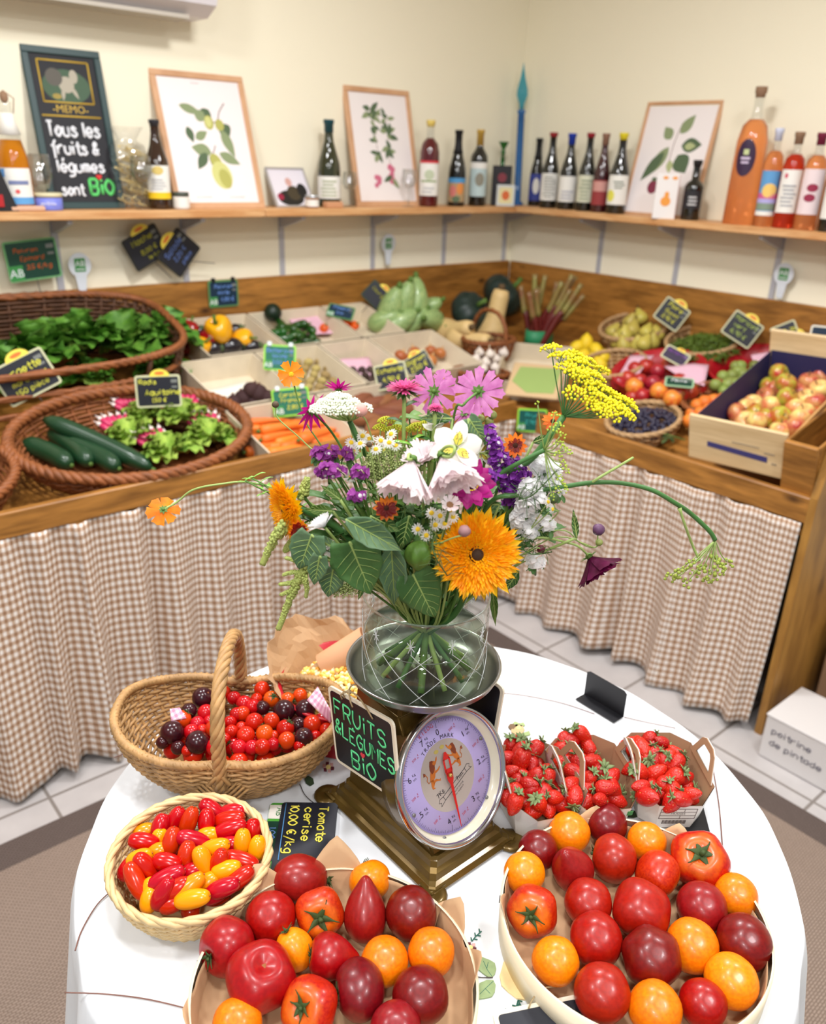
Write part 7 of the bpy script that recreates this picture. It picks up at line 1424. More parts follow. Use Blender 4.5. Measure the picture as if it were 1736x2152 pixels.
for i in range(8):
    a = math.radians(i*KG_); R_ = .0585; x, y = R_*math.sin(a), R_*math.cos(a)
    if i == 0: addtext(nb, '0', x, y-.001, .0115, z=ZF+.0002)
    else: addtext(nb, str(i), x-.004, y, .0115, rot=.25, z=ZF+.0002); addtext(nb, 'Kg', x+.004, y+.004, .0048, rot=.3, z=ZF+.0002); addtext(nb, 'nn.', x+.0045, y-.0015, .0050, rot=.3, z=ZF+.0002)
    if i < 7:
        b = math.radians(i*KG_+24); x, y = .0585*math.sin(b), .0585*math.cos(b); addtext(rd, '500', x-.002, y, .0048, rot=.35, z=ZF+.0002); addtext(rd, 'g', x+.005, y+.0045, .0036, rot=.35, z=ZF+.0002); addtext(rd, 'n.', x+.005, y+.0012, .0045, rot=.35, z=ZF+.0002)
for i, ch in enumerate('TRADE MARK'):
    a = math.radians(-36+i*6.9); addtext(nb, ch, .0500*math.sin(a), .0500*math.cos(a), .0078, rot=-a, z=ZF+.0002)
for i, ch in enumerate('KILOG'):
    a = math.radians(-24+i*4.6); addtext(rd, ch, .0690*math.sin(a), .0690*math.cos(a), .0078, rot=-a, z=ZF+.0002)
addtext(nb, '7Kg.', -.018, -.017, .0085, rot=.42, z=ZF+.0004); addtext(nb, '7nn.', .018, -.009, .0088, rot=.42, z=ZF+.0004)
def pl(mb, pts, r_=.0004, m=None, z=None): return mb.tube([(x, y, ZF+.0003 if z is None else z) for x, y in pts], r_, 4, m, flat=Vector((0, 0, 1)), sq=.5)
ro_ = lambda x, y, a=.42: (x*math.cos(a)-y*math.sin(a), x*math.sin(a)+y*math.cos(a))
for P in ([(-.024, -.0145), (.024, -.0145)], [(-.024, -.0205), (.024, -.0205)], [(-.024, -.0145), (-.030, -.013), (-.034, -.016), (-.031, -.0185), (-.034, -.022), (-.024, -.0205), (-.024, -.0145)], [(.024, -.0145), (.030, -.013), (.034, -.016), (.031, -.0185), (.034, -.022), (.024, -.0205), (.024, -.0145)]): pl(nb, [ro_(*p) for p in P])
for tx, yy in (('Gewicht sechzig', -.0245), ('kilo vergleich', -.0285)): x, y = ro_(0, yy); addtext(nb, tx, x, y, .0036, rot=.42, z=ZF+.0002)
nb.build('black_lettering', m_ink, dl); rd.build('red_lettering', m_red, dl)
# two rampant lions facing each other
ml = flat('lion_orange', 186, 104, 36, .5); mm_ = flat('lion_mane', 120, 54, 26, .5); mc_ = flat('globe_yellow', 186, 170, 90, .5)
def lion(mb, ox, oy, fx, sc_=.001):
    z0, z1 = ZF+.0001, ZF+.0005
    T = lambda pts: [(ox+fx*x*sc_, oy+y*sc_) for x, y in pts]
    def part(pts, m, dz=0): mb.poly(T(pts), z0, z1+dz, m)
    part([(-4, 8), (0, 10), (3, 7), (2, 1), (0, -4), (-4, -8), (-8, -9), (-9, -5), (-7, 1)], 0)        # trunk
    part([(-8, -6), (-4, -6), (-3, -12), (-6, -16), (-3, -18), (-8, -18), (-9, -14)], 0)          # standing leg
    part([(-5, -8), (1, -7), (6, -10), (8, -9), (7, -12), (4, -11), (0, -10), (-4, -12)], 0)           # stepping leg
    part([(1, 8), (6, 12), (9, 16), (10, 20), (8, 19), (5, 14), (0, 11)], 0)                  # raised paw
    part([(2, 3), (7, 4), (11, 7), (11, 5), (8, 2), (2, 0)], 0)                        # lower paw
    part([(-5, 13), (-6, 7), (-4, 1), (0, 3), (3, 8), (4, 14), (1, 18), (-3, 18)], 1, .0001)        # mane
    part([(0, 14), (3, 17), (6, 15), (6, 12), (3, 11), (1, 12)], 0, .0002)                 # face
    pl(mb, T([(-8, -6), (-12, -8), (-14, -4), (-12, 0), (-14, 4), (-16, 5)]), .0006, 0, ZF+.0004); part([(-18, 3), (-15, 3), (-14, 6), (-17, 8)], 1)
lb_ = MB(); lion(lb_, -.0205, .010, 1, .00098); lion(lb_, .0165, .0195, -1, .00092)
lb_.poly(disc(-.0095, .035, .0038, .0026), ZF+.0001, ZF+.0004, 2).poly(disc(.001, .0375, .0038, .0026), ZF+.0001, ZF+.0004, 2); lb_.build('lion_emblem', [ml, mm_, mc_], dl)
mb = MB()
for x, y in ((.0668, .022), (-.066, -.024), (.001, .0765), (.052, -.055), (-.03, -.0722)): mb.lathe([(.0026, ZF+.0002), (.0024, ZF+.0014), (0, ZF+.0016)], 14, c=(x, y, 0))
mb.build('dial_rivets', flat('rivet_grey', 130, 128, 128, .3, metal=.5), dl)
# pointer
pt = MB(); z0, z1 = -.0075, -.0068
def rotp(P): return [(x*math.cos(-.03)-y*math.sin(-.03), x*math.sin(-.03)+y*math.cos(-.03)) for x, y in P]
for P in ([(-.0052, 0), (-.0046, -.006), (-.0022, -.011), (.0022, -.011), (.0046, -.006), (.0052, 0), (.0045, .004), (-.0045, .004)], [(-.0022, -.010), (.0022, -.010), (.0012, -.048), (.0003, -.069), (-.0003, -.069), (-.0012, -.048)], [(-.0062, .006), (-.0036, .004), (-.0034, .024), (-.0060, .022)], [(.0036, .004), (.0062, .006), (.0060, .022), (.0034, .024)], [(-.0060, .021), (.0060, .021), (.0015, .031), (-.0015, .031)], [(-.0062, .006), (-.0045, .0), (.0045, .0), (.0062, .006), (.0050, .009), (-.0050, .009)]): pt.poly(rotp(P), z0, z1)
po = pt.build('pointer', m_redp, dl); MB().lathe([(.0026, z1), (.0026, z1+.002), (.001, z1+.0032), (0, z1+.0032)], 14).build('pivot_screw', flat('brass_screw', 206, 170, 96, .25, metal=.8), dl)
MB().lathe([(DR-.0075, -.0005), (0, -.0005)], 48).build('cover_glass', mat('dial_cover_glass', (1, 1, 1, 1), .01, trans=1, ior=1.01, alpha=.12, spec=.3), dl)
# steel pan
PZ = .9885
pn = thing('scale_pan', 'round stainless steel weighing pan carrying the glass vase', 'pan', Vector((SX, SY, PZ)))
MB().lathe([(0, 0), (.070, 0), (.084, .004), (.0945, .014), (.0975, .0225), (.0985, .0235), (.0975, .0245), (.0955, .0242), (.0925, .016), (.083, .0062), (.069, .0022), (0, .0022)], 80).build('dish', m_pan, pn)
MB().tube([(.0980*math.cos(2*PI*k/90), .0980*math.sin(2*PI*k/90), .0235) for k in range(90)], .0013, 6, closed=True).build('rolled_edge', m_steel, pn)
# hanging slates on the scale
m_twine = flat('jute_twine', 170, 146, 108, .9); m_crf = flat('cream_paint', 236, 228, 204, .5)
M = face_frame(Vector((.524, .6815, .9090)), (0, -.132, .0222), (0, .03, .114)); s1 = thing('chalk_sign', 'cream-edged black slate lettered Fruits & Légumes Bio hanging on the left of the scale', 'sign', M)
W_, H_ = .139, .115
MB().poly(rrect(W_, H_, .008), -.003, 0).build('frame', m_crf, s1); MB().poly(rrect(W_-.010, H_-.010, .006), 0, .0006).build('board', flat('sign_black', 16, 18, 28, .4), s1)
m_mint = flat('mint_marker', 100, 226, 150, .5)
mb = MB(); write(mb, 'FRUiTS', -.058, .020, .023, .00165, adv=.98, rot=-.07, z=.0011); write(mb, '&LÉGUMES', -.060, -.008, .0215, .0016, adv=.80, rot=-.09, z=.0011); write(mb, 'BiO', -.028, -.0465, .0235, .0017, adv=1.05, rot=-.03, z=.0011); mb.build('green_writing', m_mint, s1)
mb = MB(); heart(mb, -.0015, -.0195, .0048, .0016); mb.build('red_heart', flat('heart_red', 226, 66, 76, .5), s1)
mb = MB()
for P in ([(-.030, .053, .001), (-.028, .062, .004), (-.012, .071, .006), (.004, .070, .004), (.018, .060, .003), (.030, .046, .0015)], [(-.012, .071, .006), (-.020, .066, .012), (-.022, .058, .010)], [(-.008, .071, .008), (.0, .063, .012), (.002, .056, .011)], [(-.012, .071, .006), (-.010, .078, .0), (.004, .082, -.01)]): mb.tube(crv(P, 5), .0011, 6)
mb.ell((-.010, .071, .006), (.004, .003, .003), 8, 6).build('twine_loop', m_twine, s1)
M = face_frame(Vector((.694, .672, .910)), (.0, .132, .006), (.006, -.02, .114)); s2 = thing('chalk_sign', 'black slate with cream edge hanging on the right of the scale, behind its dial', 'sign', M)
MB().poly(rrect(W_, H_, .008), -.003, 0).build('frame', m_crf, s2); MB().poly(rrect(W_-.010, H_-.010, .006), 0, .0006).build('board', MATS['sign_black'], s2); MB().poly(rrect(W_-.010, H_-.010, .006), -.0036, -.003).build('back_board', MATS['sign_black'], s2)
MB().tube(crv([(.0, .05, .002), (.0, .062, .004), (.0, .066, -.012), (.0, .052, -.010)], 5), .0012, 6).build('twine_loop', m_twine, s2)
# glass vase with water
VZ = PZ+.0028; VR, VH = .0785, .118
m_vglass = clearglass('vase_glass', (.94, .955, .94, 1), 1.45, .04); m_water = clearglass('vase_water', (.84, .90, .80, 1), 1.2, .01)
vs_ = thing('glass_vase', 'round clear glass vase with cut crossing lines standing on the scale pan', 'vase', Vector((SX, SY, VZ)))
MB().lathe([(0, 0), (VR-.006, 0), (VR-.001, .003), (VR, .01), (VR, VH-.002), (VR-.001, VH), (VR-.0022, VH-.001), (VR-.0024, VH-.006)], 96).build('wall', m_vglass, vs_)
cutm = mat('cut_glass_line', (.9, .93, .93, 1), .25, spec=.7, alpha=.55); mb = MB(); N = 10
def cl_(a0, a1, z0, z1, r_=.00045):
    mb.tube([((VR+.0001)*math.cos(a0+(a1-a0)*k/14), (VR+.0001)*math.sin(a0+(a1-a0)*k/14), z0+(z1-z0)*k/14) for k in range(15)], r_, 4)
for k in range(N):
    a = 2*PI*k/N; da = 2*PI/N
    cl_(a, a+da*1.5, .008, .078); cl_(a+da*1.5, a, .008, .078)
    for j in range(4): b = PI*j/4+.2; cl_(a-.07*math.cos(b), a+.07*math.cos(b), .088-.010*math.sin(b), .088+.010*math.sin(b), .0006)
mb.build('cut_pattern', cutm, vs_)
MB().lathe([(0, .0065), (VR-.0042, .0075), (VR-.0032, .012), (VR-.0032, .066), (0, .066)], 72).build('water', m_water, vs_)
MB().tube([((VR-.002)*math.cos(2*PI*k/90), (VR-.002)*math.sin(2*PI*k/90), .066) for k in range(90)], .0006, 5, closed=True).build('water_edge', flat('water_edge_grey', 110, 120, 108, .2), vs_)
MB().tube([((VR-.001)*math.cos(2*PI*k/90), (VR-.001)*math.sin(2*PI*k/90), VH) for k in range(90)], .0013, 6, closed=True).build('rim', mat('rim_glass', (.85, .9, .88, 1), .05, trans=.9, ior=1.3), vs_)
# the bouquet
FW = ROT @ Vector((0, 0, -1)); FH = Vector((FW.x, FW.y, 0)).normalized(); VC = Vector((SX, SY, 0))
def Fp(px, py, dd): return onpl(px, py, VC-FH*dd, FH)
NZ = VZ+VH
rf = random.Random(77)
m_stg = flat('flower_stem', 92, 128, 56, .55, var=.2, vs=60); m_stl = flat('pale_flower_stem', 150, 172, 96, .5); m_std = flat('thick_green_stem', 64, 110, 52, .5)
m_fl = mat('bouquet_leaf', C3(92, 132, 70), .5, col2=C3(68, 110, 54), vs=30, thin=.3, bump=.4, bs=160); m_fl2 = mat('bouquet_leaf_light', C3(112, 148, 68), .5, col2=C3(84, 124, 50), vs=30, thin=.3); m_fl3 = mat('grey_green_leaf', C3(126, 156, 118), .6, col2=C3(92, 128, 88), vs=22, thin=.3, bump=.6, bs=120)
def flower(name, label, px, py, dd, group=None, cat='flower'):
    P = Fp(px, py, dd); t = thing(name, label, cat, Matrix.Translation(P), group); t['_p'] = tuple(P); return t, P
def stem(t, P, r_=.0016, mt=None, via=None, start=(0, 0, 0), name='stem', deep=True, tgt=None):
    a = math.atan2(P.y-SY, P.x-SX)+rf.uniform(-.5, .5); rn = rf.uniform(.01, .052); top = Vector((SX+rn*math.cos(a), SY+rn*math.sin(a), NZ-.004))
    pts = [P+Vector(start)]+[Fp(*v) for v in (via or [])]
    if not via:
        mid = (P+top)/2+Vector((0, 0, .012)); out = Vector((P.x-SX, P.y-SY, 0))*.18; pts.append(mid+out*.5)
    pts.append(top)
    if deep:
        b = a+PI+rf.uniform(-.6, .6); rb = rf.uniform(.02, .060); pts += [Vector((SX+(top.x-SX)*.2, SY+(top.y-SY)*.2, VZ+.07)), Vector((SX+rb*math.cos(b), SY+rb*math.sin(b), VZ+.012))]
    MB().tube([p-P for p in crv(pts, 6)], r_, 7).build(name, mt or m_stg, t)
def hframe(cdir, spin=0): return frame((0, 0, 0), ROT @ Vector(cdir)) @ Matrix.Rotation(spin, 4, 'Z')
def pet(mb, a, r0, L_, W_, el, cu, cup=.1, tip='round', m=None, nu=4, nv=6, z0=0, tw=0, ruf=0, seed=0):
    c, s_ = math.cos(a), math.sin(a)
    def f(u, v):
        x = (u-.5)*2
        if tip == 'point': w_ = math.sin(PI*(.08+.92*v)**.75)**.9 if v < 1 else 0
        elif tip == 'notch': w_ = .22+.78*v**.7;
        elif tip == 'strap': w_ = .6+.4*math.sin(PI*v) if v < .9 else .5
        else: w_ = math.sin(PI*(.06+.86*v)**1.05)**.7 if v < 1 else .25
        vv = v+(.06*math.cos(x*PI*2.5)*v**4-.08*x*x*v**3 if tip == 'notch' else -.05*x*x*v*v)
        y = x*w_*W_*.5; rr_ = r0+L_*vv*math.cos(el)*(1-.15*abs(cu)*v); z_ = z0+L_*(math.sin(el)*vv+cu*vv*vv)+cup*W_*(x*x)*w_+tw*y+ruf*W_*math.sin(x*7+seed)*v
        return (rr_*c-y*s_, rr_*s_+y*c, z_)
    return mb.grid(f, nu, nv, m)
def ring(mb, n, r0, L_, W_, el, cu, jit=.08, a0=0, **k):
    for i in range(n): pet(mb, a0+2*PI*i/n+rf.uniform(-jit, jit), r0, L_*rf.uniform(.9, 1.06), W_*rf.uniform(.9, 1.08), el+rf.uniform(-jit, jit), cu+rf.uniform(-jit, jit)*.8, seed=i, **k)
    return mb
def headmb(cdir, s_=1, spin=0): mb = MB(); mb.T = hframe(cdir, spin) @ Matrix.Scale(s_, 4); return mb
def bumps(mb, n, R, h, r_, m=None):
    for i in range(n):
        q = (i+.5)/n; a = 2.39996*i; rr_ = R*q**.5; mb.ell((rr_*math.cos(a), rr_*math.sin(a), h*(1-q)), r_, 5, 4, m)
    return mb
def sepals(cdir, s_, R, spin=0, n=8, z=-.002, el=-.1):
    mb = headmb(cdir, s_, spin); ring(mb, n, 0, R, R*.5, el, -.1, tip='point', z0=z, nv=4); mb.ell((0, 0, z-.001), (R*.35, R*.35, R*.3), 10, 6); return mb
PX = lambda px, dd: px*depth(Fp(900, 1050, dd))/FPX
# --- single cosmos-like flowers: name, label, px, py, dd, radius px, facing, petals n, width, colour, tip, elev, stem via
def simple(name, label, px, py, dd, R, cdir, n, wd, mp, mc, tip='notch', el=.15, cu=.0, via=None, rows=1, cR=.2, sm=None, sr=.0014, ruf=.03, group=None, inner=None):
    t, P = flower(name, label, px, py, dd, group); s_ = PX(R, dd); mb = headmb(cdir, s_)
    for q in range(rows): ring(mb, n, .08, 1-.18*q, wd*(1-.1*q), el+.22*q, cu, a0=q*PI/n, tip=tip, z0=.03*q, ruf=ruf)
    mb.build('petals', mp, t)
    if inner: mb = headmb(cdir, s_); ring(mb, n, .08, .55, wd*.8, el+.02, cu, tip='round', z0=.015); mb.build('inner_petal_zone', inner, t)
    if mc: mb = headmb(cdir, s_); bumps(mb, 34, cR, cR*.6, cR*.22).ell((0, 0, 0), (cR, cR, cR*.5), 12, 6); mb.build('flower_centre', mc, t)
    sepals(cdir, s_, .34, z=-.05, el=-.02).build('sepals', m_fl2, t); stem(t, P, sr, sm or m_stg, via); return t
mO = mat('cosmos_orange', C3(255, 160, 8), .5, col2=C3(250, 126, 4), vs=80, thin=.45); mYc = flat('pollen_yellow', 232, 196, 40, .6)
mMg = mat('magenta_petal', C3(206, 20, 150), .45, col2=C3(160, 10, 110), vs=60, thin=.45); mPk = mat('pink_petal', C3(226, 150, 208), .5, col2=C3(200, 110, 178), vs=90, thin=.45); mPk2 = mat('aster_pink', C3(236, 120, 176), .5, col2=C3(216, 84, 150), vs=90, thin=.45)
mW = flat('white_petal', 255, 255, 255, .5, thin=.62); mWp = mat('blush_white_petal', C3(252, 246, 246), .5, col2=C3(246, 228, 232), vs=50, thin=.45); mG = mat('sunflower_gold', C3(255, 214, 20), .5, col2=C3(255, 196, 8), vs=70, thin=.45); mG2 = mat('sunflower_amber', C3(255, 200, 14), .5, col2=C3(252, 166, 6), vs=120, thin=.45)
mDk = flat('dark_flower_disc', 54, 34, 16, .8); mPu = mat('deep_purple_petal', C3(110, 18, 74), .45, col2=C3(70, 6, 40), vs=70, thin=.45); mStat = mat('statice_purple', C3(164, 74, 192), .55, col2=C3(126, 46, 158), vs=90, thin=.45); mStatL = mat('statice_mauve', C3(190, 90, 186), .55, col2=C3(150, 60, 150), vs=90, thin=.45)
mRed = mat('coreopsis_red', C3(150, 26, 6), .5, col2=C3(116, 12, 4), vs=60, thin=.45); mOr2 = mat('marigold_orange', C3(246, 150, 10), .5, col2=C3(226, 90, 6), vs=50, thin=.45); mYel = flat('umbel_yellow', 232, 220, 26, .6); mLime = flat('tansy_lime', 182, 184, 40, .6); mUmb = flat('lace_white', 232, 236, 214, .7); mUmg = flat('lace_green', 168, 182, 112, .7)
simple('orange_cosmos', 'orange cosmos facing the viewer on a thin stem, above the lime price card', 612, 787, -.02, 25, (.25, .1, .95), 6, .85, mO, mYc, via=[(640, 880, -.01), (690, 960, 0)], sr=.0009, cR=.2)
simple('orange_cosmos', 'orange cosmos seen from behind, hanging far left on an arching stem', 343, 1071, .05, 34, (-.25, -.35, -.75), 6, .8, mO, None, via=[(372, 1055, .04), (405, 1030, .04), (460, 1018, .04), (530, 1015, .03), (640, 1050, .03), (740, 1130, .03)], sr=.0012, sm=m_stl, el=.35, cu=-.1)
simple('magenta_daisy', 'magenta daisy with drooping pointed petals, left of the white lace umbel', 655, 862, .03, 44, (-.35, .3, -.4), 13, .2, mMg, None, tip='point', el=-.35, via=[(705, 920, .02), (760, 1030, .02)])
simple('magenta_daisy', 'blurred magenta flower standing behind the white lace umbel', 712, 818, -.14, 30, (.0, .7, -.2), 12, .25, mMg, None, tip='point', el=.3)
simple('pink_cosmos', 'pink cosmos seen from behind, left one of the top pair', 912, 822, .03, 44, (.05, .2, -.95), 10, .42, mPk, None, el=.1, via=[(900, 870, .04), (905, 940, .02)])
simple('pink_cosmos', 'pink cosmos seen from behind, the larger right one of the top pair', 1005, 823, .05, 48, (.15, .1, -.97), 12, .40, mPk, None, el=.05, via=[(975, 850, .07), (950, 900, .05)])
simple('pink_cosmos', 'pink cosmos half hidden below the top pair, over the green leaf', 978, 868, .01, 40, (.3, -.4, -.6), 10, .42, mPk, None, el=.2)
simple('pink_cosmos', 'small out-of-focus pink bloom behind the two top cosmos', 930, 794, -.12, 18, (0, .3, .9), 8, .6, mPk, mYc)
def aster(label, px, py, dd, R, cdir):
    t, P = flower('pink_aster', label, px, py, dd); s_ = PX(R, dd); mb = headmb(cdir, s_)
    for q, (el, L_) in enumerate(((-.05, 1.0), (.15, .95), (.4, .85), (.7, .7), (1.0, .5), (1.25, .35))): ring(mb, 26-3*q, .05, L_, .16, el, .0, tip='strap', nu=2, nv=4, a0=q)
    mb.build('petals', mPk2, t); mb = headmb(cdir, s_); ring(mb, 9, .05, .95, .34, -.25, -.1, tip='point', z0=-.08); ring(mb, 7, .05, .6, .3, -.7, -.1, tip='point', z0=-.1); mb.build('bracts', m_fl, t); stem(t, P, .0022, m_stl)
    mb = MB()
    for k in range(6): blade(mb, ((.002*k), 0, -.02-.018*k), (math.cos(k*2.2), math.sin(k*2.2), .5), .028, .009, (0, 0, 1), k, .05)
    mb.build('stem_leaves', m_fl, t)
aster('pink aster dome seen from the side on an upright leafy stem', 850, 818, .05, 38, (0, .85, .3)); aster('small pink aster bud just under the two pink cosmos', 915, 858, .07, 17, (0, .8, .4))
# --- umbels
def umbel(name, label, px, py, dd, heads, org, mt, ms, nfl, fr, hr, dome=.5, sr=.0022, via=None, cat='flower', rays=True, sm=None):
    t, P = flower(name, label, px, py, dd); O = Fp(*org); mb = MB(); sb = MB(); r = random.Random(int(px))
    for (hx, hy, hd, k) in heads:
        H = Fp(hx, hy, hd); R_ = hr*k; ax_z = (H-O).normalized()
        sb.tube([p-P for p in crv([O, O+(H-O)*.5+Vector((0, 0, -.003)), H-ax_z*R_*.5], 4)], .0007, 5)
        nn = int(nfl*k*k)
        M = frame((0, 0, 0), ax_z*.6+Vector((0, 0, .7)))
        for i in range(nn):
            q = (i+.5)/nn; a = 2.39996*i; rr_ = R_*q**.5; v = M @ Vector((rr_*math.cos(a), rr_*math.sin(a), R_*dome*(1-q)+r.uniform(-.1, .1)*R_)); c = H-P+v
            mb.ell(c, fr*r.uniform(.8, 1.3), 5, 3)
            if i % 3 == 0: sb.tube([H-P-ax_z*R_*.55, c], .0003, 3, caps=False)
    mb.build('florets', mt, t)
    if rays: sb.build('umbel_rays', ms, t)
    P0 = O; t2 = t; stem_pts = [O-P]+[Fp(*v)-P for v in (via or [])]
    a = math.atan2(P.y-SY, P.x-SX); rn = .03; top = Vector((SX+rn*math.cos(a), SY+rn*math.sin(a), NZ-.004)); b = a+PI; MB().tube(crv(stem_pts+[top-P, Vector((SX, SY, VZ+.07))-P, Vector((SX+.05*math.cos(b), SY+.05*math.sin(b), VZ+.012))-P], 6), sr, 8).build('stem', sm or m_std, t)
    return t
r = random.Random(4)
lh = [(710+50*math.cos(a)*q+0, 852-20*(1-q*q)-6*math.sin(a)*q+6*q, .06+.03*math.sin(a)*q*-1, .9) for q, n in ((0, 1), (.35, 6), (.7, 11), (1.0, 16)) for a in [2*PI*k/n+q for k in range(n)]]
umbel('white_lace_umbel', 'white lace umbel seen from the side at the upper left of the bouquet', 715, 850, .06, lh+[(770, 858, .07, 1)], (735, 885, .05), mUmb, m_stl, 26, .0013, .0072, via=[(760, 940, .05), (810, 1040, .03)], sr=.003)
umbel('green_lace_umbel', 'pale green lace umbel facing forward in the middle of the bouquet', 825, 985, .06, [(825+50*math.cos(a)*q, 980+34*math.sin(a)*q, .07-.01*q, 1) for q, n in ((0, 1), (.4, 6), (.8, 12), (1.05, 14)) for a in [2*PI*k/n+q for k in range(n)]], (835, 1030, .03), mUmg, m_stl, 22, .0012, .0068)
umbel('green_lace_umbel', 'small greyish lace umbel hanging below the big leaf at the vase rim', 722, 1240, .06, [(722+26*math.cos(a)*q, 1238+10*math.sin(a)*q, .06, 1) for q, n in ((0, 1), (.6, 6), (1, 9)) for a in [2*PI*k/n for k in range(n)]], (745, 1215, .05), mUmg, m_stl, 18, .0010, .006)
dh = [(1158, 733, .02, .9), (1178, 750, .03, 1.0), (1200, 748, .0, 1.1), (1190, 772, .04, 1), (1215, 765, .02, 1.1), (1228, 760, -.01, 1), (1210, 785, .05, 1), (1232, 785, .03, 1.15), (1248, 795, .01, 1), (1225, 800, .05, 1), (1250, 812, .03, 1.1), (1240, 825, .06, .9), (1268, 820, .02, 1), (1210, 828, .07, 1.0), (1262, 840, .05, 1.1), (1285, 830, .02, 1), (1280, 848, .05, 1.1), (1302, 842, .02, 1.1), (1300, 860, .05, 1.1), (1322, 850, .03, 1), (1262, 862, .07, 1), (1318, 870, .05, .9), (1285, 868, .06, 1), (1245, 852, .07, .9), (1262, 778, -.03, .8)]
umbel('yellow_dill_umbel', 'large bright yellow dill umbel reaching out at the upper right', 1240, 800, .03, dh, (1184, 876, .04), mYel, m_std, 34, .0016, .0135, dome=.35, via=[(1160, 910, .05), (1110, 970, .05), (1040, 1005, .05), (985, 1080, .04)], sr=.0036)
gh = [(1130, 848, .08, .5), (1166, 872, .08, .7), (1174, 895, .09, .8), (1180, 915, .08, .8), (1160, 903, .09, .7), (1176, 935, .09, .9), (1188, 945, .08, .8), (1196, 950, .07, .6), (1172, 955, .09, .7), (1182, 975, .09, .8), (1190, 990, .08, .7), (1176, 1005, .09, .7), (1186, 1025, .08, .8), (1170, 1030, .09, .7), (1160, 1045, .09, .6)]
umbel('green_dill_umbel', 'lime green dill umbel seen from the side in front of the white statice', 1165, 950, .08, gh, (1144, 946, .07), flat('dill_lime', 178, 200, 70, .6), m_stl, 14, .0012, .0075, via=[(1100, 968, .07), (1045, 1002, .06), (1000, 1060, .05)], sr=.0026)
umbel('drooping_dill', 'dill stem arching far right with a drooping green seed umbel', 1500, 1195, .02, [(1430, 1205, .03, .8), (1455, 1190, .03, .9), (1475, 1200, .02, .9), (1500, 1178, .02, .9), (1510, 1195, .03, 1), (1530, 1185, .01, .7), (1420, 1218, .02, .6), (1445, 1225, .03, .7), (1485, 1222, .02, .6), (1495, 1212, .03, .8), (1405, 1212, .02, .6)], (1503, 1135, .02), flat('dill_seed_green', 150, 164, 66, .6), m_stl, 14, .0021, .0105, dome=.6, via=[(1490, 1115, .02), (1450, 1078, .02), (1420, 1058, .03), (1370, 1030, .03), (1310, 1016, .03), (1250, 1014, .04), (1190, 1022, .05), (1090, 1040, .06), (1020, 1070, .05)], sr=.0027)
for lab, pts, w_, mt in (('green dill shoot branching upward from the arching right-hand stem', [(1235, 1020, .04), (1262, 1002, .04), (1300, 980, .0), (1330, 962, -.03)], .0016, m_stl), ('yellow-green dill shoot branching down near the end of the arching stem', [(1428, 1068, .03), (1440, 1105, .03), (1455, 1145, .02), (1470, 1178, .02)], .0016, m_stl)):
    P = Fp(*pts[0]); t = thing('dill_shoot', lab, 'flower stem', Matrix.Translation(P)); MB().tube([Fp(*p)-P for p in pts[:1]]+[q-P for q in crv([Fp(*p) for p in pts], 4)][1:], [w_*1.6]+[w_]*12, 7).build('shoot', mt, t)
def lime(label, heads, dd):
    t, P = flower('lime_achillea', label, heads[0][0], heads[0][1], dd); mb = MB(); sb = MB()
    for hx, hy, R_ in heads:
        H = Fp(hx, hy, dd)-P; R_ = PX(R_, dd)
        for i in range(46): q = (i+.5)/46; a = 2.39996*i; mb.ell(H+Vector((R_*q**.5*math.cos(a), R_*q**.5*math.sin(a), R_*.5*(1-q))), R_*.13, 5, 4)
        sb.tube(crv([H, H+Vector((0, 0, -.02)), Fp(heads[0][0]+5, heads[0][1]+60, dd-.02)-P], 4), .0009, 5)
    mb.build('florets', mLime, t); sb.build('branches', m_stl, t); stem(t, Fp(heads[0][0]+5, heads[0][1]+60, dd-.02), .0015, start=(0, 0, 0)); t.children[-1].location = Fp(heads[0][0]+5, heads[0][1]+60, dd-.02)-P
lime('lime yellow achillea heads behind the chamomile, left of the white lily', [(812, 886, 18), (800, 900, 16), (835, 903, 18), (818, 905, 15)], .035); lime('lime yellow achillea heads between the aster stem and the white lily', [(878, 900, 20), (895, 893, 16), (860, 905, 14)], .035)
# --- chamomile daisies
def daisy(label, px, py, dd, R, cdir):
    t, P = flower('chamomile', label, px, py, dd, 'chamomile daisies'); s_ = PX(R, dd)
    mb = headmb(cdir, s_); ring(mb, 13, .3, .75, .30, -.15, -.1, tip='strap', nu=2, nv=3); mb.build('petals', mW, t)
    mb = headmb(cdir, s_); bumps(mb, 22, .36, .3, .09).ell((0, 0, .0), (.38, .38, .3), 10, 6); mb.build('yellow_centre', mYc, t); stem(t, P, .0006, m_stl, deep=False)
DS = [(762, 916, 'highest left'), (738, 930, 'far left'), (757, 932, 'left of centre'), (776, 922, 'upper middle'), (800, 926, 'upper right'), (818, 930, 'right'), (808, 948, 'lower right'), (832, 936, 'rightmost'), (790, 944, 'lower middle'), (742, 948, 'lowest left'), (822, 912, 'top right')]
for i, (x, y, w_) in enumerate(DS): daisy('small chamomile daisy, the %s one of the cluster under the achillea' % w_, x, y, .06+.01*(i % 3), 13, (rf.uniform(-.4, .4), rf.uniform(.1, .7), .8))
for i, (x, y, w_) in enumerate([(907, 1078, 'upper left'), (925, 1084, 'upper middle'), (946, 1072, 'upper right'), (915, 1103, 'lower left'), (935, 1100, 'lower middle'), (952, 1086, 'rightmost'), (878, 1112, 'far left'), (896, 1125, 'lowest'), (738, 1002, 'lone far left')]):
    daisy('small chamomile daisy, the %s one beside the sunflower and blush flower' % w_ if i < 8 else 'lone small chamomile daisy between the mauve statice at the left', x, y, .13 if i < 8 else .06, 14, (rf.uniform(-.3, .3), rf.uniform(0, .4), .9))
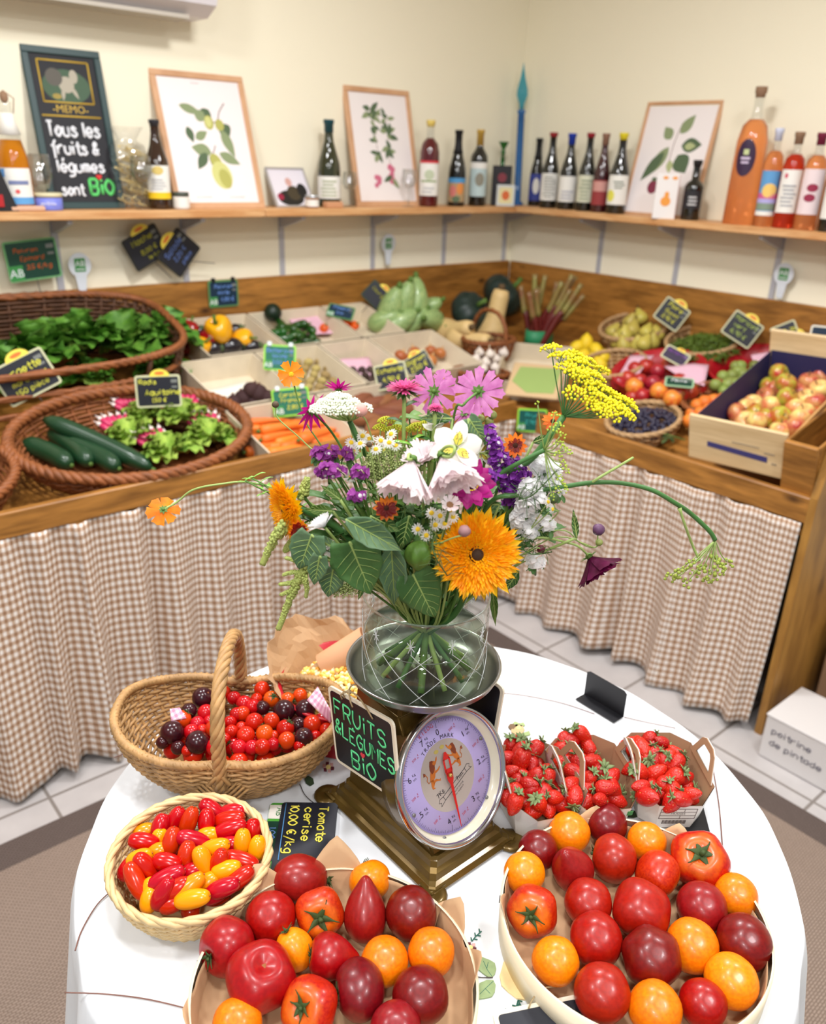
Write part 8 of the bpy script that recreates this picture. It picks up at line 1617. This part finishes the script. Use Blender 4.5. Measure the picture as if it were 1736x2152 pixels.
daisy('tiny chamomile daisy beside the white statice, upper of two', 1152, 1055, .08, 11, (.6, .2, .7)); daisy('tiny chamomile daisy beside the white statice, lower of two', 1161, 1070, .08, 11, (.7, 0, .6))
# --- statice
def statice(label, name, clusters, dd, mt, mtip=None, fl=.0042, n0=1.0):
    t, P = flower(name, label, clusters[0][0], clusters[0][1], dd); mb = MB(); wb_ = MB(); gb = MB(); r = random.Random(int(clusters[0][0]*3+clusters[0][1]))
    for cx, cy, rx, ry in clusters:
        n = int(n0*rx*ry/11)
        for i in range(n):
            a, q = r.uniform(0, 6.28), r.random()**.5; x, y = cx+rx*q*math.cos(a), cy+ry*q*math.sin(a); c = Fp(x, y, dd+.010*(1-q*q)+r.uniform(-.006, .006))-P
            d = (ROT @ Vector((math.cos(a)*q*.9, -math.sin(a)*q*.8+.3, .7))).normalized(); M = frame(c, d, (r.random(), r.random(), r.random())); mb.T = M
            k = fl*r.uniform(.8, 1.2); mb.lathe([(.15*k, -.5*k), (.45*k, -.1*k), (.9*k, .25*k)], 6, fn=lambda q_, th: q_*(1+.18*math.cos(3*th))); mb.lathe([(0, .02*k), (.55*k, .05*k)], 6)
            if mtip and i % 9 == 0: wb_.T = M; wb_.lathe([(.1*k, .1*k), (.5*k, .4*k), (.1*k, .45*k)], 6)
        gb.tube([Fp(cx, cy+ry*.4, dd-.006)-P, Fp(cx, cy+ry+14, dd-.02)-P], .0016, 5)
        for k in range(5):
            blade(gb, Fp(cx+r.uniform(-rx, rx)*.7, cy+r.uniform(0, ry)*.9, dd-.003)-P, (r.uniform(-1, 1), r.uniform(-1, 1), -.4), .012, .006, (0, 0, 1), k, .05, 3)
    mb.T = Matrix.Identity(4); mb.build('papery_petals', mt, t); gb.build('green_bracts', m_fl, t)
    if wb_.v: wb_.build('white_florets', mW, t)
    stem(t, P, .0018, start=(0, 0, -.01))
statice('mauve statice cluster at the far left, upper one above the other', 'statice', [(690, 951, 34, 13), (672, 955, 14, 8)], .06, mStatL, 1); statice('small mauve statice cluster right of the upper left one', 'statice', [(731, 953, 12, 12)], .06, mStatL); statice('mauve statice cluster at the far left, lower one beside the amaranth', 'statice', [(692, 988, 34, 14)], .08, mStatL, 1)
statice('small mauve statice cluster left of the pale green lace umbel', 'statice', [(756, 990, 17, 13)], .08, mStatL); statice('small mauve statice cluster above the big grey-green leaves', 'statice', [(748, 1040, 18, 12)], .10, mStatL, 1)
statice('tall purple statice spike right of the white lily', 'statice', [(1030, 908, 13, 14), (1040, 935, 17, 18), (1050, 965, 22, 20), (1055, 995, 15, 16)], .05, mStat, 1); statice('purple statice cluster under the white lily, right of the zinnia', 'statice', [(1018, 1000, 26, 16)], .07, mStat, 1); statice('large purple statice cluster beside the orange coreopsis', 'statice', [(1088, 990, 26, 28), (1068, 1020, 22, 20)], .04, mStat, 1); statice('purple statice cluster low behind the zinnia', 'statice', [(1080, 1050, 24, 18)], .03, mStat, 1)
statice('white statice spray at the upper right of the bouquet', 'white_statice', [(1135, 975, 22, 22), (1160, 992, 22, 26), (1148, 1015, 20, 16), (1172, 1030, 14, 12)], .04, mW, fl=.0046); statice('white statice spray in the middle right beside the sunflower', 'white_statice', [(1118, 1030, 24, 24), (1110, 1062, 26, 24), (1130, 1050, 18, 16)], .06, mW, fl=.0048); statice('white statice spray touching the right edge of the sunflower', 'white_statice', [(1098, 1092, 24, 24), (1112, 1115, 20, 18), (1150, 1100, 16, 14), (1125, 1180, 18, 14)], .055, mW, fl=.0048)
# --- white lily-like alstroemeria
mLil = flat('lily_white', 252, 250, 242, .45, thin=.45); mLily = flat('lily_yellow_throat', 232, 214, 84, .5); mSp = flat('lily_speckle', 96, 60, 40, .6)
def lily(label, px, py, dd, R, cdir, spin=0, n=6, el=.35, throat=True, via=None):
    t, P = flower('alstroemeria', label, px, py, dd); s_ = PX(R, dd); mb = headmb(cdir, s_, spin)
    for i in range(n): pet(mb, 2*PI*i/n, .05, 1.05 if i % 2 else .95, .52 if i % 2 else .72, el+(.15 if i % 2 else 0), -.28, cup=-.12 if i % 2 == 0 else .12, tip='round', nv=9, nu=6, ruf=.02, seed=i)
    mb.build('petals', mLil, t)
    if throat:
        mb = headmb(cdir, s_, spin)
        for i in (1, 3, 5): pet(mb, 2*PI*i/n, .1, .55, .30, el+.17, -.28, cup=.12, tip='point', z0=.09)
        mb.build('yellow_throat', mLily, t); mb = headmb(cdir, s_, spin)
        for i in (1, 3, 5):
            for k in range(14):
                v = .2+.04*(k//2); y = ((k % 2)-.5)*.12+rf.uniform(-.04, .04); a = 2*PI*i/n; x = .1+.55*v*1.4; c, q = math.cos(a), math.sin(a); zz = .05+.55*(math.sin(el+.17)*v*1.4-.2*v*v)+.11
                mb.box((x*c-y*q, x*q+y*c, zz), (.05, .016, .006), R=Matrix.Rotation(a, 3, 'Z'))
        mb.build('dark_speckles', mSp, t); mb = headmb(cdir, s_, spin)
        for k in range(6): a = k; mb.tube(crv([(0, 0, 0), (.08*math.cos(a), .08*math.sin(a), .35), (.22*math.cos(a), .22*math.sin(a), .6)], 3), .014, 5)
        mb.build('stamens', m_stl, t)
    stem(t, P, .002, via=via)
lily('big white lily-like alstroemeria with yellow speckled throat, facing forward', 958, 942, .10, 62, (.05, .15, .95), .3); lily('white alstroemeria bloom half open behind and left of the large one', 918, 902, .06, 40, (-.3, .75, .4), .2, el=.9, throat=False); lily('white speckled alstroemeria bloom right of and behind the large one', 1008, 952, .05, 40, (.7, -.1, .5), .1, el=.5)
# --- double white cosmos seen from behind/side
def bell(name, label, px, py, dd, R, cdir, mp, n=14, wd=.42, el=.75, via=None, cal=True, rows=3):
    t, P = flower(name, label, px, py, dd); s_ = PX(R, dd); mb = headmb(cdir, s_)
    for q in range(rows): ring(mb, n, .03, 1.0-.12*q, wd, el+.18*q, -.1, a0=q*.3, tip='notch', nv=6, nu=6, ruf=.09, cup=.22, jit=.14)
    mb.build('petals', mp, t); sepals(cdir, s_, .26, z=-.03, el=.4).build('sepals', m_fl2, t); stem(t, P, .0016, m_stl, via)
bell('white_cosmos', 'white double cosmos hanging face down at the centre, left of the pair', 868, 966, .13, 98, (-.28, -.92, .2), mWp, el=.98, via=[(858, 965, .14), (862, 955, .12), (880, 990, .09), (890, 1060, .06)])
bell('white_cosmos', 'blush white double cosmos hanging face down, right of the pair', 928, 958, .12, 98, (.38, -.85, .25), mWp, el=.95, via=[(948, 960, .15), (955, 940, .15), (930, 945, .12), (900, 1000, .06)])
bell('white_cosmos', 'blush white cosmos petals standing up behind the hanging pair', 893, 970, .09, 50, (-.3, .6, .5), mWp, el=.6)
bell('white_cosmos', 'small white cosmos facing up left above the big leaves', 682, 1108, .11, 36, (-.5, .75, .2), mW, el=.7); bell('white_cosmos', 'small white bloom tucked under the grey-green leaf', 692, 1148, .10, 22, (-.2, -.6, .5), mW)
simple('blush_cosmos', 'small blush flower with a brown centre above the chamomile', 945, 1062, .145, 22, (.2, .4, .85), 9, .5, mWp, flat('tan_disc', 150, 110, 76, .7), cR=.42, el=.5)
# --- zinnia
t, P = flower('magenta_zinnia', 'magenta zinnia with a yellow ring, half behind the white cosmos', 988, 1016, .105); s_ = PX(50, .09)
mb = headmb((.15, .1, .95), s_); ring(mb, 11, .15, .95, .52, .05, -.05, tip='round', nv=7, nu=5, cup=-.12); ring(mb, 9, .15, .75, .48, .25, -.05, a0=.3, tip='round', nv=7, nu=5, cup=-.1); mb.build('petals', mMg, t)
mb = headmb((.15, .1, .95), s_); bumps(mb, 60, .26, .2, .035); mb.build('dark_disc', flat('zinnia_disc', 90, 20, 40, .7), t); mb = headmb((.15, .1, .95), s_)
for k in range(26): a = 2*PI*k/26; mb.ell((.31*math.cos(a), .31*math.sin(a), .16+.03*(k % 2)), .035, 6, 4)
mb.build('yellow_florets', mYc, t); stem(t, P, .0024)
# --- red and orange daisies
for lab, px, py, dd, R, cd_ in (('orange coreopsis with a dark red heart beside the purple statice', 1083, 936, .05, 25, (.0, .1, .99)), ('dark red coreopsis with yellow petal tips under the white cosmos', 812, 1068, .13, 26, (.1, .1, .98)), ('half hidden yellow-tipped dark coreopsis below the left sunflower', 627, 1114, .10, 22, (.3, -.2, .85)), ('yellow-orange marigold behind the dill stem at the upper right', 1162, 885, .02, 22, (-.2, .3, .9))):
    dk = 'dark' in lab[:6] or 'half' in lab; simple('coreopsis', lab, px, py, dd, R, cd_, 12, .42, mOr2, flat('coreopsis_disc', 70, 30, 10, .8), tip='round', inner=mRed if 'behind the dill' not in lab else None, cR=.22, el=.05)
    if dk:
        for c in bpy.context.scene.objects:
            if c.name.startswith('inner_petal_zone') and c.parent and c.parent['label'] == lab: c.scale = (1.45, 1.45, 1.3)
# --- double sunflowers
def sunflower(label, px, py, dd, R, cdir, spin=0, full=True, via=None):
    t, P = flower('double_sunflower', label, px, py, dd); s_ = PX(R, dd); mb = headmb(cdir, s_, spin)
    for q, (n, L_, el) in enumerate(((19, .90, -.02), (19, .84, .07), (17, .74, .16))): ring(mb, n, .12, L_, .31, el, -.04, jit=.12, a0=q*.17, tip='point', nv=6, nu=3, cup=.2)
    mb.build('ray_petals', mG, t); mb = headmb(cdir, s_, spin)
    for q in range(12):
        rr_ = .12+.05*q; n = int(20+q*5.0); el = 1.15-.055*q
        for i in range(n): pet(mb, 2*PI*i/n+rf.uniform(-.1, .1), rr_, (.11+.013*q)*rf.uniform(.75, 1.25), .050, el+rf.uniform(-.22, .22), -.1, cup=.3, tip='point', nu=2, nv=3, z0=.15-.0007*q*q)
    mb.build('inner_petals', mG2, t); mb = headmb(cdir, s_, spin); bumps(mb, 50, .15, .03, .022); mb.ell((0, 0, .05), (.17, .17, .12), 14, 8); mb.T = mb.T; mb.build('dark_centre', mDk, t)
    mb = headmb(cdir, s_, spin); ring(mb, 16, .1, .6, .2, -.15, -.1, tip='point', z0=-.05); mb.ell((0, 0, -.06), (.35, .35, .1), 16, 6); mb.build('sepals', m_fl2, t); stem(t, P, .0042, m_std, via)
sunflower('large golden double sunflower facing forward over the vase rim', 1002, 1165, .115, 108, (.04, .0, .99), .2); sunflower('golden double sunflower seen edge-on at the left of the bouquet', 604, 1070, .07, 76, (-.82, -.25, .5), .5, via=[(640, 1075, .05), (720, 1120, .04)])
# --- dark cosmos and buds at the right
simple('dark_cosmos', 'deep purple cosmos drooping at the right end of a thin stem', 1240, 1172, .04, 72, (.5, -.78, .2), 9, .6, mPu, None, el=.72, cu=-.15, via=[(1218, 1150, .05), (1190, 1140, .05), (1130, 1130, .06), (1060, 1150, .06)], sm=m_stl, rows=2, ruf=.06)
def bud(label, px, py, dd, R, mt, via=None):
    t, P = flower('flower_bud', label, px, py, dd, cat='flower bud'); s_ = PX(R, dd); MB().ell((0, 0, 0), (s_, s_, s_*.95), 14, 10, fn=lambda q, d, th, ph: q*(1+.06*math.cos(7*th))).build('bud', mt, t)
    mb = headmb((0, .9, .2), s_); ring(mb, 7, .2, 1.0, .5, .7, -.1, tip='point', z0=-.95); mb.build('sepals', m_fl2, t); stem(t, P, .0008, m_stl, via, deep=False, start=(0, 0, -s_*.8))
m_bp, m_bg = flat('purple_bud', 96, 60, 92, .5), flat('green_bud', 140, 150, 80, .5)
bud('purple bud above the deep purple cosmos', 1258, 1113, .04, 13, m_bp, [(1252, 1150, .04), (1220, 1140, .05), (1150, 1120, .05)]); bud('tiny green bud between the purple bud and the deep purple cosmos', 1259, 1140, .04, 8, m_bg, [(1240, 1150, .04), (1150, 1135, .05)]); bud('small wine-red bud at the right edge of the sunflower', 1137, 1154, .07, 9, flat('wine_bud', 90, 20, 40, .5), [(1110, 1160, .07)])
bud('pinkish bud in front of the large sunflower petals', 976, 1116, .17, 13, flat('mauve_bud', 150, 110, 110, .6), [(960, 1128, .17), (930, 1140, .15), (900, 1160, .1)]); bud('green hairy bud above the deep purple cosmos stem', 1163, 1047, .07, 12, flat('dark_green_bud', 76, 100, 56, .6), [(1165, 1070, .07), (1150, 1100, .06)]); bud('dark round bud on a thin stem left of the orange cosmos stem', 579, 850, .0, 7, flat('brown_bud', 86, 70, 50, .7), [(585, 880, 0), (640, 930, 0), (700, 1000, .01)])
bud('pale bud right beside the white lace umbel', 758, 862, .075, 14, flat('pale_bud', 206, 150, 140, .6), [(770, 885, .07), (785, 930, .06), (810, 990, .04)]); bud('tiny brown bud among the chamomile daisies', 776, 934, .08, 6, flat('brown_bud', 86, 70, 50, .7))
for i, (x, y) in enumerate([(1010, 880), (1028, 886), (1020, 900), (1035, 872)]): bud('lime green seed bud, %s of the bunch beside the pink cosmos' % ('leftmost', 'middle', 'lowest', 'rightmost')[i], x, y, .04, 9, m_bg)
# --- physalis
t, P = flower('physalis_lantern', 'green papery physalis lantern left of the large sunflower', 879, 1165, .12); s_ = PX(28, .12)
MB().ell((0, 0, 0), (s_, s_, s_*1.1), 30, 14, fn=lambda q, d, th, ph: Vector((q.x*(1+.10*math.cos(5*th)), q.y*(1+.10*math.cos(5*th)), q.z-s_*.35*math.exp(-((PI-ph)/.35)**2)))).build('husk', flat('husk_green', 88, 126, 44, .45, var=.2, vs=100), t); stem(t, P, .0014, start=(0, 0, s_))
# --- amaranth tassels
def tassel(label, pts, R0, dd, branches=()):
    t, P = flower('green_amaranth', label, pts[0][0], pts[0][1], dd); mb = MB(); r = random.Random(int(pts[0][0]))
    for path in [pts]+list(branches):
        C = crv([Fp(x, y, d) for x, y, d in path], 8); n = len(C); k0 = 1 if path is pts else .62
        for i, c in enumerate(C):
            R_ = R0*k0*(1-.6*i/n)
            for j in range(9):
                d = Vector((r.uniform(-1, 1), r.uniform(-1, 1), r.uniform(-1, 1))).normalized(); mb.ell(c-P+d*R_*.8, R_*.38, 5, 4)
        mb.tube([c-P for c in C], R0*k0*.55, 6)
    mb.build('seed_tassel', flat('amaranth_lime', 174, 186, 100, .7, var=.2, vs=300), t); stem(t, P, .0018, deep=False)
tassel('green amaranth tassel rising between the left sunflower and the statice', [(636, 1040, .05), (642, 1020, .05), (646, 1005, .05)], .007, .05); tassel('green amaranth tassel hanging at the far left below the sunflower', [(598, 1105, .08), (582, 1125, .08), (565, 1155, .08), (552, 1185, .08)], .0075, .08)
tassel('long branching amaranth tassel hanging in front of the gingham curtain', [(640, 1195, .08), (625, 1225, .08), (608, 1262, .08), (596, 1295, .08), (585, 1322, .08)], .0065, .08, [[(640, 1205, .08), (615, 1203, .08), (595, 1208, .08)], [(632, 1220, .08), (610, 1225, .08), (588, 1228, .08)], [(622, 1240, .08), (604, 1245, .08), (590, 1250, .08)], [(640, 1215, .09), (645, 1235, .09), (643, 1255, .09)], [(650, 1190, .08), (620, 1178, .08), (600, 1172, .08)]]); tassel('short pale amaranth tassel under the left sunflower', [(618, 1140, .07), (606, 1150, .07), (598, 1158, .07)], .006, .07)
# --- leaves
def bigleaf(label, base, tip, dd, W_, mt, fold=.25, heart_=True, dz=0, droop=.1, name='large_leaf', turn=0):
    B = Fp(base[0], base[1], dd); T_ = Fp(tip[0], tip[1], dd+dz); t = thing(name, label, 'leaf', Matrix.Translation(B)); d = T_-B; L_ = d.length; d.normalize(); view = (CAMZ-B).normalized(); n = (view-d*view.dot(d)).normalized(); n = Matrix.Rotation(turn, 3, d) @ n; s_ = d.cross(n); w_ = W_*L_; sd = rf.random()*9
    def prof(v): return (math.sin(PI*min(1, (v*.93+.07))**.62)**.85 if heart_ else math.sin(PI*min(1, v+.02)**.8))*(1 if v < 1 else 0)
    def f(u, v):
        x = (u-.5)*2; wv = prof(v)*w_*.5*(1+.05*math.sin(v*26+sd)); back = -.13*L_*abs(x)**1.3*(1-v)**6 if heart_ else 0
        vein = .010*L_*abs(math.sin((v*7-abs(x)*2.2)*PI))*(abs(x)**.4)
        return d*(L_*v+back)+s_*wv*x+n*(fold*w_*(abs(x)**1.4-.4)*.4*prof(v)+vein-droop*L_*v*v+.04*L_*math.sin(v*5+x*2+sd)*abs(x))
    MB().grid(f, 12, 18).build('blade', mt, t, solid=.0004)
    MB().tube([f(.5, i/10)-n*.0004+n*.0006 for i in range(11)], [.0011*(1-i/11)+.0002 for i in range(11)], 5).build('midrib', m_stl, t); mb = MB()
    for i in range(1, 6):
        for sg in (0, 1): v0 = i/7.; mb.tube([f(.5, v0)+n*.0004, f(.5+(sg-.5)*.45, min(1, v0+.10))+n*.0006, f(.5+(sg-.5)*.85, min(1, v0+.19))+n*.0006], .0003, 4)
    mb.build('side_veins', m_stl, t)
    st = Vector((SX, SY, NZ))+Vector((B.x-SX, B.y-SY, 0)).normalized()*.05; MB().tube([p-B for p in crv([B, (B+st)/2+Vector((0, 0, .01)), st, Vector((SX, SY, VZ+.06)), Vector((SX-(B.x-SX)*.3, SY-(B.y-SY)*.3, VZ+.015))], 5)], .0016, 6).build('leaf_stalk', m_stl, t); return t
bigleaf('largest heart-shaped green leaf at the front left over the vase', (735, 1140), (782, 1252), .13, .82, m_fl); bigleaf('grey-green folded leaf above the largest heart-shaped leaf', (728, 1092), (845, 1158), .14, .42, m_fl3, .8, heart_=False, droop=.0); bigleaf('grey-green ruffled leaf at the left of the largest leaf', (655, 1125), (628, 1200), .12, .85, m_fl3, .4)
bigleaf('grey-green leaf hanging low at the left of the vase', (700, 1195), (690, 1258), .11, .75, m_fl3, .4); bigleaf('green leaf at lower left overlapping the ruffled leaf', (672, 1170), (660, 1232), .125, .6, m_fl3, .6); bigleaf('broad veined leaf hanging over the vase rim at centre', (868, 1208), (915, 1302), .12, .8, m_fl, .15); bigleaf('narrow folded leaf between the two biggest leaves', (822, 1140), (830, 1278), .12, .38, m_fl3, .9, heart_=False)
bigleaf('pointed green leaf under the dark red coreopsis', (780, 1085), (842, 1118), .12, .5, m_fl, .4, False); bigleaf('dark green leaf left of the physalis lantern', (860, 1085), (842, 1160), .10, .5, m_fl, .4, False); bigleaf('grey-green leaf beneath the pink cosmos pair', (950, 880), (880, 878), .06, .35, m_fl3, .5, False); bigleaf('grey-green leaf right of the white lily', (985, 880), (1018, 928), .085, .62, m_fl3, .3)
bigleaf('light green leaf beside the left sunflower', (700, 1075), (640, 1070), .07, .42, m_fl2, .5, False); bigleaf('small green leaf at the lower left of the sunflower stem', (720, 1160), (640, 1120), .10, .3, m_fl3, .5, False); bigleaf('slim green leaf curving at the right of the bouquet', (1212, 1130), (1205, 1072), .06, .22, m_fl, .4, False); bigleaf('green leaf under the mauve statice at the left', (715, 1050), (675, 1020), .08, .35, m_fl2, .5, False)
bigleaf('dark leaf in the shade right of the zinnia', (1050, 1060), (1000, 1062), .05, .4, m_fl, .4, False); bigleaf('green leaf behind the dill stem at the right', (1120, 930), (1160, 915), .02, .4, m_fl, .4, False); bigleaf('green leaf beneath the right edge of the sunflower', (1090, 1200), (1060, 1245), .05, .4, m_fl, .4, False); bigleaf('green leaf below the white statice at the right', (1120, 1110), (1160, 1128), .05, .45, m_fl, .4, False); bigleaf('drooping dark green leaf hanging behind the vase at the right', (1035, 1230), (1042, 1320), -.06, .16, m_fl2, .4, False)
bigleaf('thin green sprout hanging beside the vase rim', (765, 1225), (752, 1262), .08, .3, m_fl, .4, False); bigleaf('small leaf sheltering under the physalis lantern', (905, 1110), (940, 1150), .09, .5, m_fl, .4, False); bigleaf('light leaf between the daisies and the white cosmos', (800, 1000), (770, 960), .05, .5, m_fl2, .4, False)
# --- leafy filler and feathery dill
def filler(label, spots, mt, L_=.035, W_=.010, n=9, name='foliage_sprig'):
    P = Fp(*spots[0]); t = thing(name, label, 'foliage', Matrix.Translation(P)); mb = MB(); sb = MB(); r = random.Random(int(spots[0][0]+spots[0][1]))
    for s_ in spots:
        c = Fp(*s_)-P; e = Vector((SX, SY, NZ))-P; sb.tube(crv([c, (c+e)/2+Vector((0, 0, .01)), e], 4), .0011, 5)
        for k in range(n):
            q = c+(e-c)*(k/n)*.45; a = k*2.4; d = Vector((math.cos(a), math.sin(a), .5)); blade(mb, q, d, L_*r.uniform(.7, 1.2), W_*r.uniform(.8, 1.3), (0, 0, 1), k, .08, 4)
    mb.build('leaves', mt, t); sb.build('sprig_stems', m_stg, t)
filler('leafy green filler under the chamomile at the left centre', [(770, 1000, .04), (740, 970, .03), (800, 1030, .06), (760, 1060, .06)], m_fl2); filler('bushy light green sprig on the aster stem', [(868, 925, .07), (880, 940, .07), (860, 945, .06)], flat('fresh_green', 112, 160, 52, .5), .03, .008, 12)
filler('dark green filler in the middle of the bouquet', [(850, 1060, .06), (880, 1090, .07), (830, 1110, .08), (900, 1150, .07), (800, 1150, .08)], m_fl, .045, .018); filler('dark green filler behind the purple statice', [(1030, 1040, .0), (1080, 1080, .0), (1100, 1030, -.02), (1140, 1090, .0), (1060, 1130, .03)], m_fl, .045, .016); filler('green filler behind the white lily at the top', [(900, 870, -.02), (960, 900, -.03), (860, 880, -.03), (1000, 930, -.02)], m_fl2, .04, .014)
filler('green filler at the left behind the small white cosmos', [(680, 1040, .02), (720, 1080, .04), (650, 1090, .03), (700, 1130, .05)], m_fl, .045, .018); filler('green filler at the low back of the bouquet', [(780, 1180, .0), (860, 1210, .03), (930, 1230, .0), (1000, 1230, -.02)], m_fl, .05, .02); filler('green filler at the right around the statice bracts', [(1150, 1060, .03), (1130, 1010, .0), (1160, 1120, .03)], m_fl, .03, .012)
filler('leafy sprig at the far left on the arching stem', [(545, 1015, .035), (530, 1005, .035), (515, 1010, .04)], flat('fresh_green', 112, 160, 52, .5), .022, .003, 16)
def feather(label, pts, n, dd):
    P = Fp(*pts[0]); t = thing('dill_fronds', label, 'foliage', Matrix.Translation(P)); mb = MB(); r = random.Random(n+int(pts[0][0]))
    C = crv([Fp(*p) for p in pts], 6); mb.tube([c-P for c in C], .0007, 5)
    for k in range(n):
        c = C[k % len(C)]-P; d = Vector((r.uniform(-1, 1), r.uniform(-1, 1), r.uniform(-.6, .9))).normalized()*.022; mb.tube([c, c+d*.5+Vector((0, 0, .003)), c+d], .00035, 3, caps=False)
    mb.build('thread_leaves', flat('frond_green', 62, 92, 40, .6), t)
feather('feathery green fronds over the white statice', [(1090, 1050, .09), (1120, 1040, .09), (1160, 1000, .09)], 34, .09); feather('feathery green fronds crossing left of the sunflower', [(905, 1130, .15), (915, 1170, .16), (940, 1210, .15)], 30, .15); feather('feathery green fronds under the dark red coreopsis', [(850, 1070, .1), (880, 1080, .11), (905, 1060, .1)], 30, .1)
feather('feathery fronds at the right of the sunflower by the wine-red bud', [(1090, 1150, .08), (1120, 1165, .08), (1160, 1160, .07)], 24, .08)
# extra cut stems standing in the water
for i in range(12):
    a = 2*PI*i/12+.3; b = a+PI+.5; P = Vector((SX+.045*math.cos(a), SY+.045*math.sin(a), NZ+.01)); t = thing('cut_stem', 'green cut flower stem standing in the vase water among the others', 'flower stem', Matrix.Translation(P), 'cut stems in the vase')
    MB().tube([p-P for p in crv([P, Vector((SX+.006*math.cos(a), SY+.006*math.sin(a), VZ+.075)), Vector((SX+.058*math.cos(b), SY+.058*math.sin(b), VZ+.012))], 6)], .0032+.0012*(i % 3 == 0), 8).build('stalk', (m_stg, m_stl, m_std)[i % 3], t)
for o in bpy.data.objects:
    if '_p' in o: del o['_p']
